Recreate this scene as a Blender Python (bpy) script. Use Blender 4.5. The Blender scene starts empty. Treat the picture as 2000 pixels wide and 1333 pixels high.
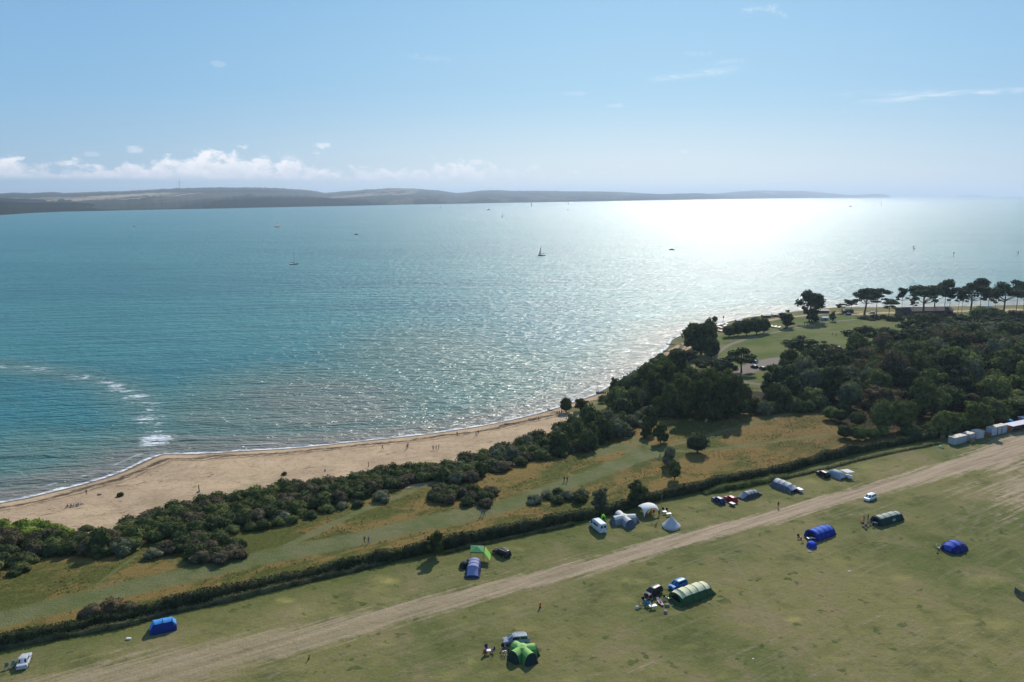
import bpy, math, random
import numpy as np
from mathutils import Vector, Matrix
R = math.radians
random.seed(7)
RNG = np.random.default_rng(11)
SC = bpy.context.scene
COL = SC.collection

# ------------------------------------------------------------------ camera
F = 1555.5                      # focal length in pixels of a 2000 px wide frame
PITCH = math.atan(286.0 / F)
GZ = 4.5                        # height of the camping field above the sea
CZ = GZ + 80.0
cam = bpy.data.cameras.new('camera'); camo = bpy.data.objects.new('camera', cam); COL.objects.link(camo)
cam.sensor_width = 36.0; cam.lens = 28.0
cam.clip_start = 1.0; cam.clip_end = 400000.0
camo.location = (0, 0, CZ); camo.rotation_euler = (math.pi / 2 - PITCH, 0, 0)
SC.camera = camo

# ------------------------------------------------------------------ exposure
SC.view_settings.view_transform = 'Standard'
SC.view_settings.look = 'None'
SC.view_settings.exposure = 0.0
SC.view_settings.gamma = 1.0
SC.cycles.use_denoising = True
SC.cycles.sample_clamp_indirect = 3.0
SC.cycles.max_bounces = 5
SC.cycles.diffuse_bounces = 2
SC.cycles.glossy_bounces = 2
SC.cycles.transparent_max_bounces = 8
SC.cycles.volume_bounces = 0

# ------------------------------------------------------------------ light
SUN_EL, SUN_AZ = 34.0, 15.5       # azimuth clockwise from the view direction (+Y)
SUN_STRENGTH = 4.6
SKY_STRENGTH = 0.085
sl = bpy.data.lights.new('sun', 'SUN'); sl.energy = SUN_STRENGTH; sl.angle = R(0.53); sl.color = (1.0, 0.94, 0.84)
so = bpy.data.objects.new('sun', sl); COL.objects.link(so)
sd = Vector((math.sin(R(SUN_AZ)) * math.cos(R(SUN_EL)), math.cos(R(SUN_AZ)) * math.cos(R(SUN_EL)), math.sin(R(SUN_EL))))
so.rotation_euler = sd.to_track_quat('Z', 'Y').to_euler()
so.location = (0, 0, 300)


class NT:
    """small helper to write node trees"""
    def __init__(s, tree):
        s.t = tree; s.t.nodes.clear()
    def n(s, typ, props=None, **inp):
        nd = s.t.nodes.new(typ)
        for k, v in (props or {}).items(): setattr(nd, k, v)
        for k, v in inp.items(): s.set(nd, k.replace('_', ' '), v)
        return nd
    def set(s, nd, key, v):
        sock = nd.inputs[int(key)] if key.isdigit() else nd.inputs[key]
        if isinstance(v, bpy.types.NodeSocket): s.t.links.new(v, sock)
        elif isinstance(v, (tuple, list)) and len(v) == 3 and sock.type == 'RGBA': sock.default_value = (*v, 1)
        else: sock.default_value = v
    def m(s, op, a, b=0.0, c=0.0, clamp=False):
        nd = s.t.nodes.new('ShaderNodeMath'); nd.operation = op; nd.use_clamp = clamp
        for i, v in enumerate((a, b, c)):
            if i < len(nd.inputs):
                if isinstance(v, bpy.types.NodeSocket): s.t.links.new(v, nd.inputs[i])
                else: nd.inputs[i].default_value = v
        return nd.outputs[0]
    def ss(s, x, lo, hi, a=0.0, b=1.0):
        nd = s.t.nodes.new('ShaderNodeMapRange'); nd.interpolation_type = 'SMOOTHSTEP'
        for k, v in (('Value', x), ('From Min', lo), ('From Max', hi), ('To Min', a), ('To Max', b)): s.set(nd, k, v)
        return nd.outputs[0]
    def mix(s, f, a, b, mode='MIX'):
        nd = s.t.nodes.new('ShaderNodeMix'); nd.data_type = 'RGBA'; nd.blend_type = mode
        for idx, v in ((0, f), (6, a), (7, b)):
            sock = nd.inputs[idx]
            if isinstance(v, bpy.types.NodeSocket): s.t.links.new(v, sock)
            elif isinstance(v, (tuple, list)): sock.default_value = (*v[:3], 1)
            else: sock.default_value = v
        return nd.outputs[2]
    def noise(s, vec, scale, detail=4.0, rough=0.55, dist=0.0, dim='3D', w=0.0, out=0):
        nd = s.t.nodes.new('ShaderNodeTexNoise'); nd.noise_dimensions = dim
        if vec is not None: s.t.links.new(vec, nd.inputs['Vector'])
        nd.inputs['Scale'].default_value = scale; nd.inputs['Detail'].default_value = detail
        nd.inputs['Roughness'].default_value = rough; nd.inputs['Distortion'].default_value = dist
        if dim == '4D': nd.inputs['W'].default_value = w
        return nd.outputs[out]
    def mapping(s, vec, scale=(1, 1, 1), rot=(0, 0, 0), loc=(0, 0, 0)):
        nd = s.t.nodes.new('ShaderNodeMapping'); s.t.links.new(vec, nd.inputs['Vector'])
        nd.inputs['Scale'].default_value = scale; nd.inputs['Rotation'].default_value = rot; nd.inputs['Location'].default_value = loc
        return nd.outputs[0]
    def xyz(s, x=0.0, y=0.0, z=0.0):
        nd = s.t.nodes.new('ShaderNodeCombineXYZ')
        for i, v in enumerate((x, y, z)):
            if isinstance(v, bpy.types.NodeSocket): s.t.links.new(v, nd.inputs[i])
            else: nd.inputs[i].default_value = v
        return nd.outputs[0]
    def sep(s, v):
        nd = s.t.nodes.new('ShaderNodeSeparateXYZ'); s.t.links.new(v, nd.inputs[0]); return nd.outputs
    def attr(s, name):
        nd = s.t.nodes.new('ShaderNodeAttribute'); nd.attribute_name = name; return nd
    def bump(s, h, strength, dist, normal=None):
        nd = s.t.nodes.new('ShaderNodeBump'); nd.inputs['Strength'].default_value = strength; nd.inputs['Distance'].default_value = dist
        s.t.links.new(h, nd.inputs['Height'])
        if normal is not None: s.t.links.new(normal, nd.inputs['Normal'])
        return nd.outputs[0]
    def curve(s, x, pts):
        nd = s.t.nodes.new('ShaderNodeFloatCurve'); s.t.links.new(x, nd.inputs['Value'])
        c = nd.mapping.curves[0]
        while len(c.points) < len(pts): c.points.new(0.5, 0.5)
        for p, (a, b) in zip(c.points, pts): p.location = (a, b); p.handle_type = 'AUTO_CLAMPED'
        nd.mapping.update(); return nd.outputs[0]


def raydir(px, py):
    x = (px - 1000.0) / F; u = (666.5 - py) / F
    return np.array([x, math.cos(PITCH) + u * math.sin(PITCH), -math.sin(PITCH) + u * math.cos(PITCH)])

def azel(px, py):
    d = raydir(px, py); d = d / np.linalg.norm(d)
    return math.atan2(d[0], d[1]), math.asin(d[2])

# ------------------------------------------------------------------ sky and clouds (world)
world = bpy.data.worlds.new('World'); SC.world = world; world.use_nodes = True
w = NT(world.node_tree)
sky = w.n('ShaderNodeTexSky', dict(sky_type='NISHITA', sun_disc=False, sun_elevation=R(SUN_EL), sun_rotation=R(SUN_AZ),
          altitude=80.0, air_density=1.0, dust_density=0.45, ozone_density=2.4))
geo = w.n('ShaderNodeTexCoord')
gx, gy, gz = w.sep(geo.outputs['Generated'])
az = w.m('ARCTAN2', gx, gy); el = w.m('ARCSINE', gz)
tops = [(-300, 318), (0, 306), (25, 303), (60, 328), (90, 322), (140, 318), (190, 320), (215, 341), (240, 322), (300, 316), (370, 309), (440, 300),
        (520, 316), (600, 318), (650, 330), (700, 326), (760, 330), (820, 333), (900, 322), (960, 328), (1050, 334), (1085, 341), (1115, 345), (1200, 350), (1500, 352)]
A0, A1 = -1.0, 1.0
pts = []
for px, py in tops:
    a, e = azel(px, py); pts.append(((a - A0) / (A1 - A0), e * 10.0))
pts = [(0.0, 0.3)] + pts + [(0.9, 0.1)]
env = w.m('MULTIPLY', w.curve(w.m('MULTIPLY_ADD', az, 1 / (A1 - A0), -A0 / (A1 - A0)), pts), 0.1)
cv = w.xyz(w.m('MULTIPLY', az, 1.0), w.m('MULTIPLY', el, 1.5), 0.0)
n1 = w.noise(cv, 46.0, 9.0, 0.60, 0.25)
n2 = w.noise(cv, 14.0, 3.0, 0.5)
dens = w.m('ADD', w.m('MULTIPLY', w.m('SUBTRACT', env, el), 55.0), w.m('ADD', w.m('MULTIPLY', w.m('SUBTRACT', n1, 0.5), 4.4), w.m('MULTIPLY', w.m('SUBTRACT', n2, 0.52), 1.9)))
cm = w.ss(dens, -0.30, 0.65)
base_el = azel(500, 352)[1]
cm = w.m('MULTIPLY', cm, w.ss(w.m('ADD', el, w.m('MULTIPLY', w.m('SUBTRACT', n1, 0.5), 0.004)), base_el - 0.003, base_el + 0.004))
fade = w.ss(az, azel(1020, 340)[0], azel(1110, 340)[0], 1.0, 0.0)
cm = w.m('MULTIPLY', cm, fade)
cm = w.m('MULTIPLY', cm, w.ss(az, azel(300, 340)[0], azel(900, 340)[0], 0.95, 0.80))
# shading inside the clouds: brighter tops, lilac-grey bases
shade = w.ss(w.m('ADD', w.m('MULTIPLY', w.m('SUBTRACT', el, base_el), 22.0), w.m('MULTIPLY', w.noise(cv, 60.0, 6.0, 0.6), 0.9)), 0.1, 1.15)
ccol = w.mix(shade, (0.62, 0.68, 0.80), (1.12, 1.10, 1.12))
# small lone puffs
def puff(px, py, rx, ry, k):
    a, e = azel(px, py)
    d = w.m('ADD', w.m('POWER', w.m('MULTIPLY', w.m('SUBTRACT', az, a), F / rx), 2.0), w.m('POWER', w.m('MULTIPLY', w.m('SUBTRACT', el, e), F / ry), 2.0))
    return w.m('MULTIPLY', w.ss(w.m('ADD', d, w.m('MULTIPLY', w.m('SUBTRACT', n1, 0.5), 5.0)), 0.0, 1.3, 1.0, 0.0), k)
for q in ((628, 286, 17, 7, 0.6), (262, 293, 16, 7, 0.35), (1122, 338, 15, 5, 0.75), (1180, 342, 12, 4, 0.4), (932, 317, 15, 6, 0.4), (425, 124, 14, 5, 0.12),
          (565, 311, 16, 8, 0.3), (174, 300, 14, 5, 0.2), (1335, 295, 10, 5, 0.2), (1210, 325, 12, 5, 0.25), (1200, 207, 16, 5, 0.2), (1120, 184, 20, 5, 0.14)):
    cm = w.m('MAXIMUM', cm, puff(*q))
# thin high streaks
def streak(x0, y0, x1, y1, wd, k, seed):
    a0, e0 = azel(x0, y0); a1, e1 = azel(x1, y1)
    L = math.hypot(a1 - a0, e1 - e0); ux, uy = (a1 - a0) / L, (e1 - e0) / L
    u = w.m('ADD', w.m('MULTIPLY', w.m('SUBTRACT', az, a0), ux / L), w.m('MULTIPLY', w.m('SUBTRACT', el, e0), uy / L))
    v = w.m('ADD', w.m('MULTIPLY', w.m('SUBTRACT', az, a0), -uy), w.m('MULTIPLY', w.m('SUBTRACT', el, e0), ux))
    nz = w.noise(w.xyz(w.m('MULTIPLY', u, 3.0 + seed), w.m('MULTIPLY', v, 190.0), seed * 3.7), 1.0, 5.0, 0.62, 0.5)
    bend = w.m('MULTIPLY', w.m('SUBTRACT', w.noise(w.xyz(w.m('MULTIPLY', u, 1.5), seed * 1.0, 0.0), 1.0, 1.0), 0.5), wd / F * 2.0)
    prof = w.ss(w.m('ABSOLUTE', w.m('ADD', v, bend)), 0.0, wd / F, 1.0, 0.0)
    ends = w.m('MULTIPLY', w.ss(u, 0.0, 0.25), w.ss(u, 0.75, 1.0, 1.0, 0.0))
    return w.m('MULTIPLY', w.m('MULTIPLY', prof, ends), w.m('MULTIPLY', w.ss(nz, 0.32, 0.75), k))
for q in ((1255, 157, 1460, 133, 9, 0.42, 1), (1600, 188, 1880, 180, 9, 0.22, 2), (1650, 202, 2080, 166, 7, 0.5, 3), (1440, 24, 1530, 12, 8, 0.35, 4),
          (1500, 18, 1545, 34, 6, 0.2, 5), (1330, 104, 1400, 106, 6, 0.18, 6), (1390, 124, 1460, 118, 6, 0.22, 7), (760, 100, 900, 122, 8, 0.16, 8)):
    cm = w.m('MAXIMUM', cm, streak(*q))
sk = w.mix(1.0, sky.outputs[0], (SKY_STRENGTH,) * 3, 'MULTIPLY')
# the maritime sky is paler and bluer low down than the model's
low = w.ss(el, 0.0, 0.30, 1.0, 0.0)
side = w.ss(w.m('ABSOLUTE', w.m('SUBTRACT', az, R(8))), 0.0, 0.75, 1.0, 0.0)
hcol = w.mix(side, (0.36, 0.56, 0.74), (0.74, 0.84, 0.90))
mid = w.mix(side, (0.25, 0.50, 0.77), (0.40, 0.67, 0.88))
pal = w.mix(w.ss(el, 0.0, 0.13), hcol, mid)
pal = w.mix(w.ss(el, 0.08, 0.30), pal, w.mix(side, (0.19, 0.42, 0.73), (0.28, 0.56, 0.85)))
pal = w.mix(w.ss(el, 0.28, 0.75), pal, (0.13, 0.24, 0.44))
sk = w.mix(0.88, sk, pal)
SKYMIX = w.mix(cm, sk, ccol)
bg = w.n('ShaderNodeBackground', Color=SKYMIX, Strength=1.0)
w.n('ShaderNodeOutputWorld', Surface=bg.outputs[0])

# ------------------------------------------------------------------ geography
def onplane(px, py, z):
    d = raydir(px, py); t = (z - CZ) / d[2]
    return np.array([d[0] * t, d[1] * t])

shore_px = [(-60, 996), (0, 982), (50, 973), (100, 961), (150, 949), (200, 935), (240, 921), (270, 906), (300, 893), (318, 887), (345, 887), (400, 886), (470, 881), (550, 877), (600, 873),
            (700, 862), (800, 852), (870, 843), (940, 832), (1000, 820), (1050, 808), (1090, 796), (1130, 782), (1165, 770), (1200, 748), (1235, 728), (1270, 705), (1292, 690),
            (1305, 678), (1312, 664), (1330, 655), (1350, 645), (1385, 640), (1420, 629), (1460, 620), (1520, 612), (1580, 605), (1640, 600), (1720, 600), (1800, 599),
            (1900, 598), (2000, 595)]
SH = [onplane(x, y, 0.0) for x, y in shore_px]
e0 = SH[0] + (SH[1] - SH[4]) * 0 + np.array([-60.0, -28.0])
SH = [np.array([-1500.0, -900.0]), np.array([-520.0, -60.0]), np.array([-230.0, 150.0])] + SH + [SH[-1] + np.array([120.0, 60.0]), SH[-1] + np.array([600.0, 160.0]), np.array([3500.0, 1500.0])]
SH = np.array(SH)
LANDPOLY = np.vstack([SH, [[3500, -1500], [-1500, -1500]]])

def seg_dist(P, poly):
    best = np.full(len(P), 1e18)
    for a, b in zip(poly[:-1], poly[1:]):
        ab = b - a; t = np.clip(((P - a) @ ab) / max(ab @ ab, 1e-9), 0, 1)
        d = P - a - t[:, None] * ab
        best = np.minimum(best, (d * d).sum(1))
    return np.sqrt(best)

def inside(P, poly):
    x, y = P[:, 0], P[:, 1]; res = np.zeros(len(P), bool); n = len(poly)
    for i in range(n):
        x0, y0 = poly[i]; x1, y1 = poly[(i + 1) % n]
        if y0 == y1: continue
        c = ((y0 > y) != (y1 > y)) & (x < (x1 - x0) * (y - y0) / (y1 - y0) + x0)
        res ^= c
    return res

def sdist(P):
    P = np.atleast_2d(np.asarray(P, float)); d = seg_dist(P, SH); return np.where(inside(P, LANDPOLY), d, -d)

def height_from_d(d):
    return np.interp(d, [-400, -30, -3, 0, 3, 18, 40, 58, 75], [-30, -2.2, -0.4, -0.02, 0.35, 1.6, 2.6, 4.0, GZ])

def terrain(x, y):
    return float(height_from_d(sdist([[x, y]]))[0])

def G(px, py):
    z = GZ
    for _ in range(4):
        p = onplane(px, py, z); z = terrain(*p)
    return float(p[0]), float(p[1]), z

def W2(pts, z=GZ):
    return np.array([onplane(x, y, z) for x, y in pts])

def depth_of(x, y, z):
    return y * math.cos(PITCH) + (CZ - z) * math.sin(PITCH)

def ppm(x, y, z):               # reference pixels per metre at a point
    return F / depth_of(x, y, z)

# ------------------------------------------------------------------ objects helpers
def tag(o, label=None, cat=None, group=None, kind=None):
    if label: o['label'] = label
    if cat: o['category'] = cat
    if group: o['group'] = group
    if kind: o['kind'] = kind
    return o

def empty(name, loc, rz=0.0, sc=(1, 1, 1)):
    o = bpy.data.objects.new(name, None); COL.objects.link(o)
    o.location = loc; o.rotation_euler = (0, 0, rz); o.scale = sc; o.empty_display_size = 0.3
    return o

def obj(name, mesh, parent=None, loc=None, rz=None, mat=None, color=None):
    o = bpy.data.objects.new(name, mesh); COL.objects.link(o)
    if parent is not None: o.parent = parent
    if loc is not None: o.location = loc
    if rz is not None: o.rotation_euler = (0, 0, rz)
    if color is not None: o.color = (*color, 1)
    return o

def npmesh(name, V, quads=None, tris=None, mat=None, smooth=False):
    V = np.asarray(V, np.float32); me = bpy.data.meshes.new(name)
    q = np.asarray(quads if quads is not None else np.zeros((0, 4)), np.int32).reshape(-1, 4)
    t = np.asarray(tris if tris is not None else np.zeros((0, 3)), np.int32).reshape(-1, 3)
    me.vertices.add(len(V)); me.vertices.foreach_set('co', V.ravel())
    me.loops.add(q.size + t.size); me.loops.foreach_set('vertex_index', np.concatenate([q.ravel(), t.ravel()]))
    me.polygons.add(len(q) + len(t))
    st = np.concatenate([np.arange(len(q)) * 4, q.size + np.arange(len(t)) * 3]).astype(np.int32)
    me.polygons.foreach_set('loop_start', st)
    me.polygons.foreach_set('loop_total', np.concatenate([np.full(len(q), 4), np.full(len(t), 3)]).astype(np.int32))
    if smooth: me.polygons.foreach_set('use_smooth', np.ones(len(q) + len(t), bool))
    me.update(calc_edges=True)
    if mat is not None: me.materials.append(mat)
    return me

class MB:
    """collects shapes into one mesh"""
    def __init__(s): s.v = []; s.f = []
    def add(s, verts, faces):
        o = len(s.v); s.v += [tuple(map(float, v)) for v in verts]; s.f += [tuple(i + o for i in f) for f in faces]; return s
    def box(s, x0, x1, y0, y1, z0, z1, rot=0.0, c=(0, 0)):
        vs = []
        for z in (z0, z1):
            for x, y in ((x0, y0), (x1, y0), (x1, y1), (x0, y1)):
                ca, sa = math.cos(rot), math.sin(rot); X, Y = x - c[0], y - c[1]
                vs.append((c[0] + X * ca - Y * sa, c[1] + X * sa + Y * ca, z))
        return s.add(vs, [(0, 3, 2, 1), (4, 5, 6, 7), (0, 1, 5, 4), (1, 2, 6, 5), (2, 3, 7, 6), (3, 0, 4, 7)])
    def tube(s, pts, rad, n=6, cap=True):
        pts = [Vector(p) for p in pts]
        if not isinstance(rad, (list, tuple)): rad = [rad] * len(pts)
        vs = []; fs = []
        for i, p in enumerate(pts):
            d = (pts[min(i + 1, len(pts) - 1)] - pts[max(i - 1, 0)]).normalized()
            a = d.orthogonal().normalized() if abs(d.z) < 0.99 else Vector((1, 0, 0)); b = d.cross(a)
            for k in range(n):
                t = 2 * math.pi * k / n; vs.append(p + (a * math.cos(t) + b * math.sin(t)) * rad[i])
        for i in range(len(pts) - 1):
            for k in range(n): fs.append((i * n + k, i * n + (k + 1) % n, (i + 1) * n + (k + 1) % n, (i + 1) * n + k))
        if cap: fs.append(tuple(range(n))[::-1]); fs.append(tuple((len(pts) - 1) * n + k for k in range(n)))
        return s.add(vs, fs)
    def grid(s, P):              # P: rows x cols of points
        n, m = len(P), len(P[0]); vs = [p for r in P for p in r]
        return s.add(vs, [(i * m + j, i * m + j + 1, (i + 1) * m + j + 1, (i + 1) * m + j) for i in range(n - 1) for j in range(m - 1)])
    def mesh(s, name, mat=None, smooth=False):
        me = bpy.data.meshes.new(name); me.from_pydata(s.v, [], s.f)
        if smooth: me.polygons.foreach_set('use_smooth', [True] * len(me.polygons))
        me.update()
        if mat: me.materials.append(mat)
        return me
    def build(s, name, mat, parent=None, smooth=False, **k):
        return obj(name, s.mesh(name, mat, smooth), parent, **k)

MATS = {}
def mat(name, col, rough=0.6, metal=0.0, spec=0.5, var=0.12, scale=3.0, coat=0.0, trans=0.0, bump=0.0):
    if name in MATS: return MATS[name]
    m = bpy.data.materials.new(name); m.use_nodes = True; t = NT(m.node_tree)
    tc = t.n('ShaderNodeTexCoord'); nz = t.noise(tc.outputs['Object'], scale, 4.0, 0.6)
    c = t.mix(t.ss(nz, 0.3, 0.7), tuple(max(0, x * (1 - var)) for x in col), tuple(min(1, x * (1 + var)) for x in col))
    b = t.n('ShaderNodeBsdfPrincipled', Base_Color=c, Roughness=rough, Metallic=metal)
    b.inputs['Specular IOR Level'].default_value = spec
    b.inputs['Coat Weight'].default_value = coat
    if bump: t.set(b, 'Normal', t.bump(t.noise(tc.outputs['Object'], scale * 3, 3.0), 0.5, bump))
    s = b.outputs[0]
    if trans:
        tl = t.n('ShaderNodeBsdfTranslucent', Color=c); mx = t.n('ShaderNodeMixShader', Fac=trans)
        t.set(mx, '1', s); t.set(mx, '2', tl.outputs[0]); s = mx.outputs[0]
    t.n('ShaderNodeOutputMaterial', Surface=s)
    MATS[name] = m; return m

# ================================================================== LARGE STRUCTURE
# ------------------------------------------------------------------ traced lines, laid out on the ground plane
TRACK = [(2150, 800, 7.0), (2000, 874, 8.5), (1900, 904, 5.0), (1800, 930, 4.0), (1700, 957, 3.6), (1620, 978, 3.4), (1540, 1002, 3.3), (1400, 1037, 3.2), (1300, 1063, 3.2), (1200, 1094, 3.2), (1100, 1119, 3.3),
         (1000, 1142, 3.4), (800, 1192, 3.8), (625, 1240, 4.6), (500, 1266, 5.5), (350, 1302, 6.0), (150, 1344, 6.0)]
PATHS = [  # mown strips in the meadow: list of (px,py), half width in metres, strength
    ([(-60, 1222), (0, 1210), (100, 1186), (200, 1162), (350, 1126), (500, 1092), (600, 1073), (700, 1053), (800, 1030), (870, 1012), (950, 998), (1030, 975), (1100, 948), (1180, 918), (1240, 895), (1290, 880)], 3.6, 0.95),
    ([(1290, 880), (1340, 882), (1400, 877), (1480, 868), (1560, 856), (1625, 848)], 0.9, 1.0),
    ([(1290, 874), (1340, 862), (1400, 846), (1480, 823), (1545, 808)], 0.8, 1.0),
    ([(1213, 838), (1235, 852), (1262, 868), (1290, 880)], 1.3, 0.9),
    ([(1170, 880), (1215, 868), (1250, 880), (1290, 880)], 4.5, 0.6),
    ([(520, 1086), (620, 1038), (700, 1000), (760, 975), (820, 950), (850, 938)], 1.1, 1.0),
    ([(1030, 975), (960, 1000), (900, 1020), (850, 1030)], 1.4, 0.8),
    ([(268, 1083), (225, 1115), (185, 1145)], 0.35, 0.8),
    ([(285, 1082), (325, 1090), (372, 1103)], 0.4, 0.9),
    ([(1590, 808), (1600, 822), (1625, 842)], 0.35, 0.8)]
SANDPATH = [
    ([(690, 972), (720, 962), (760, 954), (800, 947), (850, 938)], 1.0), ([(125, 1077), (170, 1070)], 0.8), ([(266, 1068), (276, 1056)], 0.9), ([(215, 1030), (232, 1010)], 1.6),
    ([(1207, 836), (1222, 848)], 1.2), ([(1246, 793), (1270, 783), (1292, 774)], 1.0), ([(1298, 690), (1318, 674), (1345, 660)], 5.0), ([(1350, 651), (1400, 638), (1460, 625), (1530, 614), (1600, 607), (1680, 604)], 2.5), ([(1680, 610), (1760, 608), (1830, 606), (1890, 604), (1990, 600)], 7.0), ([(447, 1050), (474, 1072)], 0.35), ([(200, 1005), (240, 1000)], 3.0)]
GRAVEL = [([(1385, 697), (1402, 680), (1425, 666), (1460, 656), (1500, 649), (1545, 639), (1580, 632), (1640, 626), (1700, 621), (1780, 621)], 1.3)]
PURPLE = [([(1448, 722), (1470, 714), (1490, 708), (1520, 702), (1560, 700), (1640, 692)], 6.0), ([(1450, 743), (1475, 748), (1500, 752)], 1.4),
          ([(1830, 655), (1880, 650), (1950, 655)], 5.0), ([(1855, 668), (1875, 680)], 4.0), ([(1730, 665), (1760, 668)], 3.0)]
LAWNPOLY = W2([(1365, 712), (1390, 690), (1420, 668), (1395, 655), (1420, 640), (1500, 622), (1570, 608), (1700, 603), (1790, 603), (2100, 600), (2200, 640), (2050, 690), (1850, 690), (1740, 690), (1640, 700), (1560, 715), (1500, 760), (1440, 762), (1450, 712)])
SANDPOLY = np.vstack([SH[:24], W2([(1190, 790), (1150, 806), (1100, 824), (1000, 862), (860, 900), (700, 918), (540, 953), (430, 975), (310, 1000), (240, 1020), (215, 1040), (130, 1030), (0, 1012), (-80, 1020)])])
HEDGE_PX = [(-160, 1298), (-60, 1276), (0, 1262), (100, 1242), (200, 1218), (300, 1198), (400, 1173), (500, 1150), (600, 1128), (700, 1105), (800, 1085), (900, 1064), (1000, 1042),
            (1100, 1021), (1200, 1000), (1286, 974), (1400, 949), (1500, 929), (1600, 901), (1700, 878), (1780, 863), (1850, 850), (2000, 812), (2150, 780)]
HEDGE = W2(HEDGE_PX)
MEADOWPOLY = np.vstack([HEDGE, W2([(2200, 740), (1700, 790), (1540, 795), (1290, 800), (1215, 835), (1060, 870), (990, 900), (700, 955), (440, 1010), (280, 1060), (0, 1090), (-200, 1150)])])
STRAW = [(758, 1135, 22, 8, 1.0), (556, 1173, 20, 6, 0.9), (1550, 1210, 16, 7, 1.0), (921, 1293, 10, 6, 0.9), (1690, 912, 20, 6, 0.45), (1582, 940, 18, 5, 0.5), (1010, 1072, 30, 5, 0.4),
         (1355, 985, 22, 6, 0.35), (1640, 1095, 30, 9, 0.35), (1920, 1135, 45, 12, 0.4), (1860, 1210, 60, 14, 0.3), (590, 1195, 24, 10, 0.35), (1255, 1035, 20, 5, 0.3), (1000, 1310, 30, 6, 0.3)]
RP = [(random.Random(i * 7 + 1).uniform(700, 2000), random.Random(i * 5 + 2).uniform(1120, 1330), random.Random(i).uniform(12, 34), random.Random(i * 3).uniform(4, 11), random.Random(i + 9).uniform(0.25, 0.55)) for i in range(26)]
STRAW += RP
BARE = [(330, 1302, 230, 46, 1.0), (160, 1335, 190, 40, 0.85), (560, 1262, 130, 24, 0.6), (820, 1195, 170, 20, 0.4), (1970, 905, 75, 32, 1.15), (1980, 955, 60, 50, 1.0), (1740, 1200, 120, 40, 0.28), (1120, 1095, 60, 10, 0.35), (1680, 985, 60, 8, 0.3),
        (500, 1215, 80, 14, 0.35), (1850, 1250, 150, 40, 0.25), (1460, 1020, 110, 12, 0.5), (1780, 925, 110, 18, 0.5), (1900, 950, 60, 30, 0.5), (1640, 1000, 80, 12, 0.4), (1000, 1118, 120, 10, 0.35), (1300, 1280, 160, 40, 0.25), (1700, 1130, 110, 26, 0.28), (1570, 1075, 60, 14, 0.25), (1620, 925, 60, 8, 0.1)]
TYRES = [[(1430, 1085), (1460, 1140), (1500, 1230), (1530, 1333), (1540, 1400)], [(1445, 1085), (1480, 1145), (1515, 1230), (1548, 1333)], [(1450, 1090), (1530, 1160), (1600, 1215), (1660, 1270), (1690, 1333)],
         [(1300, 1075), (1380, 1068), (1460, 1045), (1560, 1020), (1700, 985), (1850, 958), (2010, 920)], [(1310, 1084), (1390, 1078), (1470, 1054), (1570, 1030), (1710, 993)],
         [(1870, 1040), (1900, 990), (1930, 950), (1990, 900), (2060, 860)], [(1890, 1050), (1925, 990), (1950, 950), (2010, 910)], [(1935, 1050), (1950, 1000), (1980, 960), (2050, 900)],
         [(620, 1290), (720, 1268), (850, 1235), (1000, 1195), (1150, 1150)], [(640, 1302), (760, 1272), (900, 1235), (1060, 1190), (1170, 1155)], [(1100, 1333), (1300, 1290), (1500, 1262), (1750, 1240), (2050, 1190)],
         [(1880, 960), (1930, 1000), (1990, 1020), (2080, 1050)], [(1900, 930), (1950, 985), (2010, 1000)], [(700, 1215), (640, 1250), (560, 1300), (500, 1345)]]

def ell(P, px, py, rx, ry):      # soft elliptical patch, radii given in reference pixels, on the ground
    c = onplane(px, py, GZ); ax = onplane(px + rx, py, GZ) - c; ay = onplane(px, py - ry, GZ) - c
    M = np.linalg.inv(np.array([ax, ay]).T); q = (P - c) @ M.T
    return np.clip(1.25 - np.sqrt((q ** 2).sum(1)), 0, 1) ** 0.8

def line_mask(P, pts, hw, soft=0.6):
    d = seg_dist(P, W2(pts)); return np.clip((hw + soft - d) / (2 * soft), 0, 1)

def var_line(P, pts):
    best = np.zeros(len(P))
    L = [(onplane(x, y, GZ), hw) for x, y, hw in pts]
    for (a, ha), (b, hb) in zip(L[:-1], L[1:]):
        ab = b - a; t = np.clip(((P - a) @ ab) / (ab @ ab), 0, 1); d = np.linalg.norm(P - a - t[:, None] * ab, axis=1)
        best = np.maximum(best, np.clip(1.5 - d / (t * hb + (1 - t) * ha), 0, 1))
    return best

# ------------------------------------------------------------------ ground sheet
Ys = [-420, -300, -200, -130, -80, -40, -10, 20, 45, 65, 80]
y = 92.0
while y < 980: Ys.append(y); y += 0.55 * y / 115.0
while y < 2600: Ys.append(y); y *= 1.05
Ys = np.array(Ys)
us = np.concatenate([np.linspace(-1.7, -0.78, 30)[:-1], np.linspace(-0.78, 0.78, 460), np.linspace(0.78, 1.7, 30)[1:]])
YY, UU = np.meshgrid(Ys, us, indexing='ij')
XX = UU * np.maximum(np.abs(YY), 110.0)
XX = UU * np.where(YY < 110, 110.0 + (110 - YY) * 0.6, YY)
P = np.stack([XX.ravel(), YY.ravel()], 1)
dsh = sdist(P)
zz = height_from_d(dsh)
und = np.sin(P[:, 0] * 0.031 + 1.3) * np.sin(P[:, 1] * 0.027 + 0.4) * 0.35 + np.sin(P[:, 0] * 0.11 + P[:, 1] * 0.07) * 0.06
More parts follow.
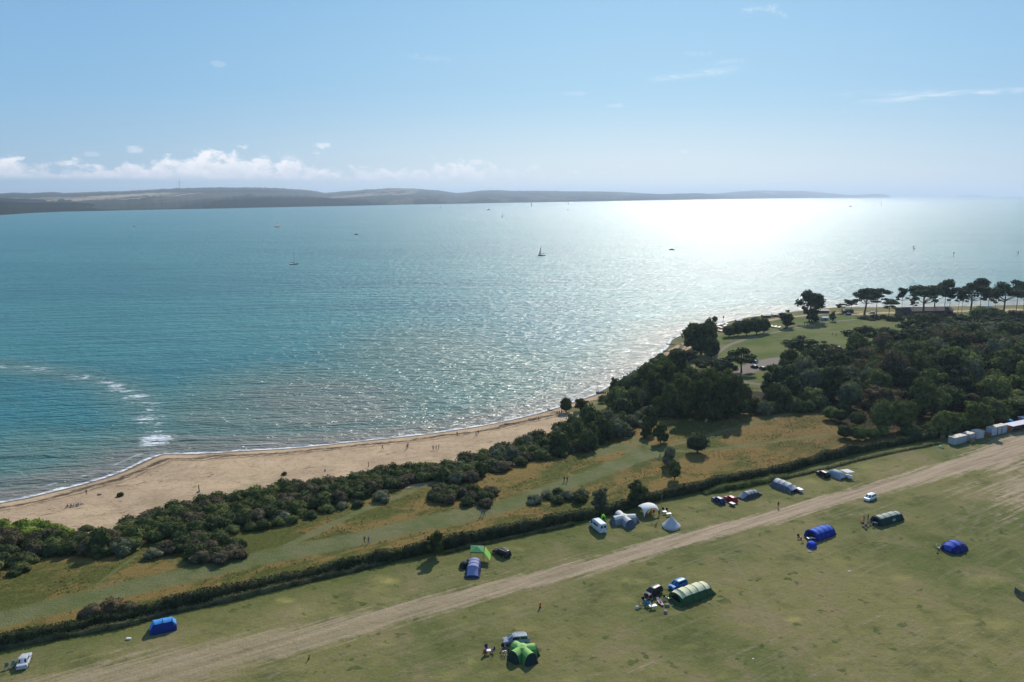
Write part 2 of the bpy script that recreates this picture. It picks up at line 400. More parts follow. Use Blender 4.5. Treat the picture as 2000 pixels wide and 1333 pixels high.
# (the sheet stays level where things stand; only the micro relief comes from the material)
n_r, n_c = YY.shape
idx = np.arange(n_r * n_c).reshape(n_r, n_c)
quads = np.stack([idx[:-1, :-1], idx[:-1, 1:], idx[1:, 1:], idx[1:, :-1]], -1).reshape(-1, 4)
keep = dsh[quads].max(1) > -34
quads = quads[keep]
sand = inside(P, SANDPOLY).astype(float)
sd_edge = seg_dist(P, SANDPOLY); sand = np.clip(0.5 + np.where(sand > 0, 1, -1) * sd_edge / 2.5, 0, 1)
sand = np.maximum(sand, np.clip((np.where(P[:, 1] > 335, 3.0, 9.0) - dsh) / 4, 0, 1))
meadow = np.clip(0.5 + np.where(inside(P, MEADOWPOLY), 1, -1) * seg_dist(P, MEADOWPOLY) / 2.0, 0, 1)
dirt = var_line(P, TRACK)
for q in BARE: dirt = np.maximum(dirt, ell(P, *q[:4]) * q[4] * 0.72)
path = np.zeros(len(P))
for pl, hw, k in PATHS: path = np.maximum(path, line_mask(P, pl, hw, max(0.5, hw * 0.45)) * k)
spath = np.zeros(len(P))
for pl, hw in SANDPATH: spath = np.maximum(spath, line_mask(P, pl, hw))
sand = np.maximum(sand, spath)
lawn = np.clip(0.5 + np.where(inside(P, LAWNPOLY), 1, -1) * seg_dist(P, LAWNPOLY) / 2.0, 0, 1)
gravel = np.zeros(len(P)); purple = np.zeros(len(P))
for pl, hw in GRAVEL: gravel = np.maximum(gravel, line_mask(P, pl, hw))
for pl, hw in PURPLE: purple = np.maximum(purple, line_mask(P, pl, hw, 1.2))
straw = np.zeros(len(P))
for q in STRAW: straw = np.maximum(straw, ell(P, *q[:4]) * q[4])
tyre = np.zeros(len(P))
for pl in TYRES: tyre = np.maximum(tyre, line_mask(P, pl, 0.28, 0.35))
near_hedge = np.clip(1 - seg_dist(P, HEDGE) / 11.0, 0, 1)
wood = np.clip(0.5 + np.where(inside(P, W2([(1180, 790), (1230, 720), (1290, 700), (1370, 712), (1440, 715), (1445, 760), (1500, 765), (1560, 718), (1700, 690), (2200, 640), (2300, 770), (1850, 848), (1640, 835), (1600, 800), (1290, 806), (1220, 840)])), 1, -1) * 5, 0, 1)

def ramp_attr(me, name, arr):
    a = me.attributes.new(name, 'FLOAT_COLOR', 'POINT'); a.data.foreach_set('color', np.ascontiguousarray(arr, np.float32).ravel())
def float_attr(me, name, arr):
    a = me.attributes.new(name, 'FLOAT', 'POINT'); a.data.foreach_set('value', np.ascontiguousarray(arr, np.float32))

def ground_material():
    m = bpy.data.materials.new('ground_surface'); m.use_nodes = True; t = NT(m.node_tree)
    tc = t.n('ShaderNodeTexCoord'); ob = tc.outputs['Object']
    A = t.attr('ma'); B = t.attr('mb'); D = t.attr('dsh').outputs['Fac']; C3 = t.attr('mc')
    sA = t.n('ShaderNodeSeparateColor', Color=A.outputs['Color']).outputs; sB = t.n('ShaderNodeSeparateColor', Color=B.outputs['Color']).outputs
    sC = t.n('ShaderNodeSeparateColor', Color=C3.outputs['Color']).outputs
    nbig = t.noise(ob, 0.022, 4, 0.55, 0.4); nmid = t.noise(ob, 0.11, 5, 0.6, 0.3); nsm = t.noise(ob, 0.55, 5, 0.62); nfine = t.noise(ob, 2.4, 4, 0.7)
    blob = t.noise(ob, 0.35, 2, 0.5, 0.2)
    along = t.mapping(ob, rot=(0, 0, -R(33)))          # along the track
    nst = t.noise(t.mapping(along, scale=(0.05, 1.1, 1)), 1.0, 5, 0.62, 0.2)
    # mown field: olive, drier and greener patches, dark weeds
    c = t.mix(t.ss(nbig, 0.36, 0.62), (0.112, 0.134, 0.036), (0.215, 0.196, 0.070))
    c = t.mix(t.m('MULTIPLY', t.ss(nmid, 0.50, 0.68), 0.78), c, (0.255, 0.200, 0.105))
    c = t.mix(t.m('MULTIPLY', t.ss(nmid, 0.50, 0.33), 0.6), c, (0.066, 0.086, 0.020))
    c = t.mix(t.m('MULTIPLY', t.ss(blob, 0.64, 0.70), 0.75), c, (0.034, 0.070, 0.012))
    c = t.mix(t.m('MULTIPLY', t.ss(nst, 0.50, 0.68), 0.38), c, (0.25, 0.215, 0.125))
    c = t.mix(t.m('MULTIPLY', t.ss(nsm, 0.35, 0.70), 0.45), c, (0.175, 0.155, 0.070))
    speck = t.noise(t.mapping(along, scale=(0.6, 1.2, 1)), 1.5, 4, 0.75)
    c = t.mix(t.m('MULTIPLY', t.ss(speck, 0.58, 0.72), 0.62), c, (0.30, 0.25, 0.15))
    c = t.mix(t.m('MULTIPLY', t.ss(speck, 0.42, 0.30), 0.65), c, (0.058, 0.076, 0.020))
    c = t.mix(t.m('MULTIPLY', sC[0], t.ss(nmid, 0.25, 0.6, 0.55, 0.85)), c, (0.082, 0.108, 0.022))        # lusher by the hedge
    # straw patches, tyre marks
    c = t.mix(t.m('MULTIPLY', sB[2], t.ss(nsm, 0.25, 0.6, 0.35, 1.0)), c, (0.33, 0.29, 0.10))
    # meadow
    mn = t.noise(t.mapping(along, scale=(0.5, 1.0, 1)), 0.16, 6, 0.66, 0.8); mn2 = t.noise(ob, 0.055, 3, 0.5)
    mf = t.noise(t.mapping(ob, scale=(1.0, 0.7, 1)), 1.1, 5, 0.7)
    cmw = t.mix(t.ss(t.m('ADD', mn, t.m('MULTIPLY', t.m('SUBTRACT', mn2, 0.5), 0.8)), 0.42, 0.60), (0.095, 0.108, 0.026), (0.240, 0.165, 0.054))
    cmw = t.mix(t.m('MULTIPLY', t.ss(mf, 0.5, 0.75), 0.55), cmw, (0.31, 0.21, 0.075))
    cmw = t.mix(t.m('MULTIPLY', t.ss(mf, 0.48, 0.30), 0.55), cmw, (0.065, 0.078, 0.022))
    cmw = t.mix(t.m('MULTIPLY', sC[1], 0.6), cmw, t.mix(t.ss(mf, 0.3, 0.7), (0.11, 0.065, 0.030), (0.24, 0.135, 0.062)))    # redder seed heads
    mm = t.ss(t.m('ADD', sA[1], t.m('MULTIPLY', t.m('SUBTRACT', nsm, 0.5), 0.7)), 0.35, 0.65)
    c = t.mix(mm, c, cmw)
    pc = t.mix(t.ss(nmid, 0.35, 0.65), (0.125, 0.152, 0.052), (0.188, 0.190, 0.086))
    pc = t.mix(t.m('MULTIPLY', t.ss(nsm, 0.4, 0.7), 0.4), pc, (0.21, 0.195, 0.110))
    pm = t.ss(t.m('ADD', A.outputs['Alpha'], t.m('MULTIPLY', t.m('SUBTRACT', nmid, 0.5), 0.7)), 0.15, 0.75)
    c = t.mix(t.m('MULTIPLY', pm, 0.93), c, pc)
    # park lawn
    lc = t.mix(t.ss(nbig, 0.4, 0.62), (0.085, 0.120, 0.024), (0.145, 0.155, 0.050))
    lc = t.mix(t.m('MULTIPLY', t.ss(nmid, 0.5, 0.7), 0.5), lc, (0.20, 0.17, 0.08))
    c = t.mix(sB[0], c, lc)
    c = t.mix(t.m('MULTIPLY', sC[2], 0.9), c, (0.022, 0.020, 0.010))                                       # near-black floor under the wood
    # dirt
    dn = t.m('ADD', sA[2], t.m('ADD', t.m('MULTIPLY', t.m('SUBTRACT', nst, 0.5), 1.7), t.m('MULTIPLY', t.m('SUBTRACT', nsm, 0.5), 1.1)))
    dc = t.mix(t.ss(nst, 0.3, 0.7), (0.32, 0.240, 0.160), (0.49, 0.370, 0.255))
    dc = t.mix(t.m('MULTIPLY', t.ss(nfine, 0.4, 0.7), 0.4), dc, (0.30, 0.235, 0.16))
    ob_x, ob_y, _ = t.sep(ob)
    fadeL = t.ss(ob_x, -60.0, 50.0, 0.55, 1.0)
    c = t.mix(t.m('MULTIPLY', t.ss(dn, 0.28, 0.95), fadeL), c, dc)
    c = t.mix(t.m('MULTIPLY', B.outputs['Alpha'], t.ss(nsm, 0.35, 0.65, 0.0, 0.42)), c, (0.30, 0.25, 0.16))
    c = t.mix(t.m('MULTIPLY', sB[1], 0.9), c, t.mix(nsm, (0.20, 0.16, 0.15), (0.33, 0.27, 0.24)))
    # sand
    spk = t.noise(t.mapping(ob, scale=(0.7, 0.9, 1)), 0.9, 5, 0.72, 0.4); sbig = t.noise(ob, 0.07, 4, 0.6, 0.6)
    sc = t.mix(t.ss(sbig, 0.35, 0.65), (0.54, 0.39, 0.245), (0.40, 0.285, 0.180))
    sc = t.mix(t.m('MULTIPLY', t.ss(nsm, 0.3, 0.75), 0.35), sc, (0.60, 0.45, 0.30))
    sc = t.mix(t.m('MULTIPLY', t.ss(spk, 0.56, 0.66), 0.75), sc, (0.155, 0.110, 0.070))
    bsp = t.noise(t.mapping(along, scale=(0.5, 1.3, 1)), 0.35, 5, 0.7, 0.8)
    sc = t.mix(t.m('MULTIPLY', t.ss(bsp, 0.60, 0.68), 0.8), sc, (0.12, 0.085, 0.050))
    wr = t.m('MULTIPLY', t.ss(D, 3.5, 6.5), t.ss(D, 8.0, 13.0, 1.0, 0.0))                                   # weed line left by the tide
    wn = t.noise(t.mapping(along, scale=(0.25, 0.9, 1)), 1.1, 5, 0.7, 0.6)
    Dn = t.m('ADD', D, t.m('MULTIPLY', t.m('SUBTRACT', sbig, 0.5), 9.0))
    wl = t.m('MULTIPLY', t.ss(Dn, 5.0, 6.0), t.ss(Dn, 7.2, 8.6, 1.0, 0.0))
    wl2 = t.m('MULTIPLY', t.ss(Dn, 9.3, 9.9), t.ss(Dn, 10.1, 10.9, 1.0, 0.0))
    sc = t.mix(t.m('MULTIPLY', t.m('MAXIMUM', wl, t.m('MULTIPLY', wl2, 0.7)), t.ss(wn, 0.36, 0.50, 0.0, 0.95)), sc, (0.075, 0.052, 0.032))
    sc = t.mix(t.m('MULTIPLY', wr, t.ss(wn, 0.50, 0.60, 0.0, 0.8)), sc, (0.09, 0.065, 0.04))
    sc = t.mix(t.ss(t.m('ADD', D, t.m('MULTIPLY', nmid, 1.5)), 1.8, 3.6, 0.9, 0.0), sc, (0.150, 0.110, 0.082))   # wet strip
    sc = t.mix(t.m('MULTIPLY', t.ss(D, 14.0, 40.0), t.ss(nmid, 0.5, 0.65, 0.0, 0.35)), sc, (0.24, 0.22, 0.11))
    c = t.mix(t.ss(t.m('ADD', sA[0], t.m('MULTIPLY', t.m('SUBTRACT', nsm, 0.5), 0.5)), 0.3, 0.65), c, sc)
    c = t.mix(t.m('MULTIPLY', t.ss(nfine, 0.35, 0.72), 0.30), c, t.mix(1.0, c, (0.55, 0.55, 0.55), 'MULTIPLY'))
    h = t.m('ADD', t.m('MULTIPLY', nfine, t.m('ADD', 0.35, t.m('MULTIPLY', sA[1], 0.9))), t.m('ADD', t.m('MULTIPLY', mn, t.m('MULTIPLY', sA[1], 1.6)), nsm))
    b = t.n('ShaderNodeBsdfPrincipled', Base_Color=c, Roughness=0.95, Normal=t.bump(h, 0.8, 0.35))
    b.inputs['Specular IOR Level'].default_value = 0.06
    t.n('ShaderNodeOutputMaterial', Surface=b.outputs[0]); return m

GM = ground_material()
red = np.clip((P[:, 0] - 60) / 80, 0, 1) * meadow
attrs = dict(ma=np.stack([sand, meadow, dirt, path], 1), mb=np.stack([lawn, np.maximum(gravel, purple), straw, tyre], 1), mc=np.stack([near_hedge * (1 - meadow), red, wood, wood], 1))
# one continuous sheet, cut into the kinds of ground it shows
zone_face = np.zeros(len(quads), int)
qm = lambda a: a[quads].mean(1)
zone_face[qm(meadow) > 0.5] = 1
zone_face[qm(lawn) > 0.5] = 5
zone_face[(qm(path) > 0.45)] = 3
zone_face[(qm(gravel) > 0.5) | (qm(purple) > 0.5) | (qm(spath) > 0.5)] = 6
zone_face[qm(var_line(P, TRACK)) > 0.5] = 4
zone_face[(qm(sand) > 0.5) & (qm(spath) < 0.5)] = 2
V3 = np.stack([P[:, 0], P[:, 1], zz], 1)
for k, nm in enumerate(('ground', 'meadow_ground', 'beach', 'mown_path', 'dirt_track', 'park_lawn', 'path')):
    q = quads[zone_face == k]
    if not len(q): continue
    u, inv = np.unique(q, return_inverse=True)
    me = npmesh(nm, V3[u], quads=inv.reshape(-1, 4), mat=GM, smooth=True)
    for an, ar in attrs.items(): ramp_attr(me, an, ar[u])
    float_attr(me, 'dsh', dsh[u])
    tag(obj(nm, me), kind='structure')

# ------------------------------------------------------------------ the sea
Ys = [-900, -500, -250, -100, 0, 60, 110, 150]
y = 170.0
while y < 900: Ys.append(y); y *= 1.0085
while y < 70000: Ys.append(y); y *= 1.05
Ys = np.array(Ys); us = np.concatenate([np.linspace(-2.2, -0.8, 12)[:-1], np.linspace(-0.8, 0.8, 240), np.linspace(0.8, 2.2, 12)[1:]])
YY, UU = np.meshgrid(Ys, us, indexing='ij'); XX = UU * np.where(YY < 300, 300.0 + (300 - YY) * 0.9, YY)
PS = np.stack([XX.ravel(), YY.ravel()], 1); ds = -sdist(PS)
n_r, n_c = YY.shape; idx = np.arange(n_r * n_c).reshape(n_r, n_c)
qs = np.stack([idx[:-1, :-1], idx[:-1, 1:], idx[1:, 1:], idx[1:, :-1]], -1).reshape(-1, 4)
qs = qs[ds[qs].max(1) > -12]
SPIT = [(330, 884), (312, 868), (306, 850), (300, 828), (290, 800), (268, 778), (235, 758), (215, 748), (160, 738), (110, 730), (60, 722), (0, 716), (-80, 706)]
spit_w = W2(SPIT, 0.0); spd = seg_dist(PS, spit_w)
murk = np.clip(1 - np.maximum(ds, 0) / 62.0, 0, 1)
murk = np.maximum(murk, np.clip(1 - spd / 26.0, 0, 1) * 0.50)
for q in ((640, 785, 320, 75, 0.72), (450, 815, 180, 60, 0.62), (840, 700, 220, 70, 0.52), (1000, 740, 260, 70, 0.5), (100, 890, 190, 60, 0.48)):
    c = onplane(q[0], q[1], 0); ax = onplane(q[0] + q[2], q[1], 0) - c; ay = onplane(q[0], q[1] - q[3], 0) - c
    Mi = np.linalg.inv(np.array([ax, ay]).T); e = np.sqrt((((PS - c) @ Mi.T) ** 2).sum(1)); murk = np.maximum(murk, np.clip(1.4 - e, 0, 1) * q[4])
foam = np.clip(1 - np.maximum(ds, 0) / 7.0, 0, 1)
sea_me = npmesh('water', np.stack([PS[:, 0], PS[:, 1], np.zeros(len(PS))], 1), quads=qs, smooth=True)
float_attr(sea_me, 'murk', murk); float_attr(sea_me, 'foam', np.clip(1 - spd / 9.0, 0, 1)); float_attr(sea_me, 'off', ds)

def sea_material():
    m = bpy.data.materials.new('sea_water'); m.use_nodes = True; t = NT(m.node_tree)
    ob = t.n('ShaderNodeTexCoord').outputs['Object']
    mk = t.attr('murk').outputs['Fac']; fo = t.attr('foam').outputs['Fac']; off = t.attr('off').outputs['Fac']
    big = t.noise(t.mapping(ob, scale=(0.35, 1.0, 1), rot=(0, 0, R(8))), 0.006, 4, 0.55, 0.6)
    rot = t.mapping(ob, rot=(0, 0, -R(9)))
    swell = t.noise(t.mapping(rot, scale=(0.020, 0.105, 1)), 1.0, 3, 0.5, 0.5)
    chop = t.noise(t.mapping(rot, scale=(0.15, 0.42, 1)), 1.0, 3, 0.6, 0.4)
    rip = t.noise(t.mapping(rot, scale=(0.9, 1.7, 1)), 1.0, 4, 0.7, 0.2)
    deep = t.mix(t.ss(big, 0.38, 0.62), (0.020, 0.170, 0.182), (0.038, 0.220, 0.218))
    fx, fy, _ = t.sep(ob)
    deep = t.mix(t.ss(fy, 500.0, 2500.0, 0.0, 0.5), deep, (0.060, 0.260, 0.275))
    c = t.mix(t.ss(t.m('ADD', mk, t.m('MULTIPLY', t.m('SUBTRACT', big, 0.5), 0.35)), 0.0, 0.55), deep, (0.095, 0.195, 0.155))
    c = t.mix(t.ss(t.m('ADD', mk, t.m('MULTIPLY', t.m('SUBTRACT', swell, 0.5), 0.3)), 0.45, 0.95), c, (0.215, 0.195, 0.150))
    c = t.mix(t.m('MULTIPLY', t.ss(swell, 0.55, 0.40), 0.45), c, t.mix(1.0, c, (0.55, 0.72, 0.70), 'MULTIPLY'))
    # foam: whitecaps, the surf over the spit and the lap of water along the sand
    fn = t.noise(t.mapping(rot, scale=(0.16, 0.42, 1)), 1.0, 7, 0.75, 1.2); fb = t.noise(t.mapping(rot, scale=(0.055, 0.085, 1)), 1.0, 2, 0.5)
    f1 = t.ss(t.m('ADD', t.m('MULTIPLY', fo, 0.17), t.m('ADD', fn, t.m('MULTIPLY', t.m('SUBTRACT', fb, 0.5), 1.0))), 0.65, 0.78)
    f1 = t.m('MULTIPLY', t.m('MULTIPLY', f1, t.ss(fo, 0.02, 0.6)), t.ss(off, 6.0, 16.0, 0.25, 1.0))
    wc = t.noise(t.mapping(rot, scale=(0.16, 0.55, 1)), 1.0, 6, 0.68, 0.5)
    f2 = t.m('MULTIPLY', t.ss(wc, 0.70, 0.76), 0.7)
    ln = t.noise(t.mapping(ob, scale=(1, 1, 1)), 0.16, 5, 0.65)
    o2 = t.m('ADD', off, t.m('MULTIPLY', t.m('SUBTRACT', ln, 0.5), 5.5))
    f3 = t.m('MULTIPLY', t.ss(o2, 1.7, 0.4), t.ss(rip, 0.25, 0.5, 0.45, 1.0))
    f4 = t.m('MULTIPLY', t.m('MULTIPLY', t.ss(o2, 5.6, 6.4), t.ss(o2, 7.6, 6.8)), t.m('MULTIPLY', t.ss(fb, 0.48, 0.6), 0.4))
    f = t.m('MAXIMUM', t.m('MAXIMUM', f1, f2), t.m('MAXIMUM', f3, f4))
    c = t.mix(f, c, (0.72, 0.74, 0.76))
    h = t.m('ADD', t.m('MULTIPLY', swell, 3.0), t.m('ADD', t.m('MULTIPLY', chop, 2.4), t.m('MULTIPLY', rip, 0.07)))
    b = t.n('ShaderNodeBsdfPrincipled', Base_Color=c, Roughness=t.m('MAXIMUM', SEA_ROUGH, t.m('MULTIPLY', f, 0.8)), Normal=t.bump(h, 1.0, SEA_BUMP))
    b.inputs['IOR'].default_value = 1.333
    t.n('ShaderNodeOutputMaterial', Surface=b.outputs[0]); return m
SEA_ROUGH, SEA_BUMP = 0.31, 1.15
SEAM = sea_material(); sea_me.materials.append(SEAM)
tag(obj('water', sea_me), kind='structure')

# ------------------------------------------------------------------ far island: downs, woods and fields across the water
def hill_material(name, a, b, c3, fscale, fieldcol=(0.16, 0.17, 0.06)):
    m = bpy.data.materials.new(name); m.use_nodes = True; t = NT(m.node_tree)
    ob = t.n('ShaderNodeTexCoord').outputs['Object']; ob = t.mapping(ob, scale=(1.0, 0.22, 0.0))
    v = t.n('ShaderNodeTexVoronoi', Scale=fscale); t.set(v, 'Vector', ob); v.inputs['Randomness'].default_value = 1.0
    cell = t.n('ShaderNodeSeparateColor', Color=v.outputs['Color']).outputs
    n = t.noise(ob, fscale * 1.6, 5, 0.62, 0.4); n2 = t.noise(ob, fscale * 0.35, 3, 0.5)
    n3 = t.noise(ob, fscale * 8, 4, 0.7)
    c = t.mix(t.ss(cell[0], 0.45, 0.55), a, b)
    c = t.mix(t.m('MULTIPLY', t.ss(cell[1], 0.80, 0.84), t.ss(n2, 0.42, 0.6)), c, fieldcol)
    c = t.mix(t.ss(n, 0.47, 0.56), c, c3)
    c = t.mix(t.m('MULTIPLY', t.ss(n3, 0.4, 0.65), 0.35), c, (0.008, 0.012, 0.008))
    bs = t.n('ShaderNodeBsdfPrincipled', Base_Color=c, Roughness=1.0, Normal=t.bump(n3, 1.0, 6.0)); bs.inputs['Specular IOR Level'].default_value = 0.0
    t.n('ShaderNodeOutputMaterial', Surface=bs.outputs[0]); return m

coast_px = [(-260, 440), (-120, 431), (0, 420.5), (60, 416.5), (120, 414), (200, 412.3), (260, 410.8), (330, 409.4), (400, 408.3), (500, 406), (600, 404), (700, 402.2), (800, 400), (900, 398.4), (1000, 396.6), (1100, 394.9),
            (1250, 392.2), (1400, 389.6), (1500, 388.3), (1600, 387.2), (1680, 386.5), (1737, 386.0)]
def crest(pts, x): return float(np.interp(x, [p[0] for p in pts], [p[1] for p in pts]))
def ridge(name, m, top, dist, x0, x1, step, back, rough_px=0.0, front=None, seed=0, bulge=0.5, shape=1.0):
    """a hill mass with its real distance: front edge at the water (or the given distance), rising to the crest, falling behind"""
    rg = np.random.default_rng(seed); rows = []
    xs = np.arange(x0, x1 + step, step); jit = np.convolve(rg.normal(0, 1, len(xs) + 8), np.ones(3) / 3, 'valid')[:len(xs)]
    prof = [(0.0, 0.0), (0.04, 0.16), (0.15, 0.30), (0.32, 0.48), (0.5, 0.68), (0.7, 0.87), (0.88, 0.98), (1.0, 1.0), (1.15, 0.9), (1.7, 0.3), (2.2, -0.05)]
    V = []
    for x, j in zip(xs, jit):
        d = raydir(x, 400); az_ = math.atan2(d[0], d[1])
        dc = float(np.interp(x, [p[0] for p in dist], [p[1] for p in dist]))
        if front is not None: df = float(np.interp(x, [p[0] for p in front], [p[1] for p in front]))
        else:
            cp = onplane(x, crest(coast_px, x), 0); df = float(np.hypot(*cp))
        dcc = df + max(dc, 60.0)
        dr = raydir(x, crest(top, x) + j * rough_px); hc = CZ + dcc * dr[2] / math.hypot(dr[0], dr[1])
        hc = max(hc, 1.0)
        for f, hh in prof:
            rr = df + (dcc - df) * f; z = hc * (hh ** shape if hh > 0 else hh) + (rg.normal(0, 1) * hc * 0.02 if 0.02 < f < 0.95 else 0)
            if f == 0.0: z = -1.0
            V.append((math.sin(az_) * rr, math.cos(az_) * rr, z))
    nr = len(xs); nc = len(prof); ii = np.arange(nr * nc).reshape(nr, nc)
    q = np.stack([ii[:-1, :-1], ii[1:, :-1], ii[1:, 1:], ii[:-1, 1:]], -1).reshape(-1, 4)
    return tag(obj(name, npmesh(name, V, quads=q, mat=m, smooth=True)), kind='structure')

HB = hill_material('downs', (0.055, 0.068, 0.048), (0.11, 0.105, 0.075), (0.022, 0.032, 0.028), 0.0014, (0.42, 0.35, 0.25))
HW = hill_material('coast_woods', (0.009, 0.014, 0.009), (0.014, 0.020, 0.011), (0.007, 0.011, 0.008), 0.006, (0.035, 0.030, 0.018))
HF = hill_material('coast_fields', (0.012, 0.020, 0.012), (0.050, 0.060, 0.026), (0.009, 0.015, 0.010), 0.0030, (0.26, 0.28, 0.10))
back_top = [(-260, 380), (0, 378.5), (30, 376.5), (60, 377.8), (90, 376), (110, 375.5), (125, 377.5), (180, 375.5), (240, 374), (300, 370.8), (350, 368.5), (420, 367), (500, 366.8), (560, 369), (610, 372.5), (636, 377),
            (680, 373.8), (720, 371), (770, 368.2), (810, 369), (860, 373), (892, 377.5), (912, 376), (940, 373), (960, 371.9), (1010, 373.4), (1050, 373), (1110, 374), (1170, 374.6), (1210, 375.2), (1265, 378.3), (1300, 380), (1340, 381)]
ridge('hills', HB, back_top, [(-260, 7000), (600, 7200), (1000, 7000), (1340, 5000)], -260, 1335, 5, 0, 0.12, seed=1)
far_top = [(1330, 381.5), (1400, 378), (1435, 375), (1475, 372.2), (1510, 373), (1560, 373), (1600, 375.5), (1640, 380), (1660, 381.6), (1690, 380), (1715, 379.2), (1728, 381), (1737, 383.8)]
ridge('hills', HB, far_top, [(1330, 9000), (1600, 8000), (1680, 4000), (1737, 1200)], 1330, 1737, 4, 0, 0.1, seed=2)
mid_top = [(-260, 396), (0, 393), (80, 393), (140, 392), (180, 395), (260, 396), (330, 398), (390, 401), (400, 405)]
ridge('hills', HF, [(-260, 388), (0, 387), (60, 389), (200, 389), (300, 391), (380, 392), (480, 391), (560, 391), (700, 392), (900, 392), (1000, 393.5), (1100, 392.5), (1200, 390.5)], [(-260, 2600), (0, 2600), (500, 2300), (1200, 2500)], -260, 1200, 5, 0, 0.35, seed=3)
ridge('wooded_hills', HW, [(-260, 400), (-100, 397), (0, 394.5), (60, 396), (120, 394.5), (170, 397), (200, 401), (300, 402), (330, 400.5), (380, 402), (398, 405)], [(-260, 900), (262, 700), (398, 400)], -260, 398, 3, 0, 0.55, seed=4)
ridge('wooded_hills', HW, [(395, 399), (430, 392), (470, 389.5), (520, 386), (560, 386.5), (600, 386.2), (640, 387.3), (690, 390), (715, 390.2), (760, 396), (800, 399.5)], [(395, 500), (600, 900), (800, 500)], 395, 795, 2.5, 0, 0.45, seed=5, shape=0.6)
ridge('wooded_hills', HW, [(1040, 394), (1080, 388), (1120, 384), (1160, 383.5), (1220, 382), (1260, 380), (1300, 379.3), (1340, 378.2), (1375, 378.2), (1400, 381), (1440, 384), (1560, 385.5)], [(1040, 800), (1300, 3500), (1560, 1500)], 1040, 1560, 3, 0, 0.3, seed=6, shape=0.8)
ridge('wooded_hills', HW, [(800, 398), (860, 394), (900, 395), (950, 396), (1000, 394.5), (1040, 393.5), (1090, 394)], [(800, 500), (1090, 800)], 800, 1090, 3, 0, 0.4, seed=7)
ridge('hills', HB, [(1868, 382.6), (1885, 380.9), (1905, 381.3), (1925, 382.7)], [(1868, 900), (1925, 900)], 1868, 1925, 3, 0, 0.05, seed=8, front=[(1868, 42000), (1925, 42000)])

# ================================================================== VEGETATION
def foliage_material():
    m = bpy.data.materials.new('foliage'); m.use_nodes = True; t = NT(m.node_tree)
    oi = t.n('ShaderNodeObjectInfo'); tc = t.n('ShaderNodeTexCoord'); g = t.n('ShaderNodeNewGeometry')
    pos = g.outputs['Position']; n = t.noise(pos, 0.55, 3, 0.6); n2 = t.noise(pos, 2.2, 2, 0.5)
    c = t.mix(t.ss(n, 0.35, 0.65), t.mix(1.0, oi.outputs['Color'], (0.74, 0.78, 0.72), 'MULTIPLY'), t.mix(1.0, oi.outputs['Color'], (1.85, 1.75, 1.65), 'MULTIPLY'))
    c = t.mix(t.m('MULTIPLY', t.ss(n2, 0.5, 0.75), 0.35), c, (0.11, 0.12, 0.055))
    c = t.mix(t.m('MULTIPLY', oi.outputs['Random'], 0.25), c, t.mix(1.0, c, (1.35, 1.05, 0.8), 'MULTIPLY'))
    b = t.n('ShaderNodeBsdfPrincipled', Base_Color=c, Roughness=0.85); b.inputs['Specular IOR Level'].default_value = 0.10
    tl = t.n('ShaderNodeBsdfTranslucent', Color=t.mix(1.0, c, (1.0, 1.25, 0.55), 'MULTIPLY')); mx = t.n('ShaderNodeMixShader', Fac=0.22)
    t.set(mx, '1', b.outputs[0]); t.set(mx, '2', tl.outputs[0])
    t.n('ShaderNodeOutputMaterial', Surface=mx.outputs[0]); return m
FOL = foliage_material()
BARK = mat('bark', (0.10, 0.075, 0.055), 0.9, var=0.35, scale=1.5, spec=0.1)
PBARK = mat('pine_bark', (0.13, 0.085, 0.062), 0.9, var=0.35, scale=1.2, spec=0.1)

ICO_V = None
def ico():
    global ICO_V
    if ICO_V is None:
        import bmesh
        bm = bmesh.new(); bmesh.ops.create_icosphere(bm, subdivisions=2, radius=1.0)
        ICO_V = (np.array([v.co[:] for v in bm.verts]), np.array([[v.index for v in f.verts] for f in bm.faces])); bm.free()
    return ICO_V

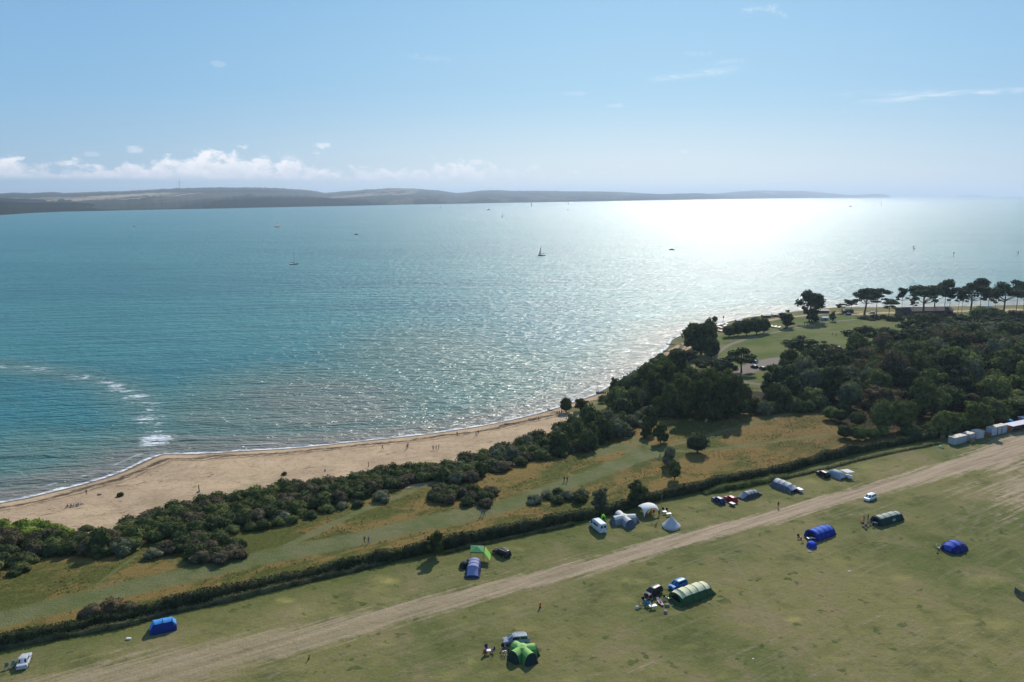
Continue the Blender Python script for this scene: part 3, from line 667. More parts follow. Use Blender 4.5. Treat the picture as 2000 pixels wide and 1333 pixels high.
def leaf_mesh(name, lobes, n, size, seed, core=0.86, up=0.25, jit=0.55, low=-0.5, flat=0.0):
    """crown of leaf sprays over lobes (cx, cy, cz, rx, ry, rz) with a dense inside"""
    r = np.random.default_rng(seed); L = np.array(lobes, float)
    area = (L[:, 3] * L[:, 4] + L[:, 5] * (L[:, 3] + L[:, 4])) ; pr = area / area.sum()
    k = r.choice(len(L), n, p=pr); d = r.normal(0, 1, (n, 3)); d[:, 2] += up; d /= np.linalg.norm(d, axis=1)[:, None]
    d[:, 2] = np.maximum(d[:, 2], low)
    rad = r.uniform(0.84, 1.10, n)[:, None]; lump = 1 + 0.10 * np.sin(d[:, :1] * 5 + k[:, None]) * np.cos(d[:, 1:2] * 6 + k[:, None] * 2)
    p = L[k, :3] + d * L[k, 3:] * rad * lump
    ok = np.ones(n, bool)
    for j in range(len(L)):
        q = (p - L[j, :3]) / L[j, 3:]; ins = (q * q).sum(1) < 0.72; ok &= ~(ins & (k != j))
    p, d, k = p[ok], d[ok], k[ok]; n = len(p)
    nn = d / L[k, 3:]; nn /= np.linalg.norm(nn, axis=1)[:, None]; nn = nn + r.normal(0, jit, (n, 3)); nn[:, 2] += flat; nn /= np.linalg.norm(nn, axis=1)[:, None]
    a = np.cross(nn, r.normal(0, 1, (n, 3))); a /= np.linalg.norm(a, axis=1)[:, None]; b = np.cross(nn, a)
    s = (size * r.uniform(0.55, 1.35, n))[:, None]
    V = np.concatenate([p - a * s * 0.5, p + b * s * r.uniform(-.6, -.25, (n, 1)), p + a * s * 0.55, p + b * s * r.uniform(.25, .6, (n, 1))], 0)
    i = np.arange(n); Q = np.stack([i, i + n, i + 2 * n, i + 3 * n], 1)
    iv, itf = ico(); VV = [V]; T = []; off = len(V)
    for j, l in enumerate(L):
        dd = iv * (1 + 0.10 * np.sin(iv[:, :1] * 7 + j) * np.cos(iv[:, 1:2] * 6 + iv[:, 2:3] * 5 + j * 2))
        VV.append(l[:3] + dd * l[3:] * core); T.append(itf + off); off += len(iv)
    V = np.concatenate(VV); V[:, 2] = np.maximum(V[:, 2], 0.0 if V[:, 2].min() > -5 else -99)
    return npmesh(name, V, quads=Q, tris=np.concatenate(T), mat=FOL)

def broad_crown(seed, n=2100, size=0.070):    # unit tree: height 1, crown width about 1
    r = np.random.default_rng(seed); L = [(r.uniform(-.05, .05), r.uniform(-.05, .05), 0.44, 0.30, 0.30, 0.40)]
    for i in range(13):
        a = r.uniform(0, 6.28); rr = r.uniform(0.14, 0.42); z = r.uniform(0.14, 0.84)
        rr *= math.sqrt(max(0.15, 1 - ((z - 0.45) / 0.50) ** 2)); s = r.uniform(0.09, 0.23)
        L.append((math.cos(a) * rr, math.sin(a) * rr, z, s, s, s * 0.85))
    return leaf_mesh('crown', L, n, size, seed)
def round_crown(seed, n=2200):
    r = np.random.default_rng(seed); L = [(0, 0, 0.46, 0.42, 0.42, 0.44)]
    for i in range(8):
        a = i * 0.785 + r.uniform(-.3, .3); z = r.uniform(0.3, 0.7); rr = r.uniform(0.18, 0.3); s = r.uniform(0.15, 0.22)
        L.append((math.cos(a) * rr, math.sin(a) * rr, z, s, s, s * .9))
    return leaf_mesh('crown', L, n, 0.06, seed, jit=0.45)
def pine_lobes(seed, kind):
    r = np.random.default_rng(seed); L = []
    if kind == 'umbrella':
        for i in range(13):
            a = r.uniform(0, 6.28); rr = 0.42 * math.sqrt(r.uniform(0, 1)); s = r.uniform(0.11, 0.19)
            L.append((math.cos(a) * rr, math.sin(a) * rr, 0.86 - rr * rr * 1.1 + r.uniform(-.07, .04), s * 1.25, s * 1.25, s * 0.62))
        for i in range(4):
            a = r.uniform(0, 6.28); rr = r.uniform(0.3, 0.46); L.append((math.cos(a) * rr, math.sin(a) * rr, r.uniform(0.5, 0.68), 0.11, 0.11, 0.035))
    elif kind == 'tall':
        for i in range(8):
            a = r.uniform(0, 6.28); rr = r.uniform(0.05, 0.35); s = r.uniform(0.12, 0.2)
            L.append((math.cos(a) * rr, math.sin(a) * rr, r.uniform(0.68, 0.95), s * 1.3, s * 1.3, s * 0.42))
        for i in range(4):
            a = r.uniform(0, 6.28); rr = r.uniform(0.25, 0.45); L.append((math.cos(a) * rr, math.sin(a) * rr, r.uniform(0.5, 0.7), 0.15, 0.15, 0.035))
    else:                                   # spreading
        for i in range(17):
            a = r.uniform(0, 6.28); rr = 0.40 * math.sqrt(r.uniform(0, 1)); s = r.uniform(0.10, 0.17)
            L.append((math.cos(a) * rr, math.sin(a) * rr, 0.80 - rr * 0.75 + r.uniform(-.22, .10) * (1 - rr), s * 1.2, s * 1.2, s * 0.60))
    return L
def pine_crown(seed, kind, n=1900):
    return leaf_mesh('crown', pine_lobes(seed, kind), n, 0.050, seed, core=0.72, up=0.15, jit=0.7, low=-0.9)
def trunk_mesh(seed, kind, bark, r0, split=0.35, lobes=None):
    r = np.random.default_rng(seed); b = MB(); lean = r.uniform(-.04, .04, 2)
    top = 0.80 if kind != 'broad' else 0.55
    pts = [(0, 0, -0.03), (lean[0] * .3, lean[1] * .3, 0.12), (lean[0], lean[1], 0.35), (lean[0] * 1.6 + r.uniform(-.02, .02), lean[1], top * .8), (lean[0] * 1.5, lean[1] * 1.4, top)]
    b.tube(pts, [r0 * 1.5, r0, r0 * 0.85, r0 * 0.6, r0 * 0.25], 7)
    L = sorted(lobes, key=lambda q: -(q[0] ** 2 + q[1] ** 2))[:8] if lobes else [(math.cos(a) * .28, math.sin(a) * .28, 0.6 + 0.1 * math.sin(a * 2), 0, 0, 0) for a in np.arange(6) * 1.05]
    for l in L:
        z0 = min(max(split, l[2] - 0.22), top - 0.1); s = (lean[0] * (1 + z0), lean[1] * (1 + z0), z0)
        mid = (s[0] + (l[0] - s[0]) * 0.55, s[1] + (l[1] - s[1]) * 0.55, z0 + (l[2] - z0) * 0.45)
        b.tube([s, mid, (l[0], l[1], l[2])], [r0 * 0.45, r0 * 0.3, r0 * 0.1], 5)
    return b.mesh('trunk', bark)
BROAD = [(trunk_mesh(40 + i, 'broad', BARK, 0.030, 0.2), broad_crown(40 + i)) for i in range(5)]
ROUND = [(trunk_mesh(50 + i, 'broad', BARK, 0.022, 0.12), round_crown(50 + i)) for i in range(3)]
PINES = {k: [(trunk_mesh(60 + i, 'pine', PBARK, rad, sp, pine_lobes(60 + i, k)), pine_crown(60 + i, k)) for i in range(n)] for k, n, rad, sp in
         (('umbrella', 3, 0.030, 0.42), ('tall', 3, 0.016, 0.5), ('spread', 3, 0.026, 0.3))}

DG = (0.050, 0.066, 0.026); MG = (0.080, 0.098, 0.034); LG = (0.118, 0.140, 0.046); RB = (0.105, 0.080, 0.048); PG = (0.030, 0.046, 0.024); GY = (0.112, 0.124, 0.082); BG = (0.130, 0.180, 0.032); PB = (0.078, 0.068, 0.044)
trees = {}
def tree(kind, px, py, hpx, wpx, col, label, group=None, var=None, name=None, cat='tree'):
    x, y, z = G(px, py); s = ppm(x, y, z); h = hpx / (s * 0.96); wd = wpx / s
    lib = BROAD if kind == 'B' else ROUND if kind == 'R' else PINES[kind]
    i = trees.get(kind, 0); trees[kind] = i + 1; tr, cr = lib[(i if var is None else var) % len(lib)]
    e = empty(name or ('broadleaf_tree' if kind in 'BR' else 'pine_tree'), (x, y, z - 0.05), random.uniform(0, 6.28), (wd, wd, h))
    tag(e, label, cat, group)
    obj('trunk', tr, e); j = random.uniform(0.88, 1.12)
    obj('crown', cr, e, color=tuple(c * j for c in col))
    return e

# ---- the single trees one can tell apart
T = tree
T('B', 1106, 806, 33, 32, DG, 'small dark tree standing alone at the landward edge of the beach, left of the groyne', 'trees along the shore')
T('B', 1137, 803, 26, 32, DG, 'low dark tree between the lone beach tree and the brushwood groyne', 'trees along the shore')
T('B', 1177, 787, 16, 20, MG, 'small round bush on the sand patch beside the brushwood groyne', 'trees along the shore', name='bush', cat='bush')
T('B', 1200, 777, 44, 30, DG, 'upright dark tree at the water edge beside the leaning bare stem', 'trees along the shore')
T('B', 1212, 802, 40, 48, LG, 'lighter green bushy tree below the upright shore tree', 'trees along the shore')
T('B', 1240, 787, 60, 56, DG, 'leftmost of the big dark domed trees on the low cliff', 'trees along the shore')
T('B', 1268, 778, 72, 62, MG, 'tall domed tree in the middle of the low cliff row', 'trees along the shore')
T('B', 1298, 764, 66, 50, MG, 'rightmost big domed tree of the low cliff row', 'trees along the shore')
T('B', 1290, 722, 32, 44, DG, 'wind-clipped tree beside the shingle cove, lower of two', 'trees along the shore')
T('B', 1325, 738, 54, 48, DG, 'dark tree above the shingle cove, just left of the pine clump', 'trees along the shore')
T('B', 1322, 700, 22, 34, GY, 'low greyish scrub tree at the head of the shingle cove', 'trees along the shore')
T('B', 1345, 706, 24, 34, PB, 'brownish low tree under the great dark shore tree', 'trees along the shore')
T('B', 1369, 693, 68, 66, DG, 'great dark evergreen at the shore with a rounded stacked crown, nearest of its clump', 'trees along the shore')
T('B', 1383, 676, 62, 46, DG, 'taller evergreen behind the great dark shore tree', 'trees along the shore')
T('B', 1353, 682, 50, 38, DG, 'left flank of the great dark shore tree clump, overhanging the shingle', 'trees along the shore')
T('B', 1389, 702, 50, 44, DG, 'right flank of the great dark shore tree clump beside the gravel path', 'trees along the shore')
for i, q in enumerate(((1424, 658, 24, 30), (1441, 656, 30, 30), (1458, 655, 34, 34), (1478, 653, 36, 36), (1492, 651, 32, 26))):
    T('R', *q, DG, 'dark evergreen shrub, %s from the stacked boats in its row' % ('first', 'second', 'third', 'fourth', 'fifth')[i], 'shrub row by the boats', name='evergreen_shrub', cat='shrub')
T('spread', 1535, 641, 38, 34, PG, 'small pine leaning over the shrub row at its right end', 'park pines')
T('B', 1538, 640, 20, 26, DG, 'dark bush around the foot of the small leaning pine', name='bush', cat='bush')
T('spread', 1580, 630, 72, 48, PG, 'lone tall pine with a round crown and forked trunk against the glittering sea', 'park pines', var=1)
T('tall', 1592, 628, 52, 40, PG, 'second stem beside the lone tall pine, with a low flat branch', 'park pines')
T('B', 1585, 628, 28, 32, DG, 'dark bush at the foot of the lone tall pine', name='bush', cat='bush')
T('B', 1626, 628, 22, 14, GY, 'small thin tree on the lawn beside the white parked car', 'park trees')
T('umbrella', 1688, 616, 52, 56, PG, 'broad pine with a thick forked trunk, first big one of the seaside row', 'pine row by the sea', var=0)
T('tall', 1712, 614, 48, 44, PG, 'thin pine directly right of the first broad pine', 'pine row by the sea')
T('tall', 1661, 610, 24, 26, PG, 'small flat pine left of the first broad pine', 'pine row by the sea')
T('tall', 1641, 612, 18, 20, PG, 'smallest pine, at the left end of the seaside row', 'pine row by the sea')
T('tall', 1735, 620, 32, 36, PG, 'low crooked pine left of the long dark building', 'pine row by the sea')
T('tall', 1760, 612, 48, 24, PG, 'narrow layered pine at the left end of the long dark building', 'pine row by the sea')
T('tall', 1783, 616, 34, 18, PG, 'little pine before the left half of the long dark building', 'pine row by the sea')
T('umbrella', 1802, 622, 68, 66, PG, 'widest pine of the row with a thick straight trunk before the long dark building', 'pine row by the sea', var=2)
T('umbrella', 1824, 614, 62, 42, PG, 'pine overlapping the widest pine on its right side', 'pine row by the sea')
T('tall', 1843, 612, 62, 32, PG, 'tall thin pine over the right end of the long dark building', 'pine row by the sea')
T('tall', 1853, 613, 50, 24, PG, 'slim pine just right of the long dark building', 'pine row by the sea')
T('tall', 1870, 614, 48, 24, PG, 'slim pine left of the strongly forked pine', 'pine row by the sea')
T('umbrella', 1895, 613, 60, 58, PG, 'strongly forked broad pine in the right part of the row', 'pine row by the sea', var=0)
T('tall', 1914, 610, 63, 34, PG, 'highest pine of the row, standing on a bare mast-like trunk', 'pine row by the sea')
T('tall', 1878, 613, 46, 22, PG, 'bare-stemmed pine under the left side of the forked pine', 'pine row by the sea')
T('tall', 1928, 610, 42, 28, PG, 'low-crowned pine behind the teal hut', 'pine row by the sea')
T('umbrella', 1959, 620, 68, 56, PG, 'broad pine with a leaning trunk near the right edge of the photo', 'pine row by the sea', var=1)
T('tall', 1943, 612, 40, 26, PG, 'small pine left of the leaning broad pine', 'pine row by the sea')
T('tall', 1984, 612, 62, 40, PG, 'dark upright pine beside the leaning broad pine', 'pine row by the sea')
T('tall', 1999, 616, 58, 40, PG, 'pine cut by the right edge of the photo', 'pine row by the sea')
T('tall', 2025, 616, 56, 44, PG, 'pine past the right end of the visible row', 'pine row by the sea')
T('spread', 1563, 707, 56, 72, PG, 'wide rounded pine in the middle of the lawn edge', 'park pines', var=0)
T('spread', 1608, 700, 36, 46, PG, 'smaller spreading pine right of the wide rounded lawn pine', 'park pines')
T('spread', 1448, 728, 54, 62, PG, 'open-crowned pine with a visible slanting trunk beside the parked dark cars', 'park pines', var=1)
T('spread', 1390, 742, 54, 74, PG, 'dense dark pine left of the open-crowned pine', 'park pines', var=2)
T('spread', 1420, 744, 50, 50, PG, 'dark pine between the dense pine and the open-crowned pine', 'park pines')
T('spread', 1682, 678, 46, 66, PG, 'ragged pine at the right edge of the lawn, left of two', 'park pines')
T('spread', 1728, 680, 52, 52, PG, 'ragged pine at the right edge of the lawn, right of two', 'park pines')
T('spread', 1806, 690, 64, 82, PG, 'broad black-green pine behind the wood, below the widest seaside pine', 'park pines')
T('spread', 1900, 664, 46, 88, PG, 'low wide pine over the gravel car park', 'park pines', var=2)
T('B', 1871, 668, 28, 26, LG, 'small fresh green tree on the gravel car park', 'park trees')
T('spread', 1960, 668, 44, 74, PG, 'dark wide pine at the back of the wood near the right edge', 'park pines')
T('spread', 1845, 700, 60, 60, PG, 'dark pine standing behind the reddish tree', 'park pines')
grove = [(1312, 812, 70, 52), (1342, 818, 88, 58), (1374, 820, 92, 58), (1404, 820, 92, 58), (1432, 816, 84, 54), (1452, 806, 66, 42), (1352, 790, 76, 54), (1386, 790, 80, 56), (1418, 788, 76, 52), (1330, 800, 72, 44)]
for q in grove: T('B', *q, random.choice((DG, MG)), 'tall dark tree packed in the square grove above the seed-headed meadow', 'grove above the meadow')
T('R', 1362, 884, 42, 50, (0.034, 0.048, 0.022), 'single dense dark bush standing in the open meadow between two mown paths', var=0, name='bush', cat='bush')
for q, c, l in (((1283, 812, 44, 36), MG, 'upper tree of the clump beside the sandy path end'), ((1272, 842, 52, 36), DG, 'dark middle tree of the clump beside the sandy path end'),
                ((1290, 866, 42, 30), DG, 'lowest tree of the clump beside the sandy path end, shading the mown path'), ((1262, 856, 34, 26), DG, 'small dark tree on the left side of the clump by the path end')):
    T('B', *q, c, l, 'tree clump by the path end')
T('B', 1306, 912, 40, 32, GY, 'grey-green bush beside the mown path junction', 'bush pair at the path junction', name='bush', cat='bush')
T('B', 1318, 938, 44, 32, MG, 'lower olive bush beside the mown path junction', 'bush pair at the path junction', name='bush', cat='bush')
T('B', 850, 1086, 54, 36, DG, 'lone tree growing up out of the long hedge left of the green gazebo', 'trees in the hedge')
T('B', 1244, 985, 50, 40, DG, 'tree growing out of the hedge behind the white shelter', 'trees in the hedge')
T('B', 1172, 994, 46, 40, GY, 'greyish tree in the hedge behind the white van', 'trees in the hedge')
# lighter trees in front of the wood
T('R', 1658, 797, 56, 54, (0.085, 0.100, 0.062), 'round pale grey-green tree at the front of the wood', 'trees at the front of the wood', var=0)
T('R', 1722, 842, 66, 58, MG, 'big round tree at the front of the wood, left half of a pair', 'trees at the front of the wood', var=1)
T('R', 1760, 842, 66, 56, MG, 'big round tree at the front of the wood, right half of a pair', 'trees at the front of the wood', var=2)
T('B', 1800, 812, 74, 66, MG, 'tall bushy olive tree behind the round pair', 'trees at the front of the wood')
T('B', 1832, 806, 54, 50, LG, 'lighter bushy tree right of the tall olive tree', 'trees at the front of the wood')
T('R', 1941, 784, 54, 66, LG, 'round green tree standing clear of the dark wood near the right edge', 'trees at the front of the wood', var=1)
T('B', 1905, 840, 60, 66, MG, 'dark green tree behind the small white cabins', 'trees behind the cabins')
T('B', 1860, 846, 46, 56, MG, 'leafy tree left of the first white container', 'trees behind the cabins')
T('B', 1835, 848, 52, 50, LG, 'yellowish green bushy tree at the end of the hedge', 'trees behind the cabins')
T('B', 1940, 822, 44, 60, MG, 'tree directly behind the largest white container', 'trees behind the cabins')
T('B', 1980, 806, 34, 66, MG, 'tree behind the round blue tent at the right edge', 'trees behind the cabins')
T('B', 1890, 800, 34, 50, (0.10, 0.085, 0.035), 'russet low tree between the wood and the cabins', 'trees behind the cabins')
T('B', 2030, 820, 50, 90, MG, 'tree just past the right edge behind the open shed', 'trees behind the cabins')
# bush strips in the right meadow
for q in ((1622, 820, 28, 34), (1640, 824, 26, 30), (1648, 806, 22, 32), (1675, 832, 30, 36), (1650, 856, 28, 34), (1676, 860, 30, 40), (1700, 858, 26, 36), (1722, 852, 22, 32)):
    T('R', *q, random.choice((MG, LG, DG)), 'rounded bush in the short rows at the right end of the meadow', 'bush rows at the meadow end', name='bush', cat='bush')

# ---- the wood on the right: every tree its own
def poly_px(pts): return W2(pts)
WOOD = poly_px([(1508, 803), (1506, 772), (1518, 748), (1532, 728), (1560, 730), (1600, 705), (1650, 700), (1700, 690), (1760, 690), (1790, 700), (1850, 690), (1880, 690), (1950, 680), (2080, 670), (2110, 770), (1980, 775), (1900, 770), (1860, 800), (1780, 800), (1700, 800), (1640, 785), (1600, 800), (1520, 806)])
def scatter(poly, sp, seed, k=30, taken=()):
    r = np.random.default_rng(seed); lo, hi = poly.min(0), poly.max(0); out = list(taken); res = []
    area = (hi - lo).prod(); cand = r.uniform(lo, hi, (int(area / sp ** 2 * k), 2)); cand = cand[inside(cand, poly)]
    A = np.array(out).reshape(-1, 2)
    for c in cand:
        if len(A) == 0 or ((A - c) ** 2).sum(1).min() > sp * sp: A = np.vstack([A, c]); res.append(c)
    return res
WOOD2 = poly_px([(1762, 676), (1760, 655), (1800, 640), (1860, 640), (1895, 640), (1925, 632), (1960, 636), (2110, 630), (2110, 680), (1960, 684), (1905, 690), (1880, 668), (1850, 690), (1800, 694)])
wc_ = scatter(WOOD, 8.6, 3) + scatter(WOOD2, 10.5, 5)
wc_.sort(key=lambda c: -c[1])
for c in wc_:
    r = random.random(); x, y = c
    right = x > 170
    h = random.uniform(9.5, 15) + (3 if y > 330 and right else 0); wd = h * random.uniform(0.78, 1.12)
    if y < 300: h *= 0.72
    if y > 395: h *= 0.8
    if y > 425 and right: h *= 0.9; r = 0.95 if r > 0.45 else r
    kind = 'B' if r < 0.72 else 'R' if r < 0.84 else 'spread'
    col = PG if kind == 'spread' else random.choice((DG, DG, MG, DG, RB, GY, MG, LG, GY, PG))
    lib = BROAD if kind == 'B' else ROUND if kind == 'R' else PINES[kind]
    tr, cr = random.choice(lib); z = terrain(x, y)
    e = empty('broadleaf_tree' if kind in 'BR' else 'pine_tree', (x, y, z - 0.05), random.uniform(0, 6.28), (wd, wd, h))
    lab = {RB: 'reddish brown tree', GY: 'greyish leafed tree', LG: 'light green tree', MG: 'mid green tree', DG: 'dark green tree', PG: 'black-green tree'}[col] + ' closed in among others in the wood right of the lawn'
    if kind == 'spread': lab = 'black-green pine closed in among others in the wood right of the lawn'
    tag(e, lab, 'tree', 'trees of the wood')
    obj('trunk', tr, e); obj('crown', cr, e, color=col)

for q in ((1838, 768, 92, 84, 'spread', PG, 'largest black-green tree rising over the middle of the wood'), (1790, 768, 84, 70, 'B', DG, 'tall dark tree left of the largest black-green tree'), (1742, 772, 88, 78, 'B', RB, 'tall reddish grey tree in the left middle of the wood'),
          (1700, 708, 40, 54, 'B', LG, 'yellow-green tree under the two ragged lawn pines'), (1915, 722, 54, 74, 'B', RB, 'rusty brown tree below the gravel car park'), (1962, 742, 66, 70, 'B', MG, 'broad green tree right of the rusty brown tree'),
          (1672, 752, 56, 54, 'B', RB, 'dull red-brown tree right of the wide rounded lawn pine'), (1530, 772, 60, 66, 'B', DG, 'dark broad tree at the left front of the wood'), (1592, 776, 66, 60, 'B', GY, 'grey-green tree at the left front of the wood'),
          (1985, 712, 56, 80, 'R', DG, 'dark domed tree at the back of the wood by the right edge'), (1640, 745, 60, 44, 'B', DG, 'narrow dark tree before the parked blue car'), (1560, 745, 48, 56, 'B', DG, 'dark tree under the wide rounded lawn pine')):
    T(q[4], q[0], q[1], q[2], q[3], q[5], q[6], 'large trees of the wood')

# ---- shrubs of the coastal belt
def shrub_mesh(seed, style=0):
    r = np.random.default_rng(seed); L = [(0, 0, 0.35, 0.36, 0.36, 0.42)]
    for i in range(9):
        a = r.uniform(0, 6.28); rr = r.uniform(0.15, 0.42); s = r.uniform(0.16, 0.26)
        L.append((math.cos(a) * rr, math.sin(a) * rr, r.uniform(0.12, 0.62 - rr * 0.6), s, s, s * (0.9 if style == 0 else 1.2)))
    return leaf_mesh('shrub', L, 1000, 0.085, seed, low=-0.3, jit=0.5 + 0.2 * style)
SHRUBS = [shrub_mesh(80 + i, i % 2) for i in range(7)]
BELTS = [  # polygon in the photo, spacing, (height, width) in metres, palette, name, label, group
    ([(250, 1040), (236, 1022), (300, 1003), (380, 985), (430, 974), (500, 966), (545, 952), (600, 942), (650, 945), (700, 932), (780, 918), (840, 912), (880, 905), (900, 918), (850, 930), (780, 948), (700, 970), (640, 984), (560, 1004), (470, 1026), (420, 1034), (340, 1048), (290, 1058), (262, 1056)],
     2.95, (2.6, 4.0), (5.4, 7.2), (DG, DG, PB, MG), 'thicket_shrub', 'dark shrub packed in the thicket between the sand and the golden meadow', 'coastal thicket'),
    ([(880, 905), (940, 882), (1000, 862), (1060, 845), (1100, 826), (1150, 812), (1190, 800), (1222, 806), (1215, 832), (1200, 848), (1160, 866), (1120, 880), (1070, 890), (1020, 905), (960, 925), (915, 944), (870, 948), (855, 932), (900, 918)],
     4.0, (2.8, 4.6), (5.0, 7.5), (DG, MG, DG, PB, GY), 'thicket_shrub', 'tall dark shrub in the thicket where the beach narrows', 'coastal thicket'),
    ([(1075, 880), (1100, 845), (1150, 822), (1200, 815), (1215, 835), (1200, 852), (1150, 876), (1100, 888)], 6.0, (6.5, 9.0), (7.0, 9.5), (DG, DG, GY), 'thicket_tree', 'low dark tree rising out of the thicket left of the sandy path end', 'trees of the coastal thicket'),
    ([(1192, 786), (1235, 748), (1270, 720), (1296, 702), (1325, 700), (1345, 716), (1330, 735), (1300, 758), (1262, 788), (1215, 806)], 6.5, (6.0, 10.0), (7.5, 10.5), (DG, MG, DG, GY), 'cliff_tree', 'dark wind-shaped tree closed in among others along the low cliff', 'trees of the low cliff'),
    ([(1680, 622), (1760, 619), (1860, 618), (1900, 622), (2060, 618), (2060, 628), (1900, 632), (1780, 628), (1700, 626)], 6.0, (1.6, 3.4), (4.0, 6.5), (DG, MG, PB), 'park_shrub', 'low shrub at the foot of the seaside pines', 'shrubs under the pines'),
    ([(1292, 806), (1340, 814), (1400, 818), (1455, 812), (1458, 804), (1400, 808), (1300, 800)], 3.6, (3.0, 5.0), (5.0, 6.5), (DG, DG, MG), 'thicket_shrub', 'dark shrub filling the foot of the square grove', 'undergrowth of the grove'),
    ([(290, 1078), (350, 1062), (430, 1040), (480, 1030), (560, 1012), (640, 992), (700, 983), (702, 990), (640, 1003), (560, 1024), (470, 1044), (420, 1056), (360, 1075), (300, 1090)],
     3.2, (1.7, 2.4), (3.6, 4.8), (DG, GY, MG), 'thicket_shrub', 'shrub in the hedge-like strip below the thicket along the golden meadow', 'shrub strip'),
    ([(300, 1082), (360, 1062), (430, 1050), (468, 1080), (455, 1094), (420, 1102), (395, 1096), (360, 1082)], 3.0, (2.4, 3.3), (4.8, 6.2), (DG, PB, DG), 'bramble_bush', 'bush in the rounded purple-topped clump beside the narrow sandy path', 'bramble clump'),
    ([(-80, 1028), (0, 1014), (60, 1014), (110, 1024), (125, 1036), (60, 1042), (-60, 1050)], 3.0, (2.0, 2.8), (4.6, 6.0), (BG, BG, LG), 'tamarisk_shrub', 'bright feathery green shrub in the bank beside the sand, bottom left of the beach', 'bright shrubs'),
    ([(-80, 1052), (0, 1042), (80, 1046), (150, 1048), (200, 1052), (240, 1056), (262, 1074), (200, 1084), (150, 1076), (110, 1082), (60, 1092), (-60, 1108)], 3.3, (2.6, 3.8), (5.0, 6.5), (PB, DG, DG, PB, MG), 'thicket_shrub', 'brown-topped dark shrub in the thicket at the left edge, below the bright shrubs', 'left thicket'),
    ([(140, 1028), (180, 1022), (212, 1030), (214, 1040), (180, 1046), (140, 1044)], 3.2, (1.1, 1.6), (4.2, 5.4), (MG, DG), 'thicket_shrub', 'low green shrub on the sand edge beside the gap in the thicket', 'left thicket'),
    ([(-80, 1104), (0, 1096), (60, 1094), (72, 1104), (40, 1116), (0, 1122), (-80, 1136)], 3.4, (2.0, 2.6), (4.6, 5.6), (MG, DG), 'thicket_shrub', 'dark green shrub in the lowest clump at the left edge', 'left thicket'),
    ([(848, 958), (880, 950), (905, 960), (955, 966), (965, 980), (950, 990), (905, 986), (860, 984), (845, 975)], 3.2, (2.2, 3.2), (4.4, 5.6), (DG, PB, DG), 'bramble_bush', 'bush in the dark two-part clump standing in the meadow beside the walkers', 'meadow clump'),
    ([(1040, 974), (1080, 966), (1110, 968), (1140, 972), (1140, 982), (1080, 984), (1042, 984)], 3.2, (2.0, 2.8), (3.8, 4.8), (DG, GY), 'bramble_bush', 'bush in the grey-green row on the meadow side of the hedge', 'meadow bush row'),
    ([(1460, 806), (1520, 796), (1560, 790), (1610, 792), (1600, 804), (1540, 806), (1490, 810)], 4.6, (4.0, 6.0), (6.0, 8.0), (DG, MG, GY), 'thicket_tree', 'low bushy tree along the upper edge of the seed-headed meadow', 'trees at the meadow edge'),
    ([(1215, 806), (1260, 798), (1285, 800), (1262, 822), (1240, 830), (1220, 826)], 3.6, (2.2, 3.2), (4.6, 5.8), (GY, DG, GY), 'thicket_shrub', 'grey low shrub between the sandy path and the tree clump', 'grey scrub'),
    ([(1770, 850), (1850, 835), (1900, 825), (2000, 800), (2080, 790), (2080, 800), (2000, 812), (1900, 838), (1850, 852), (1790, 862)], 4.0, (3.0, 4.4), (5.0, 6.5), (DG, MG, LG), 'thicket_shrub', 'leafy shrub in the tall boundary behind the white cabins', 'boundary behind the cabins'),
    ([(1880, 790), (1960, 776), (2060, 760), (2080, 790), (1990, 800), (1900, 815)], 5.0, (2.2, 3.4), (6, 7.5), (LG, MG, (0.11, 0.095, 0.04)), 'thicket_shrub', 'olive shrub on the rough ground between the wood and the cabins', 'rough ground shrubs'),
]
for bi, (pp, sp, hr, wr_, pal_, nm, lab, grp) in enumerate(BELTS):
    for c in scatter(poly_px(pp), sp, 100 + bi):
        x, y = c; z = terrain(x, y); h = random.uniform(*hr); wd = random.uniform(*wr_); col = random.choice(pal_); j = random.uniform(0.85, 1.15)
        o = obj(nm, random.choice(SHRUBS), loc=(x, y, z - 0.1), rz=random.uniform(0, 6.28), color=tuple(v * j for v in col)); o.scale = (wd, wd, h * 1.25)
        tag(o, lab, 'shrub', grp)
def one_shrub(px, py, hpx, wpx, col, label, name='bush', group=None):
    x, y, z = G(px, py); s = ppm(x, y, z)
    o = obj(name, random.choice(SHRUBS), loc=(x, y, z - 0.05), rz=random.uniform(0, 6.28), color=col); o.scale = (wpx / s, wpx / s, hpx / s * 1.25)
    return tag(o, label, 'bush', group)
one_shrub(237, 969, 8, 15, DG, 'small dark bush alone on the open sand, left one')
one_shrub(556, 928, 7, 13, DG, 'small dark bush on the sand before the middle of the thicket')
one_shrub(745, 976, 20, 46, GY, 'low spreading bush below the sandy path beside the thicket')
one_shrub(197, 1080, 54, 50, DG, 'tall dark bush casting a long shadow on the meadow, left part')
one_shrub(242, 1078, 30, 46, GY, 'round grey-green bush next to the tall dark bush, by the sandy gap')
one_shrub(180, 1208, 30, 50, PB, 'reddish bush growing out of the hedge above the blue tent, left part', group='reddish bushes on the hedge')
one_shrub(220, 1200, 34, 64, RB, 'reddish bush growing out of the hedge above the blue tent, crown part', group='reddish bushes on the hedge')
one_shrub(255, 1200, 24, 50, PB, 'reddish bush growing out of the hedge above the blue tent, right part', group='reddish bushes on the hedge')

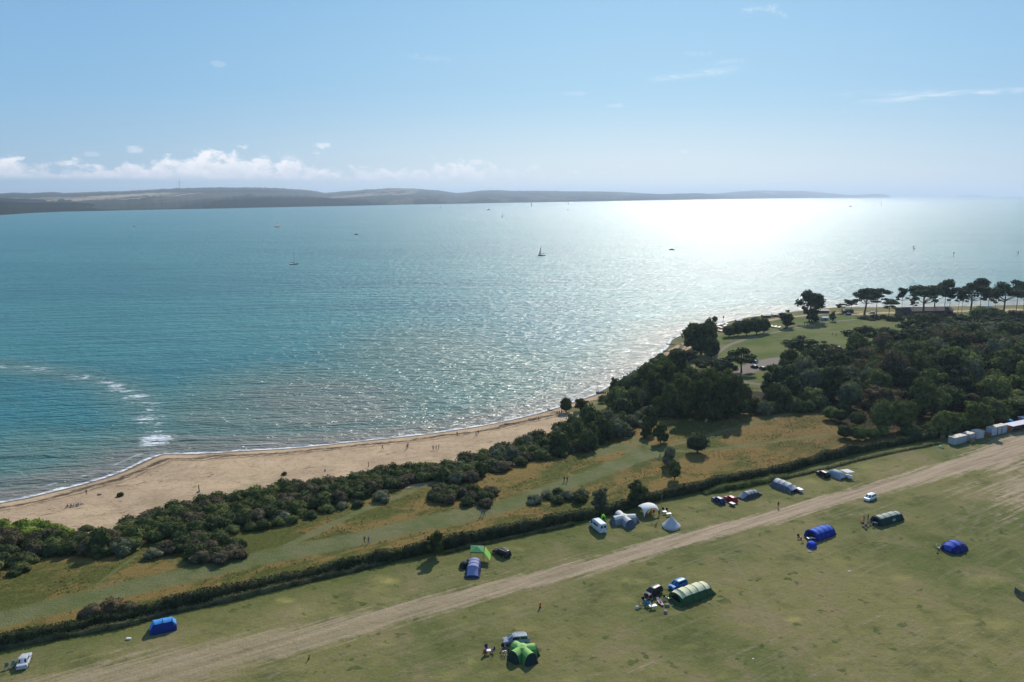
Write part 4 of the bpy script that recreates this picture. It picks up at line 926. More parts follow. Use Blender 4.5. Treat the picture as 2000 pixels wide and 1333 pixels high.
# ---- the long hedge and the rough weeds along its foot
def hedge_mesh(line, wd, ht, dens, size, seed, wav=0.25):
    r = np.random.default_rng(seed); V = []; secs = []
    seg = np.linalg.norm(np.diff(line, axis=0), axis=1); S = np.concatenate([[0], np.cumsum(seg)])
    n = int(S[-1] / 0.7); ss_ = np.linspace(0, S[-1], n); X = np.interp(ss_, S, line[:, 0]); Y = np.interp(ss_, S, line[:, 1])
    tx, ty = np.gradient(X), np.gradient(Y); l = np.hypot(tx, ty); nx, ny = -ty / l, tx / l
    sm = lambda a, k: np.convolve(np.concatenate([a[:1].repeat(k), a, a[-1:].repeat(k)]), np.ones(2 * k + 1) / (2 * k + 1), 'same')[k:-k]
    hv = ht * (1 + wav * sm(r.normal(0, 1, n), 2) * 0.9 + wav * 1.6 * sm(r.normal(0, 1, n), 9)); wv = wd * (1 + wav * sm(r.normal(0, 1, n), 3)); Z = height_from_d(sdist(np.stack([X, Y], 1)))
    prof = [(-0.5, 0.0), (-0.56, 0.35), (-0.50, 0.75), (-0.30, 0.97), (0, 1.03), (0.30, 0.97), (0.50, 0.75), (0.56, 0.35), (0.5, 0.0)]
    for i in range(n):
        for a, b in prof: V.append((X[i] + nx[i] * a * wv[i] * 0.9, Y[i] + ny[i] * a * wv[i] * 0.9, Z[i] - 0.05 + b * hv[i] * 0.93))
    m = len(prof); ii = np.arange(n * m).reshape(n, m)
    Q = np.stack([ii[:-1, :-1], ii[:-1, 1:], ii[1:, 1:], ii[1:, :-1]], -1).reshape(-1, 4)
    V = np.array(V); k = int(S[-1] * dens)
    i = r.integers(0, n, k); t = r.uniform(0, m - 1.001, k); j = t.astype(int); f = (t - j)[:, None]; pr = np.array(prof)
    ab = pr[j] * (1 - f) + pr[np.minimum(j + 1, m - 1)] * f
    d = pr[np.minimum(j + 1, m - 1)] - pr[j]; nrm = np.stack([-d[:, 1] * -1, d[:, 0]], 1) * np.array([1, 1]); ou = np.stack([d[:, 1], -d[:, 0]], 1) * -1
    ou /= np.linalg.norm(ou, axis=1)[:, None] + 1e-9
    jl = r.uniform(-0.35, 0.35, k)
    off = r.uniform(0.0, 0.28, k)
    px_ = X[i] + tx[i] / l[i] * jl + nx[i] * (ab[:, 0] * wv[i] + ou[:, 0] * off); py_ = Y[i] + ty[i] / l[i] * jl + ny[i] * (ab[:, 0] * wv[i] + ou[:, 0] * off)
    pz_ = np.maximum(Z[i] + 0.03, Z[i] + ab[:, 1] * hv[i] + ou[:, 1] * off)
    p = np.stack([px_, py_, pz_], 1); nn = np.stack([nx[i] * ou[:, 0], ny[i] * ou[:, 0], ou[:, 1]], 1) + r.normal(0, 0.55, (k, 3)); nn /= np.linalg.norm(nn, axis=1)[:, None]
    a = np.cross(nn, r.normal(0, 1, (k, 3))); a /= np.linalg.norm(a, axis=1)[:, None]; b = np.cross(nn, a); s = (size * r.uniform(0.6, 1.4, k))[:, None]
    LV = np.concatenate([p - a * s * .5, p - b * s * .4, p + a * s * .5, p + b * s * .4]); o = len(V); q = np.arange(k)
    LQ = np.stack([q, q + k, q + 2 * k, q + 3 * k], 1) + o
    return npmesh('hedge', np.concatenate([V, LV]), quads=np.concatenate([Q, LQ]), mat=FOL)
hl = HEDGE[:-1]
tag(obj('hedge', hedge_mesh(hl, 2.2, 2.15, 95, 0.32, 5, 0.26), color=(0.030, 0.040, 0.020)), 'long dark clipped hedge running from corner to corner between the meadow and the camping field', 'hedge')
weed_px = [(-60, 1284), (60, 1256), (150, 1240), (240, 1224), (330, 1198), (400, 1184), (480, 1166), (560, 1146), (620, 1132), (700, 1114), (760, 1098)]
tag(obj('weeds', hedge_mesh(W2(weed_px), 1.1, 0.75, 60, 0.26, 6, 0.5), color=(0.085, 0.088, 0.050)), kind='stuff')
tag(obj('weeds', hedge_mesh(W2([(870, 1082), (920, 1068), (980, 1056), (1050, 1040), (1120, 1026)]), 0.9, 0.6, 60, 0.24, 7, 0.5), color=(0.080, 0.088, 0.045)), kind='stuff')
tag(obj('weeds', hedge_mesh(W2([(1372, 965), (1410, 957), (1450, 950), (1500, 940), (1540, 930)]), 2.4, 0.95, 90, 0.28, 8, 0.4), color=(0.085, 0.105, 0.035)), kind='stuff')
tag(obj('weeds', hedge_mesh(W2([(1520, 938), (1600, 920), (1700, 894), (1780, 878), (1840, 866)]), 0.8, 0.45, 50, 0.24, 9, 0.5), color=(0.10, 0.10, 0.05)), kind='stuff')

# ---- tussocks of long grass in the meadow (one sheet of blades nobody could count)
def tussocks():
    r = np.random.default_rng(21); lo, hi = MEADOWPOLY.min(0), MEADOWPOLY.max(0)
    c = r.uniform(lo, hi, (90000, 2)); c = c[inside(c, MEADOWPOLY) & (c[:, 1] < 420) & (c[:, 1] > 100)]
    pm = np.zeros(len(c))
    for pl, hw, k in PATHS: pm = np.maximum(pm, line_mask(c, pl, hw + 0.3, 0.5))
    for pl, hw in SANDPATH: pm = np.maximum(pm, line_mask(c, pl, hw + 0.3, 0.5))
    pt = np.sin(c[:, 0] * 0.21 + np.sin(c[:, 1] * 0.13) * 2) + np.sin(c[:, 1] * 0.27 + c[:, 0] * 0.09)
    c = c[(pm < 0.3) & (pt + r.normal(0, 0.9, len(c)) > 0.0)]
    n = len(c); z = height_from_d(sdist(c)); V = []; ang = r.uniform(0, 6.28, n); h = r.uniform(0.14, 0.34, n); w_ = r.uniform(0.25, 0.6, n)
    ca, sa = np.cos(ang), np.sin(ang); o1 = np.stack([ca * w_ * .5, sa * w_ * .5, 0 * z], 1); p = np.stack([c[:, 0], c[:, 1], z - 0.02], 1)
    tip = np.stack([r.normal(0, .12, n), r.normal(0, .12, n), h], 1)
    V = np.concatenate([p - o1, p + o1, p + o1 * 0.7 + tip, p - o1 * 0.7 + tip]); i = np.arange(n)
    return npmesh('long_grass', V, quads=np.stack([i, i + n, i + 2 * n, i + 3 * n], 1))
gm = bpy.data.materials.new('dry_grass'); gm.use_nodes = True; t = NT(gm.node_tree)
gp = t.n('ShaderNodeNewGeometry').outputs['Position']
gc = t.mix(t.ss(t.noise(gp, 0.09, 4, 0.6), 0.42, 0.58), (0.12, 0.13, 0.042), (0.27, 0.19, 0.072)); gc = t.mix(t.ss(t.noise(gp, 1.5, 2, 0.5), 0.45, 0.65), gc, (0.34, 0.23, 0.10))
gb = t.n('ShaderNodeBsdfDiffuse', Color=gc); gt = t.n('ShaderNodeBsdfTranslucent', Color=gc); gx_ = t.n('ShaderNodeMixShader', Fac=0.5)
t.set(gx_, '1', gb.outputs[0]); t.set(gx_, '2', gt.outputs[0]); t.n('ShaderNodeOutputMaterial', Surface=gx_.outputs[0])
tm = tussocks(); tm.materials.append(gm); tag(obj('long_grass', tm), kind='stuff')

# ================================================================== OBJECTS
def heading(p, q):
    a, b = G(*p), G(*q); return math.atan2(b[1] - a[1], b[0] - a[0])

def objcolor_mat(name, rough=0.6, coat=0.0, spec=0.5, metal=0.0, trans=0.0):
    if name in MATS: return MATS[name]
    m = bpy.data.materials.new(name); m.use_nodes = True; t = NT(m.node_tree)
    oi = t.n('ShaderNodeObjectInfo'); tc = t.n('ShaderNodeTexCoord'); nz = t.noise(tc.outputs['Object'], 2.2, 4, 0.6)
    c = t.mix(t.ss(nz, 0.3, 0.7, 0.0, 0.22), oi.outputs['Color'], t.mix(1.0, oi.outputs['Color'], (0.6, 0.6, 0.6), 'MULTIPLY'))
    b = t.n('ShaderNodeBsdfPrincipled', Base_Color=c, Roughness=rough, Metallic=metal)
    b.inputs['Coat Weight'].default_value = coat; b.inputs['Specular IOR Level'].default_value = spec; s = b.outputs[0]
    if trans:
        tl = t.n('ShaderNodeBsdfTranslucent', Color=c); mx = t.n('ShaderNodeMixShader', Fac=trans); t.set(mx, '1', s); t.set(mx, '2', tl.outputs[0]); s = mx.outputs[0]
    t.n('ShaderNodeOutputMaterial', Surface=s); MATS[name] = m; return m
PAINT = objcolor_mat('car_paint', 0.38, 0.0, 0.12); FABRIC = objcolor_mat('tent_fabric', 0.75, 0, 0.3, trans=0.12); CLOTH = objcolor_mat('cloth', 0.9, 0, 0.1); PLAST = objcolor_mat('plastic', 0.5)
GLASS = mat('dark_glass', (0.012, 0.016, 0.020), 0.08, spec=0.8, var=0.0); TYRE = mat('tyre_rubber', (0.018, 0.018, 0.018), 0.8, spec=0.2); RIM = mat('wheel_rim', (0.45, 0.45, 0.46), 0.35, 0.8)
STEEL = mat('steel', (0.35, 0.36, 0.38), 0.4, 0.7); DARK = mat('interior_shade', (0.012, 0.012, 0.014), 0.9, spec=0.05); WHITEM = mat('white_panel', (0.68, 0.68, 0.70), 0.5, var=0.07, scale=1.2)
LAMP = mat('lamp_lens', (0.6, 0.6, 0.62), 0.1); REDL = mat('rear_lamp', (0.35, 0.01, 0.01), 0.2); WOOD_M = mat('weathered_timber', (0.10, 0.075, 0.055), 0.9, spec=0.1, var=0.4); TAN = mat('timber_cladding', (0.26, 0.13, 0.065), 0.8, spec=0.15, var=0.3)

# ---- cars
def car_profile(style):
    # (x along length 0 front..1 rear, body top z, roof z or None) as fractions of L and H
    if style == 'hatch': return dict(hood=0.24, a=0.40, b=0.86, rear=0.97, belt=0.60, hoodz=0.57)
    if style == 'mpv': return dict(hood=0.17, a=0.36, b=0.90, rear=0.985, belt=0.58, hoodz=0.55)
    if style == 'estate': return dict(hood=0.25, a=0.42, b=0.90, rear=0.985, belt=0.60, hoodz=0.58)
    if style == 'saloon': return dict(hood=0.26, a=0.43, b=0.68, rear=0.84, belt=0.62, hoodz=0.60)
def car_meshes(style, L, W, H):
    p = car_profile(style); b = MB(); X = lambda f: L * (0.5 - f)
    zb = 0.20; bz = H * p['belt']; tail = bz * (0.99 if style != 'saloon' else 0.98)
    st = [(0.0, 0.42 * H, 0.78), (0.03, 0.50 * H, 0.90), (0.10, p['hoodz'] * H * 0.96, 0.97), (p['hood'], p['hoodz'] * H, 1.0), (p['a'], bz, 1.0), (0.6, bz, 1.0), (p['b'], bz, 1.0), (0.96, tail, 0.97), (0.99, tail * 0.93, 0.93), (1.0, tail * 0.72, 0.88)]
    rows = []
    for f, z, wf in st:
        w = W * 0.5 * wf; x = X(f)
        rows.append([(x, -w * 0.93, zb), (x, -w, zb + 0.22), (x, -w, z * 0.72), (x, -w * 0.95, z * 0.95), (x, -w * 0.84, z), (x, 0, z + 0.02), (x, w * 0.84, z), (x, w * 0.95, z * 0.95), (x, w, z * 0.72), (x, w, zb + 0.22), (x, w * 0.93, zb)])
    b.grid(rows); n = len(b.v); b.f.append(tuple(range(10, -1, -1))); b.f.append(tuple(range(n - 11, n)))
    b.add([(X(0.02), -W * .42, zb), (X(0.98), -W * .42, zb), (X(0.98), W * .42, zb), (X(0.02), W * .42, zb)], [(0, 1, 2, 3)])
    # cabin
    cr = []
    for f, z, wt in ((p['hood'], bz * 0.97, .80), (p['a'], H * 0.965, .66), (p['a'] + .07, H, .65), ((p['a'] + p['b']) / 2, H, .66), (p['b'] - .04, H * 0.985, .64), (p['b'], H * 0.95, .63), (p['rear'], bz * 0.99, .78)):
        w0 = W * 0.5 * .86; w1 = W * 0.5 * wt * 1.18; x = X(f)
        cr.append([(x, -w0, bz * 0.96), (x, -w1, z - 0.04 * H if z > bz else z), (x, -w1 * .80, z), (x, 0, z + 0.055), (x, w1 * .80, z), (x, w1, z - 0.04 * H if z > bz else z), (x, w0, bz * 0.96)])
    b.grid(cr); body = b
    # glass, 12 mm proud
    g1 = MB(); a0, a1 = cr[0], cr[1]; e = 0.014
    def lerp(P, Q, t): return tuple(P[i] + (Q[i] - P[i]) * t for i in range(3))
    def quad(m_, A, B, C_, D, off):
        m_.add([tuple(v[i] + off[i] for i in range(3)) for v in (A, B, C_, D)], [(0, 1, 2, 3)])
    ws = MB(); quad(ws, lerp(a0[2], a1[2], .12), lerp(a0[4], a1[4], .12), lerp(a0[4], a1[4], .93), lerp(a0[2], a1[2], .93), (e, 0, e * 1.6))
    rw = MB(); r0, r1 = cr[-1], cr[-2]; quad(rw, lerp(r0[2], r1[2], .2), lerp(r0[4], r1[4], .2), lerp(r0[4], r1[4], .9), lerp(r0[2], r1[2], .9), (-e * 1.5, 0, e))
    sides = []
    for s in (0, 6):
        k = 1 if s == 0 else 5; y_ = -e if s == 0 else e
        for (i0, i1, j0, j1) in ((0.55, 1.0, 1, 3), (0.06, 0.94, 3, 4)):
            mb = MB()
            lo0 = lerp(cr[0][s], cr[1][s], 0.9) if j0 == 1 else lerp(cr[j0][s], cr[j0 + 1][s], .08); hi0 = cr[1][k] if j0 == 1 else lerp(cr[j0][k], cr[j0 + 1][k], .08)
            lo1 = lerp(cr[2][s], cr[3][s], .94) if j0 == 1 else cr[5][s]; hi1 = lerp(cr[2][k], cr[3][k], .94) if j0 == 1 else cr[5][k]
            A = lerp(lo0, hi0, .22); B = lerp(lo1, hi1, .22); C_ = lerp(lo1, hi1, .90); D = lerp(lo0, hi0, .90)
            quad(mb, A, B, C_, D, (0, y_ * 1.6, 0.004)); sides.append(mb)
    return body, ws, rw, sides, p
def wheel_meshes(r=0.33, w=0.22):
    t = MB(); n = 14; V = []
    for y_, rr in ((-w / 2, r * .62), (-w / 2, r * .95), (-w / 2 * .7, r), (w / 2 * .7, r), (w / 2, r * .95), (w / 2, r * .62)):
        V.append([(math.cos(6.2832 * k / n) * rr, y_, math.sin(6.2832 * k / n) * rr) for k in range(n + 1)])
    t.grid(V); h = MB()
    for y_ in (-w / 2 * .92, w / 2 * .92):
        ring = [(math.cos(6.2832 * k / n) * r * .63, y_, math.sin(6.2832 * k / n) * r * .63) for k in range(n)] + [(0, y_ * 1.1, 0)]
        h.add(ring, [(k, (k + 1) % n, n) for k in range(n)])
    return t.mesh('tyre', TYRE), h.mesh('rim', RIM)
TY, RI = wheel_meshes()
CARLIB = {}
def car(px, py, hpx, hpy, style, color, label, L=4.3, W=1.78, H=1.48, group=None, bars=False, lod=False, name='parked_car'):
    key = (style, L, W, H)
    if key not in CARLIB:
        body, ws, rw, sides, p = car_meshes(style, L, W, H)
        CARLIB[key] = (body.mesh('body', PAINT), ws.mesh('windscreen', GLASS), rw.mesh('rear_window', GLASS), [s.mesh('side_window', GLASS) for s in sides])
    bm_, wm, rm, sm = CARLIB[key]; x, y, z = G(px, py); e = empty(name, (x, y, z), heading((px, py), (hpx, hpy))); tag(e, label, 'car', group)
    obj('body', bm_, e, color=color); obj('windscreen', wm, e); obj('rear_window', rm, e)
    for s_ in sm: obj('side_window', s_, e)
    for sx in (0.31, -0.31):
        for sy in (-1, 1):
            w_ = empty('wheel', (L * sx, sy * (W / 2 - 0.10), 0.33)); w_.parent = e
            obj('tyre', TY, w_)
            if not lod: obj('rim', RI, w_)
    if not lod:
        for sy in (-1, 1):
            MB().box(L * .475, L * .497, sy * W * .33 - .14, sy * W * .33 + .14, H * .40, H * .48).build('headlight', LAMP, e)
            MB().box(-L * .500, -L * .478, sy * W * .37 - .09, sy * W * .37 + .09, H * .45, H * .58).build('rear_lamp', REDL, e)
            MB().box(L * .10, L * .145, sy * (W / 2 + .06) - .08, sy * (W / 2 + .06) + .08, H * .60, H * .69).build('wing_mirror', PAINT, e, color=color)
        if bars:
            for sy in (-1, 1): MB().box(-L * .33, L * .06, sy * W * .36 - .02, sy * W * .36 + .02, H + .012, H + .055).build('roof_rail', STEEL, e)
    return e
CG = 'cars standing by the tents'
car(48, 1296, 56, 1276, 'saloon', (0.50, 0.52, 0.55), 'silver saloon car seen from behind with its boot towards the camera, by two camp chairs', 4.5, 1.8, 1.42, CG)
car(980, 1084, 962, 1076, 'estate', (0.015, 0.018, 0.024), 'black estate car with light roof rails beside the green gazebo', 4.6, 1.85, 1.55, CG, True)
car(1403, 981, 1389, 974, 'hatch', (0.030, 0.035, 0.16), 'dark blue hatchback glinting in the sun, parked beside a red car', 4.2, 1.78, 1.46, CG)
car(1427, 979, 1413, 972, 'hatch', (0.42, 0.015, 0.04), 'bright red hatchback between the dark blue car and the grey tunnel tent', 4.1, 1.76, 1.48, CG)
car(1607, 930, 1593, 923, 'estate', (0.014, 0.015, 0.018), 'black estate car with roof rails in front of the trailer tent', 4.7, 1.88, 1.6, CG, True)
car(1699, 976, 1682, 984, 'mpv', (0.80, 0.81, 0.83), 'white hatchback standing alone on the edge of the dirt track', 4.2, 1.8, 1.55, CG, name='white_car')
car(1276, 1161, 1254, 1172, 'mpv', (0.035, 0.030, 0.045), 'dark purple grey people carrier beside the bright blue car', 4.3, 1.8, 1.62, CG)
car(1324, 1147, 1302, 1156, 'mpv', (0.010, 0.19, 0.52), 'bright blue people carrier behind the cream and green tunnel tent', 4.3, 1.78, 1.58, CG)
car(1008, 1256, 985, 1258, 'mpv', (0.30, 0.35, 0.42), 'silver blue people carrier with a pale roof behind the green four-pod tent', 4.75, 1.88, 1.68, CG, True)
PGp = 'cars in the park beyond the meadow'
for (px, py, hx, hy, st, c, l) in (
    (1473, 719, 1460, 716, 'hatch', (0.012, 0.014, 0.02), 'black car on the purple-grey gravel, left of two side by side at the lawn'),
    (1489, 722, 1476, 718, 'hatch', (0.02, 0.028, 0.05), 'dark car on the purple-grey gravel, right of two side by side at the lawn'),
    (1472, 709, 1460, 708, 'mpv', (0.35, 0.5, 0.6), 'pale blue car behind the two dark cars at the lawn'),
    (1638, 682, 1628, 678, 'hatch', (0.03, 0.04, 0.2), 'blue car alone at the lower edge of the lawn'),
    (1597, 697, 1588, 700, 'hatch', (0.6, 0.62, 0.64), 'white car under the branches of the spreading lawn pine, left one'),
    (1612, 695, 1604, 698, 'hatch', (0.65, 0.66, 0.68), 'white car under the branches of the spreading lawn pine, right one'),
    (1591, 721, 1580, 724, 'saloon', (0.3, 0.31, 0.34), 'grey car half hidden by trees at the edge of the wood'),
    (1822, 646, 1814, 650, 'hatch', (0.7, 0.7, 0.72), 'white car glinting between dark trees left of the gravel car park'),
    (1846, 657, 1838, 654, 'mpv', (0.75, 0.75, 0.78), 'bright white car at the left end of the gravel car park'),
    (1864, 679, 1854, 680, 'hatch', (0.015, 0.02, 0.035), 'dark blue car on a small gravel patch above the reddish tree'),
    (1781, 661, 1773, 664, 'hatch', (0.7, 0.7, 0.72), 'white car among the trees behind the black-green broad pine'),
    (1893, 612, 1884, 613, 'hatch', (0.5, 0.5, 0.55), 'pale car parked among the pine trunks, left'),
    (1907, 612, 1898, 613, 'hatch', (0.1, 0.1, 0.12), 'dark car parked among the pine trunks, middle'),
    (1943, 622, 1934, 624, 'mpv', (0.3, 0.32, 0.36), 'grey car parked behind the leaning broad pine'),
    (1703, 613, 1695, 613, 'mpv', (0.55, 0.56, 0.6), 'pale car parked right of the first broad pine'),
    (1656, 616, 1648, 616, 'mpv', (0.03, 0.03, 0.06), 'dark van-like car left of the first broad pine')):
    car(px, py, hx, hy, st, c, l, 4.3, 1.78, 1.5, PGp, lod=True)

def van(px, py, hx, hy, L, W, H, color, label, group=None):
    x, y, z = G(px, py); e = empty('white_van', (x, y, z), heading((px, py), (hx, hy))); tag(e, label, 'van', group)
    rows = []
    for f, zt, wt in ((0.5, 0.36, .82), (0.485, 0.44, .92), (0.40, 0.50, .96), (0.375, 0.53, .97), (0.27, 0.90, .88), (0.22, 0.975, .86), (0.1, 1.0, .88), (-0.46, 1.0, .88), (-0.495, 0.97, .87), (-0.5, 0.4, .9)):
        xx = L * f; zt *= H; w0 = W / 2; w1 = w0 * wt
        rows.append([(xx, -w0 * .95, .25), (xx, -w0, .45), (xx, -w0, min(H * .5, zt * .9)), (xx, -w1, zt * .95), (xx, -w1 * .86, zt), (xx, w1 * .86, zt), (xx, w1, zt * .95), (xx, w0, min(H * .5, zt * .9)), (xx, w0, .45), (xx, w0 * .95, .25)])
    b = MB().grid(rows); n = len(b.v); b.f.append(tuple(range(9, -1, -1))); b.f.append(tuple(range(n - 10, n)))
    b.build('body', PAINT, e, color=color)
    MB().add([(L * .368, -W * .36, H * .56), (L * .368, W * .36, H * .56), (L * .285, W * .36, H * .87), (L * .285, -W * .36, H * .87)], [(0, 1, 2, 3)]).build('windscreen', GLASS, e)
    for s in (-1, 1):
        MB().box(L * .20, L * .30, s * (W / 2 - .02) - .02, s * (W / 2 - .02) + .035, H * .50, H * .74).build('side_window', GLASS, e)
        MB().box(-L * .30, L * .10, s * (W / 2 - .05) - .02, s * (W / 2 - .02) + .03, H * .56, H * .76).build('side_window', GLASS, e)
        MB().box(-L * .504, -L * .494, s * W * .22 - .32, s * W * .22 + .32, H * .55, H * .80).build('rear_window', GLASS, e)
        MB().box(-L * .505, -L * .494, s * W * .46 - .05, s * W * .46 + .05, H * .30, H * .50).build('rear_lamp', REDL, e)
        MB().box(L * .30, L * .33, s * (W / 2 + .13) - .10, s * (W / 2 + .13) + .10, H * .46, H * .58).build('wing_mirror', TYRE, e)
        for fx in (.30, -.28):
            w_ = empty('wheel', (L * fx, s * (W / 2 - .12), .33)); w_.parent = e; obj('tyre', TY, w_); obj('rim', RI, w_)
    MB().box(-L * .512, -L * .497, -.26, .26, H * .20, H * .245).build('number_plate', mat('yellow_plate', (.6, .5, .05), .5), e)
    return e
van(1168, 1034, 1151, 1020, 5.5, 2.0, 2.45, (0.62, 0.68, 0.74), 'pale white high-roofed van with dark side windows beside the cream pod tent')

# ---- tents
def arch(W_, H_, n=15, flat=2.3):
    out = []
    for i in range(n):
        t = math.pi * i / (n - 1); c, s = math.cos(t), math.sin(t)
        out.append((W_ / 2 * math.copysign(abs(c) ** (2 / flat), c) * -1, H_ * abs(s) ** (2 / flat) * 1.0))
    return out
def tunnel(A, B, width, height, prof, roof_c, wall_c, label, split=0.62, name='tunnel_tent', opening='A', windows=0, group='tents in the field', porch=0.0, poles=True, nloops=None, flat=2.3, pole_c=(0.02, 0.02, 0.025), cat='tent'):
    """A, B: photo points of the two ground corners of one long side; the tent lies to the left of A->B"""
    a, b_ = np.array(G(*A)), np.array(G(*B)); L = float(np.hypot(*(b_ - a)[:2])); ang = math.atan2(b_[1] - a[1], b_[0] - a[0])
    e = empty(name, (a[0], a[1], a[2] - 0.02), ang); tag(e, label, cat, group)
    n = 17; ns = len(prof); rows = []
    for f, wf, hf in prof:
        rows.append([(L * f, width / 2 + y_, z_) for y_, z_ in arch(width * wf, height * hf, n, flat)])
    # finer skin with slight sag between hoops
    fine = []
    for i in range(ns - 1):
        for k in range(4):
            t = k / 4; sag = 1 - 0.035 * math.sin(math.pi * t)
            fine.append([(rows[i][j][0] * (1 - t) + rows[i + 1][j][0] * t, width / 2 + ((rows[i][j][1] * (1 - t) + rows[i + 1][j][1] * t) - width / 2) * sag, (rows[i][j][2] * (1 - t) + rows[i + 1][j][2] * t) * sag) for j in range(n)])
    fine.append(rows[-1])
    k0 = int(round((n - 1) * (1 - split) / 2)); k1 = n - 1 - k0
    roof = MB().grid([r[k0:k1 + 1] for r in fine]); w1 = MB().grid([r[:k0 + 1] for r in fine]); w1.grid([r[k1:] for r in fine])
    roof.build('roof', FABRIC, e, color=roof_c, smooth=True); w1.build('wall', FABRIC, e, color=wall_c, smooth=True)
    for end, nm in (('A', 0), ('B', -1)):
        r = rows[nm]; off = 0.03 if end == 'A' else -0.03
        mb = MB().add([(p[0] + (porch * -1 if end == 'A' and p[2] < 0.05 else 0), p[1], p[2]) for p in r], [tuple(range(n))])
        mb.build('end_panel', FABRIC, e, color=wall_c)
        if end == opening:
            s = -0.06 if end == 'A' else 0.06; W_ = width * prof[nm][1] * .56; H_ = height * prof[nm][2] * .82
            MB().add([(r[0][0] + s, width / 2 + y_, z_ + .02) for y_, z_ in arch(W_, H_, 9)], [tuple(range(9))]).build('doorway', DARK, e)  # near-black sheet over the end panel, painted as the shade inside the opening
    if poles:
        for f, wf, hf in prof[1:-1] if len(prof) > 3 else prof:
            MB().tube([(L * f, width / 2 + y_ * 1.01, z_ * 1.012) for y_, z_ in arch(width * wf, height * hf, 11, flat)], 0.045, 5).build('hoop_pole', PLAST, e, color=pole_c)
    for i in range(windows):
        f = 0.28 + 0.42 * i / max(1, windows - 1) if windows > 1 else 0.5
        y0 = width / 2 - width * 0.5 * 1.0
        MB().add([(L * (f - .07), -0.05 + .10 * 0, .75), (L * (f + .07), -0.05, .75), (L * (f + .06), 0.06, 1.30), (L * (f - .06), 0.06, 1.30)], [(0, 1, 2, 3)]).build('window', PLAST, e, color=(0.25, 0.28, 0.32))
    return e
FULL = [(0.0, 0.98, 0.94), (0.03, 1.0, 1.0), (0.25, 1.0, 1.0), (0.5, 1.0, 0.99), (0.75, 1.0, 0.97), (0.93, 0.96, 0.88), (1.0, 0.92, 0.30)]
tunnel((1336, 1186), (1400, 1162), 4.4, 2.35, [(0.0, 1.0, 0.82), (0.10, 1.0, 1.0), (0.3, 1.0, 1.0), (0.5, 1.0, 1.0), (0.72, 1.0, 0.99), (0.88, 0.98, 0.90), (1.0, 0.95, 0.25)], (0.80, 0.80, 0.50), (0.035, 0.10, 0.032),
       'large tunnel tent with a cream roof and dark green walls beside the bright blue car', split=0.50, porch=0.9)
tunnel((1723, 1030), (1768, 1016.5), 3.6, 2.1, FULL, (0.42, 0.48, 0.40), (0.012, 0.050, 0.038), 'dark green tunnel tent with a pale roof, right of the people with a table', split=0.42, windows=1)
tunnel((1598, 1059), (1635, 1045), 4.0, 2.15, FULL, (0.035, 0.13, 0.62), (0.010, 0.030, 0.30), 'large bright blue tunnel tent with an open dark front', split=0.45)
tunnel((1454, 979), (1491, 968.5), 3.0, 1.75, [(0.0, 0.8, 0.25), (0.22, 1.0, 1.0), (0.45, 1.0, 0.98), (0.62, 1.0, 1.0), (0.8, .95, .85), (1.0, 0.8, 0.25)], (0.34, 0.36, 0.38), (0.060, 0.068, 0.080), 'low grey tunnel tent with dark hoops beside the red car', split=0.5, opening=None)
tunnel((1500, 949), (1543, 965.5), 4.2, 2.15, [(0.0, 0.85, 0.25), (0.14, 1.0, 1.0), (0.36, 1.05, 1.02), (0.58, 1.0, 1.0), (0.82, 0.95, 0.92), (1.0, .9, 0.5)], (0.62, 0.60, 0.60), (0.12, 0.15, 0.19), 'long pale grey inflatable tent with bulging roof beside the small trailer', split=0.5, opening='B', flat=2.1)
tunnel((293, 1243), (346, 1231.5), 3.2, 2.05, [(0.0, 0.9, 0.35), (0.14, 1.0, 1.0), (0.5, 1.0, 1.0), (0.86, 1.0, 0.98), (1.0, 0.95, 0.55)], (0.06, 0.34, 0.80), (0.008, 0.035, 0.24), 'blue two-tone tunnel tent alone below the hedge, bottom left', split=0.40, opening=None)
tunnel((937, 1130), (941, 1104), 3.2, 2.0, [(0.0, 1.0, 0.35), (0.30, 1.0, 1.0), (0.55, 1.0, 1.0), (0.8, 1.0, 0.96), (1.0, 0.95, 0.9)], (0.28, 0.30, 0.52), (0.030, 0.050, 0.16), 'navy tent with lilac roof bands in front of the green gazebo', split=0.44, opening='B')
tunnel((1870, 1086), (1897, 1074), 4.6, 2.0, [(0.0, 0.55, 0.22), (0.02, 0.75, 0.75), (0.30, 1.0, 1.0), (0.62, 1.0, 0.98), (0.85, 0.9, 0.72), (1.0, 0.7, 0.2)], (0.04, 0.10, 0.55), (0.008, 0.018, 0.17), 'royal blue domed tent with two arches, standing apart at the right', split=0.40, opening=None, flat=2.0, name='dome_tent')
def dome(px, py, r, h, col, label, name='dome_tent', n=12, group='small tents', door=True, col2=None):
    x, y, z = G(px, py); e = empty(name, (x, y, z - .02)); tag(e, label, 'tent', group)
    rows = [[(math.cos(6.2832 * k / n) * r * math.cos(t) , math.sin(6.2832 * k / n) * r * math.cos(t), h * math.sin(t)) for k in range(n + 1)] for t in (0, .3, .6, .9, 1.2, 1.45, 1.56)]
    MB().grid(rows[:4]).build('wall', FABRIC, e, color=col, smooth=True); MB().grid(rows[3:]).build('roof', FABRIC, e, color=col2 or tuple(min(1, c * 1.9) for c in col), smooth=True)
    if door: MB().add([(-.3, -r * 1.0, .02), (.3, -r * 1.0, .02), (.22, -r * .80, h * .68), (-.22, -r * .80, h * .68)], [(0, 1, 2, 3)]).build('doorway', DARK, e)  # door is a dark sheet, the inside shade put into its colour
    return e
dome(1585, 1068, 1.25, 1.35, (0.012, 0.05, 0.42), 'small blue dome tent in front of the bright blue tunnel tent', door=False, n=8)
dome(907, 1108, 1.15, 1.45, (0.012, 0.035, 0.035), 'small black-green toilet tent left of the navy tent', n=6)
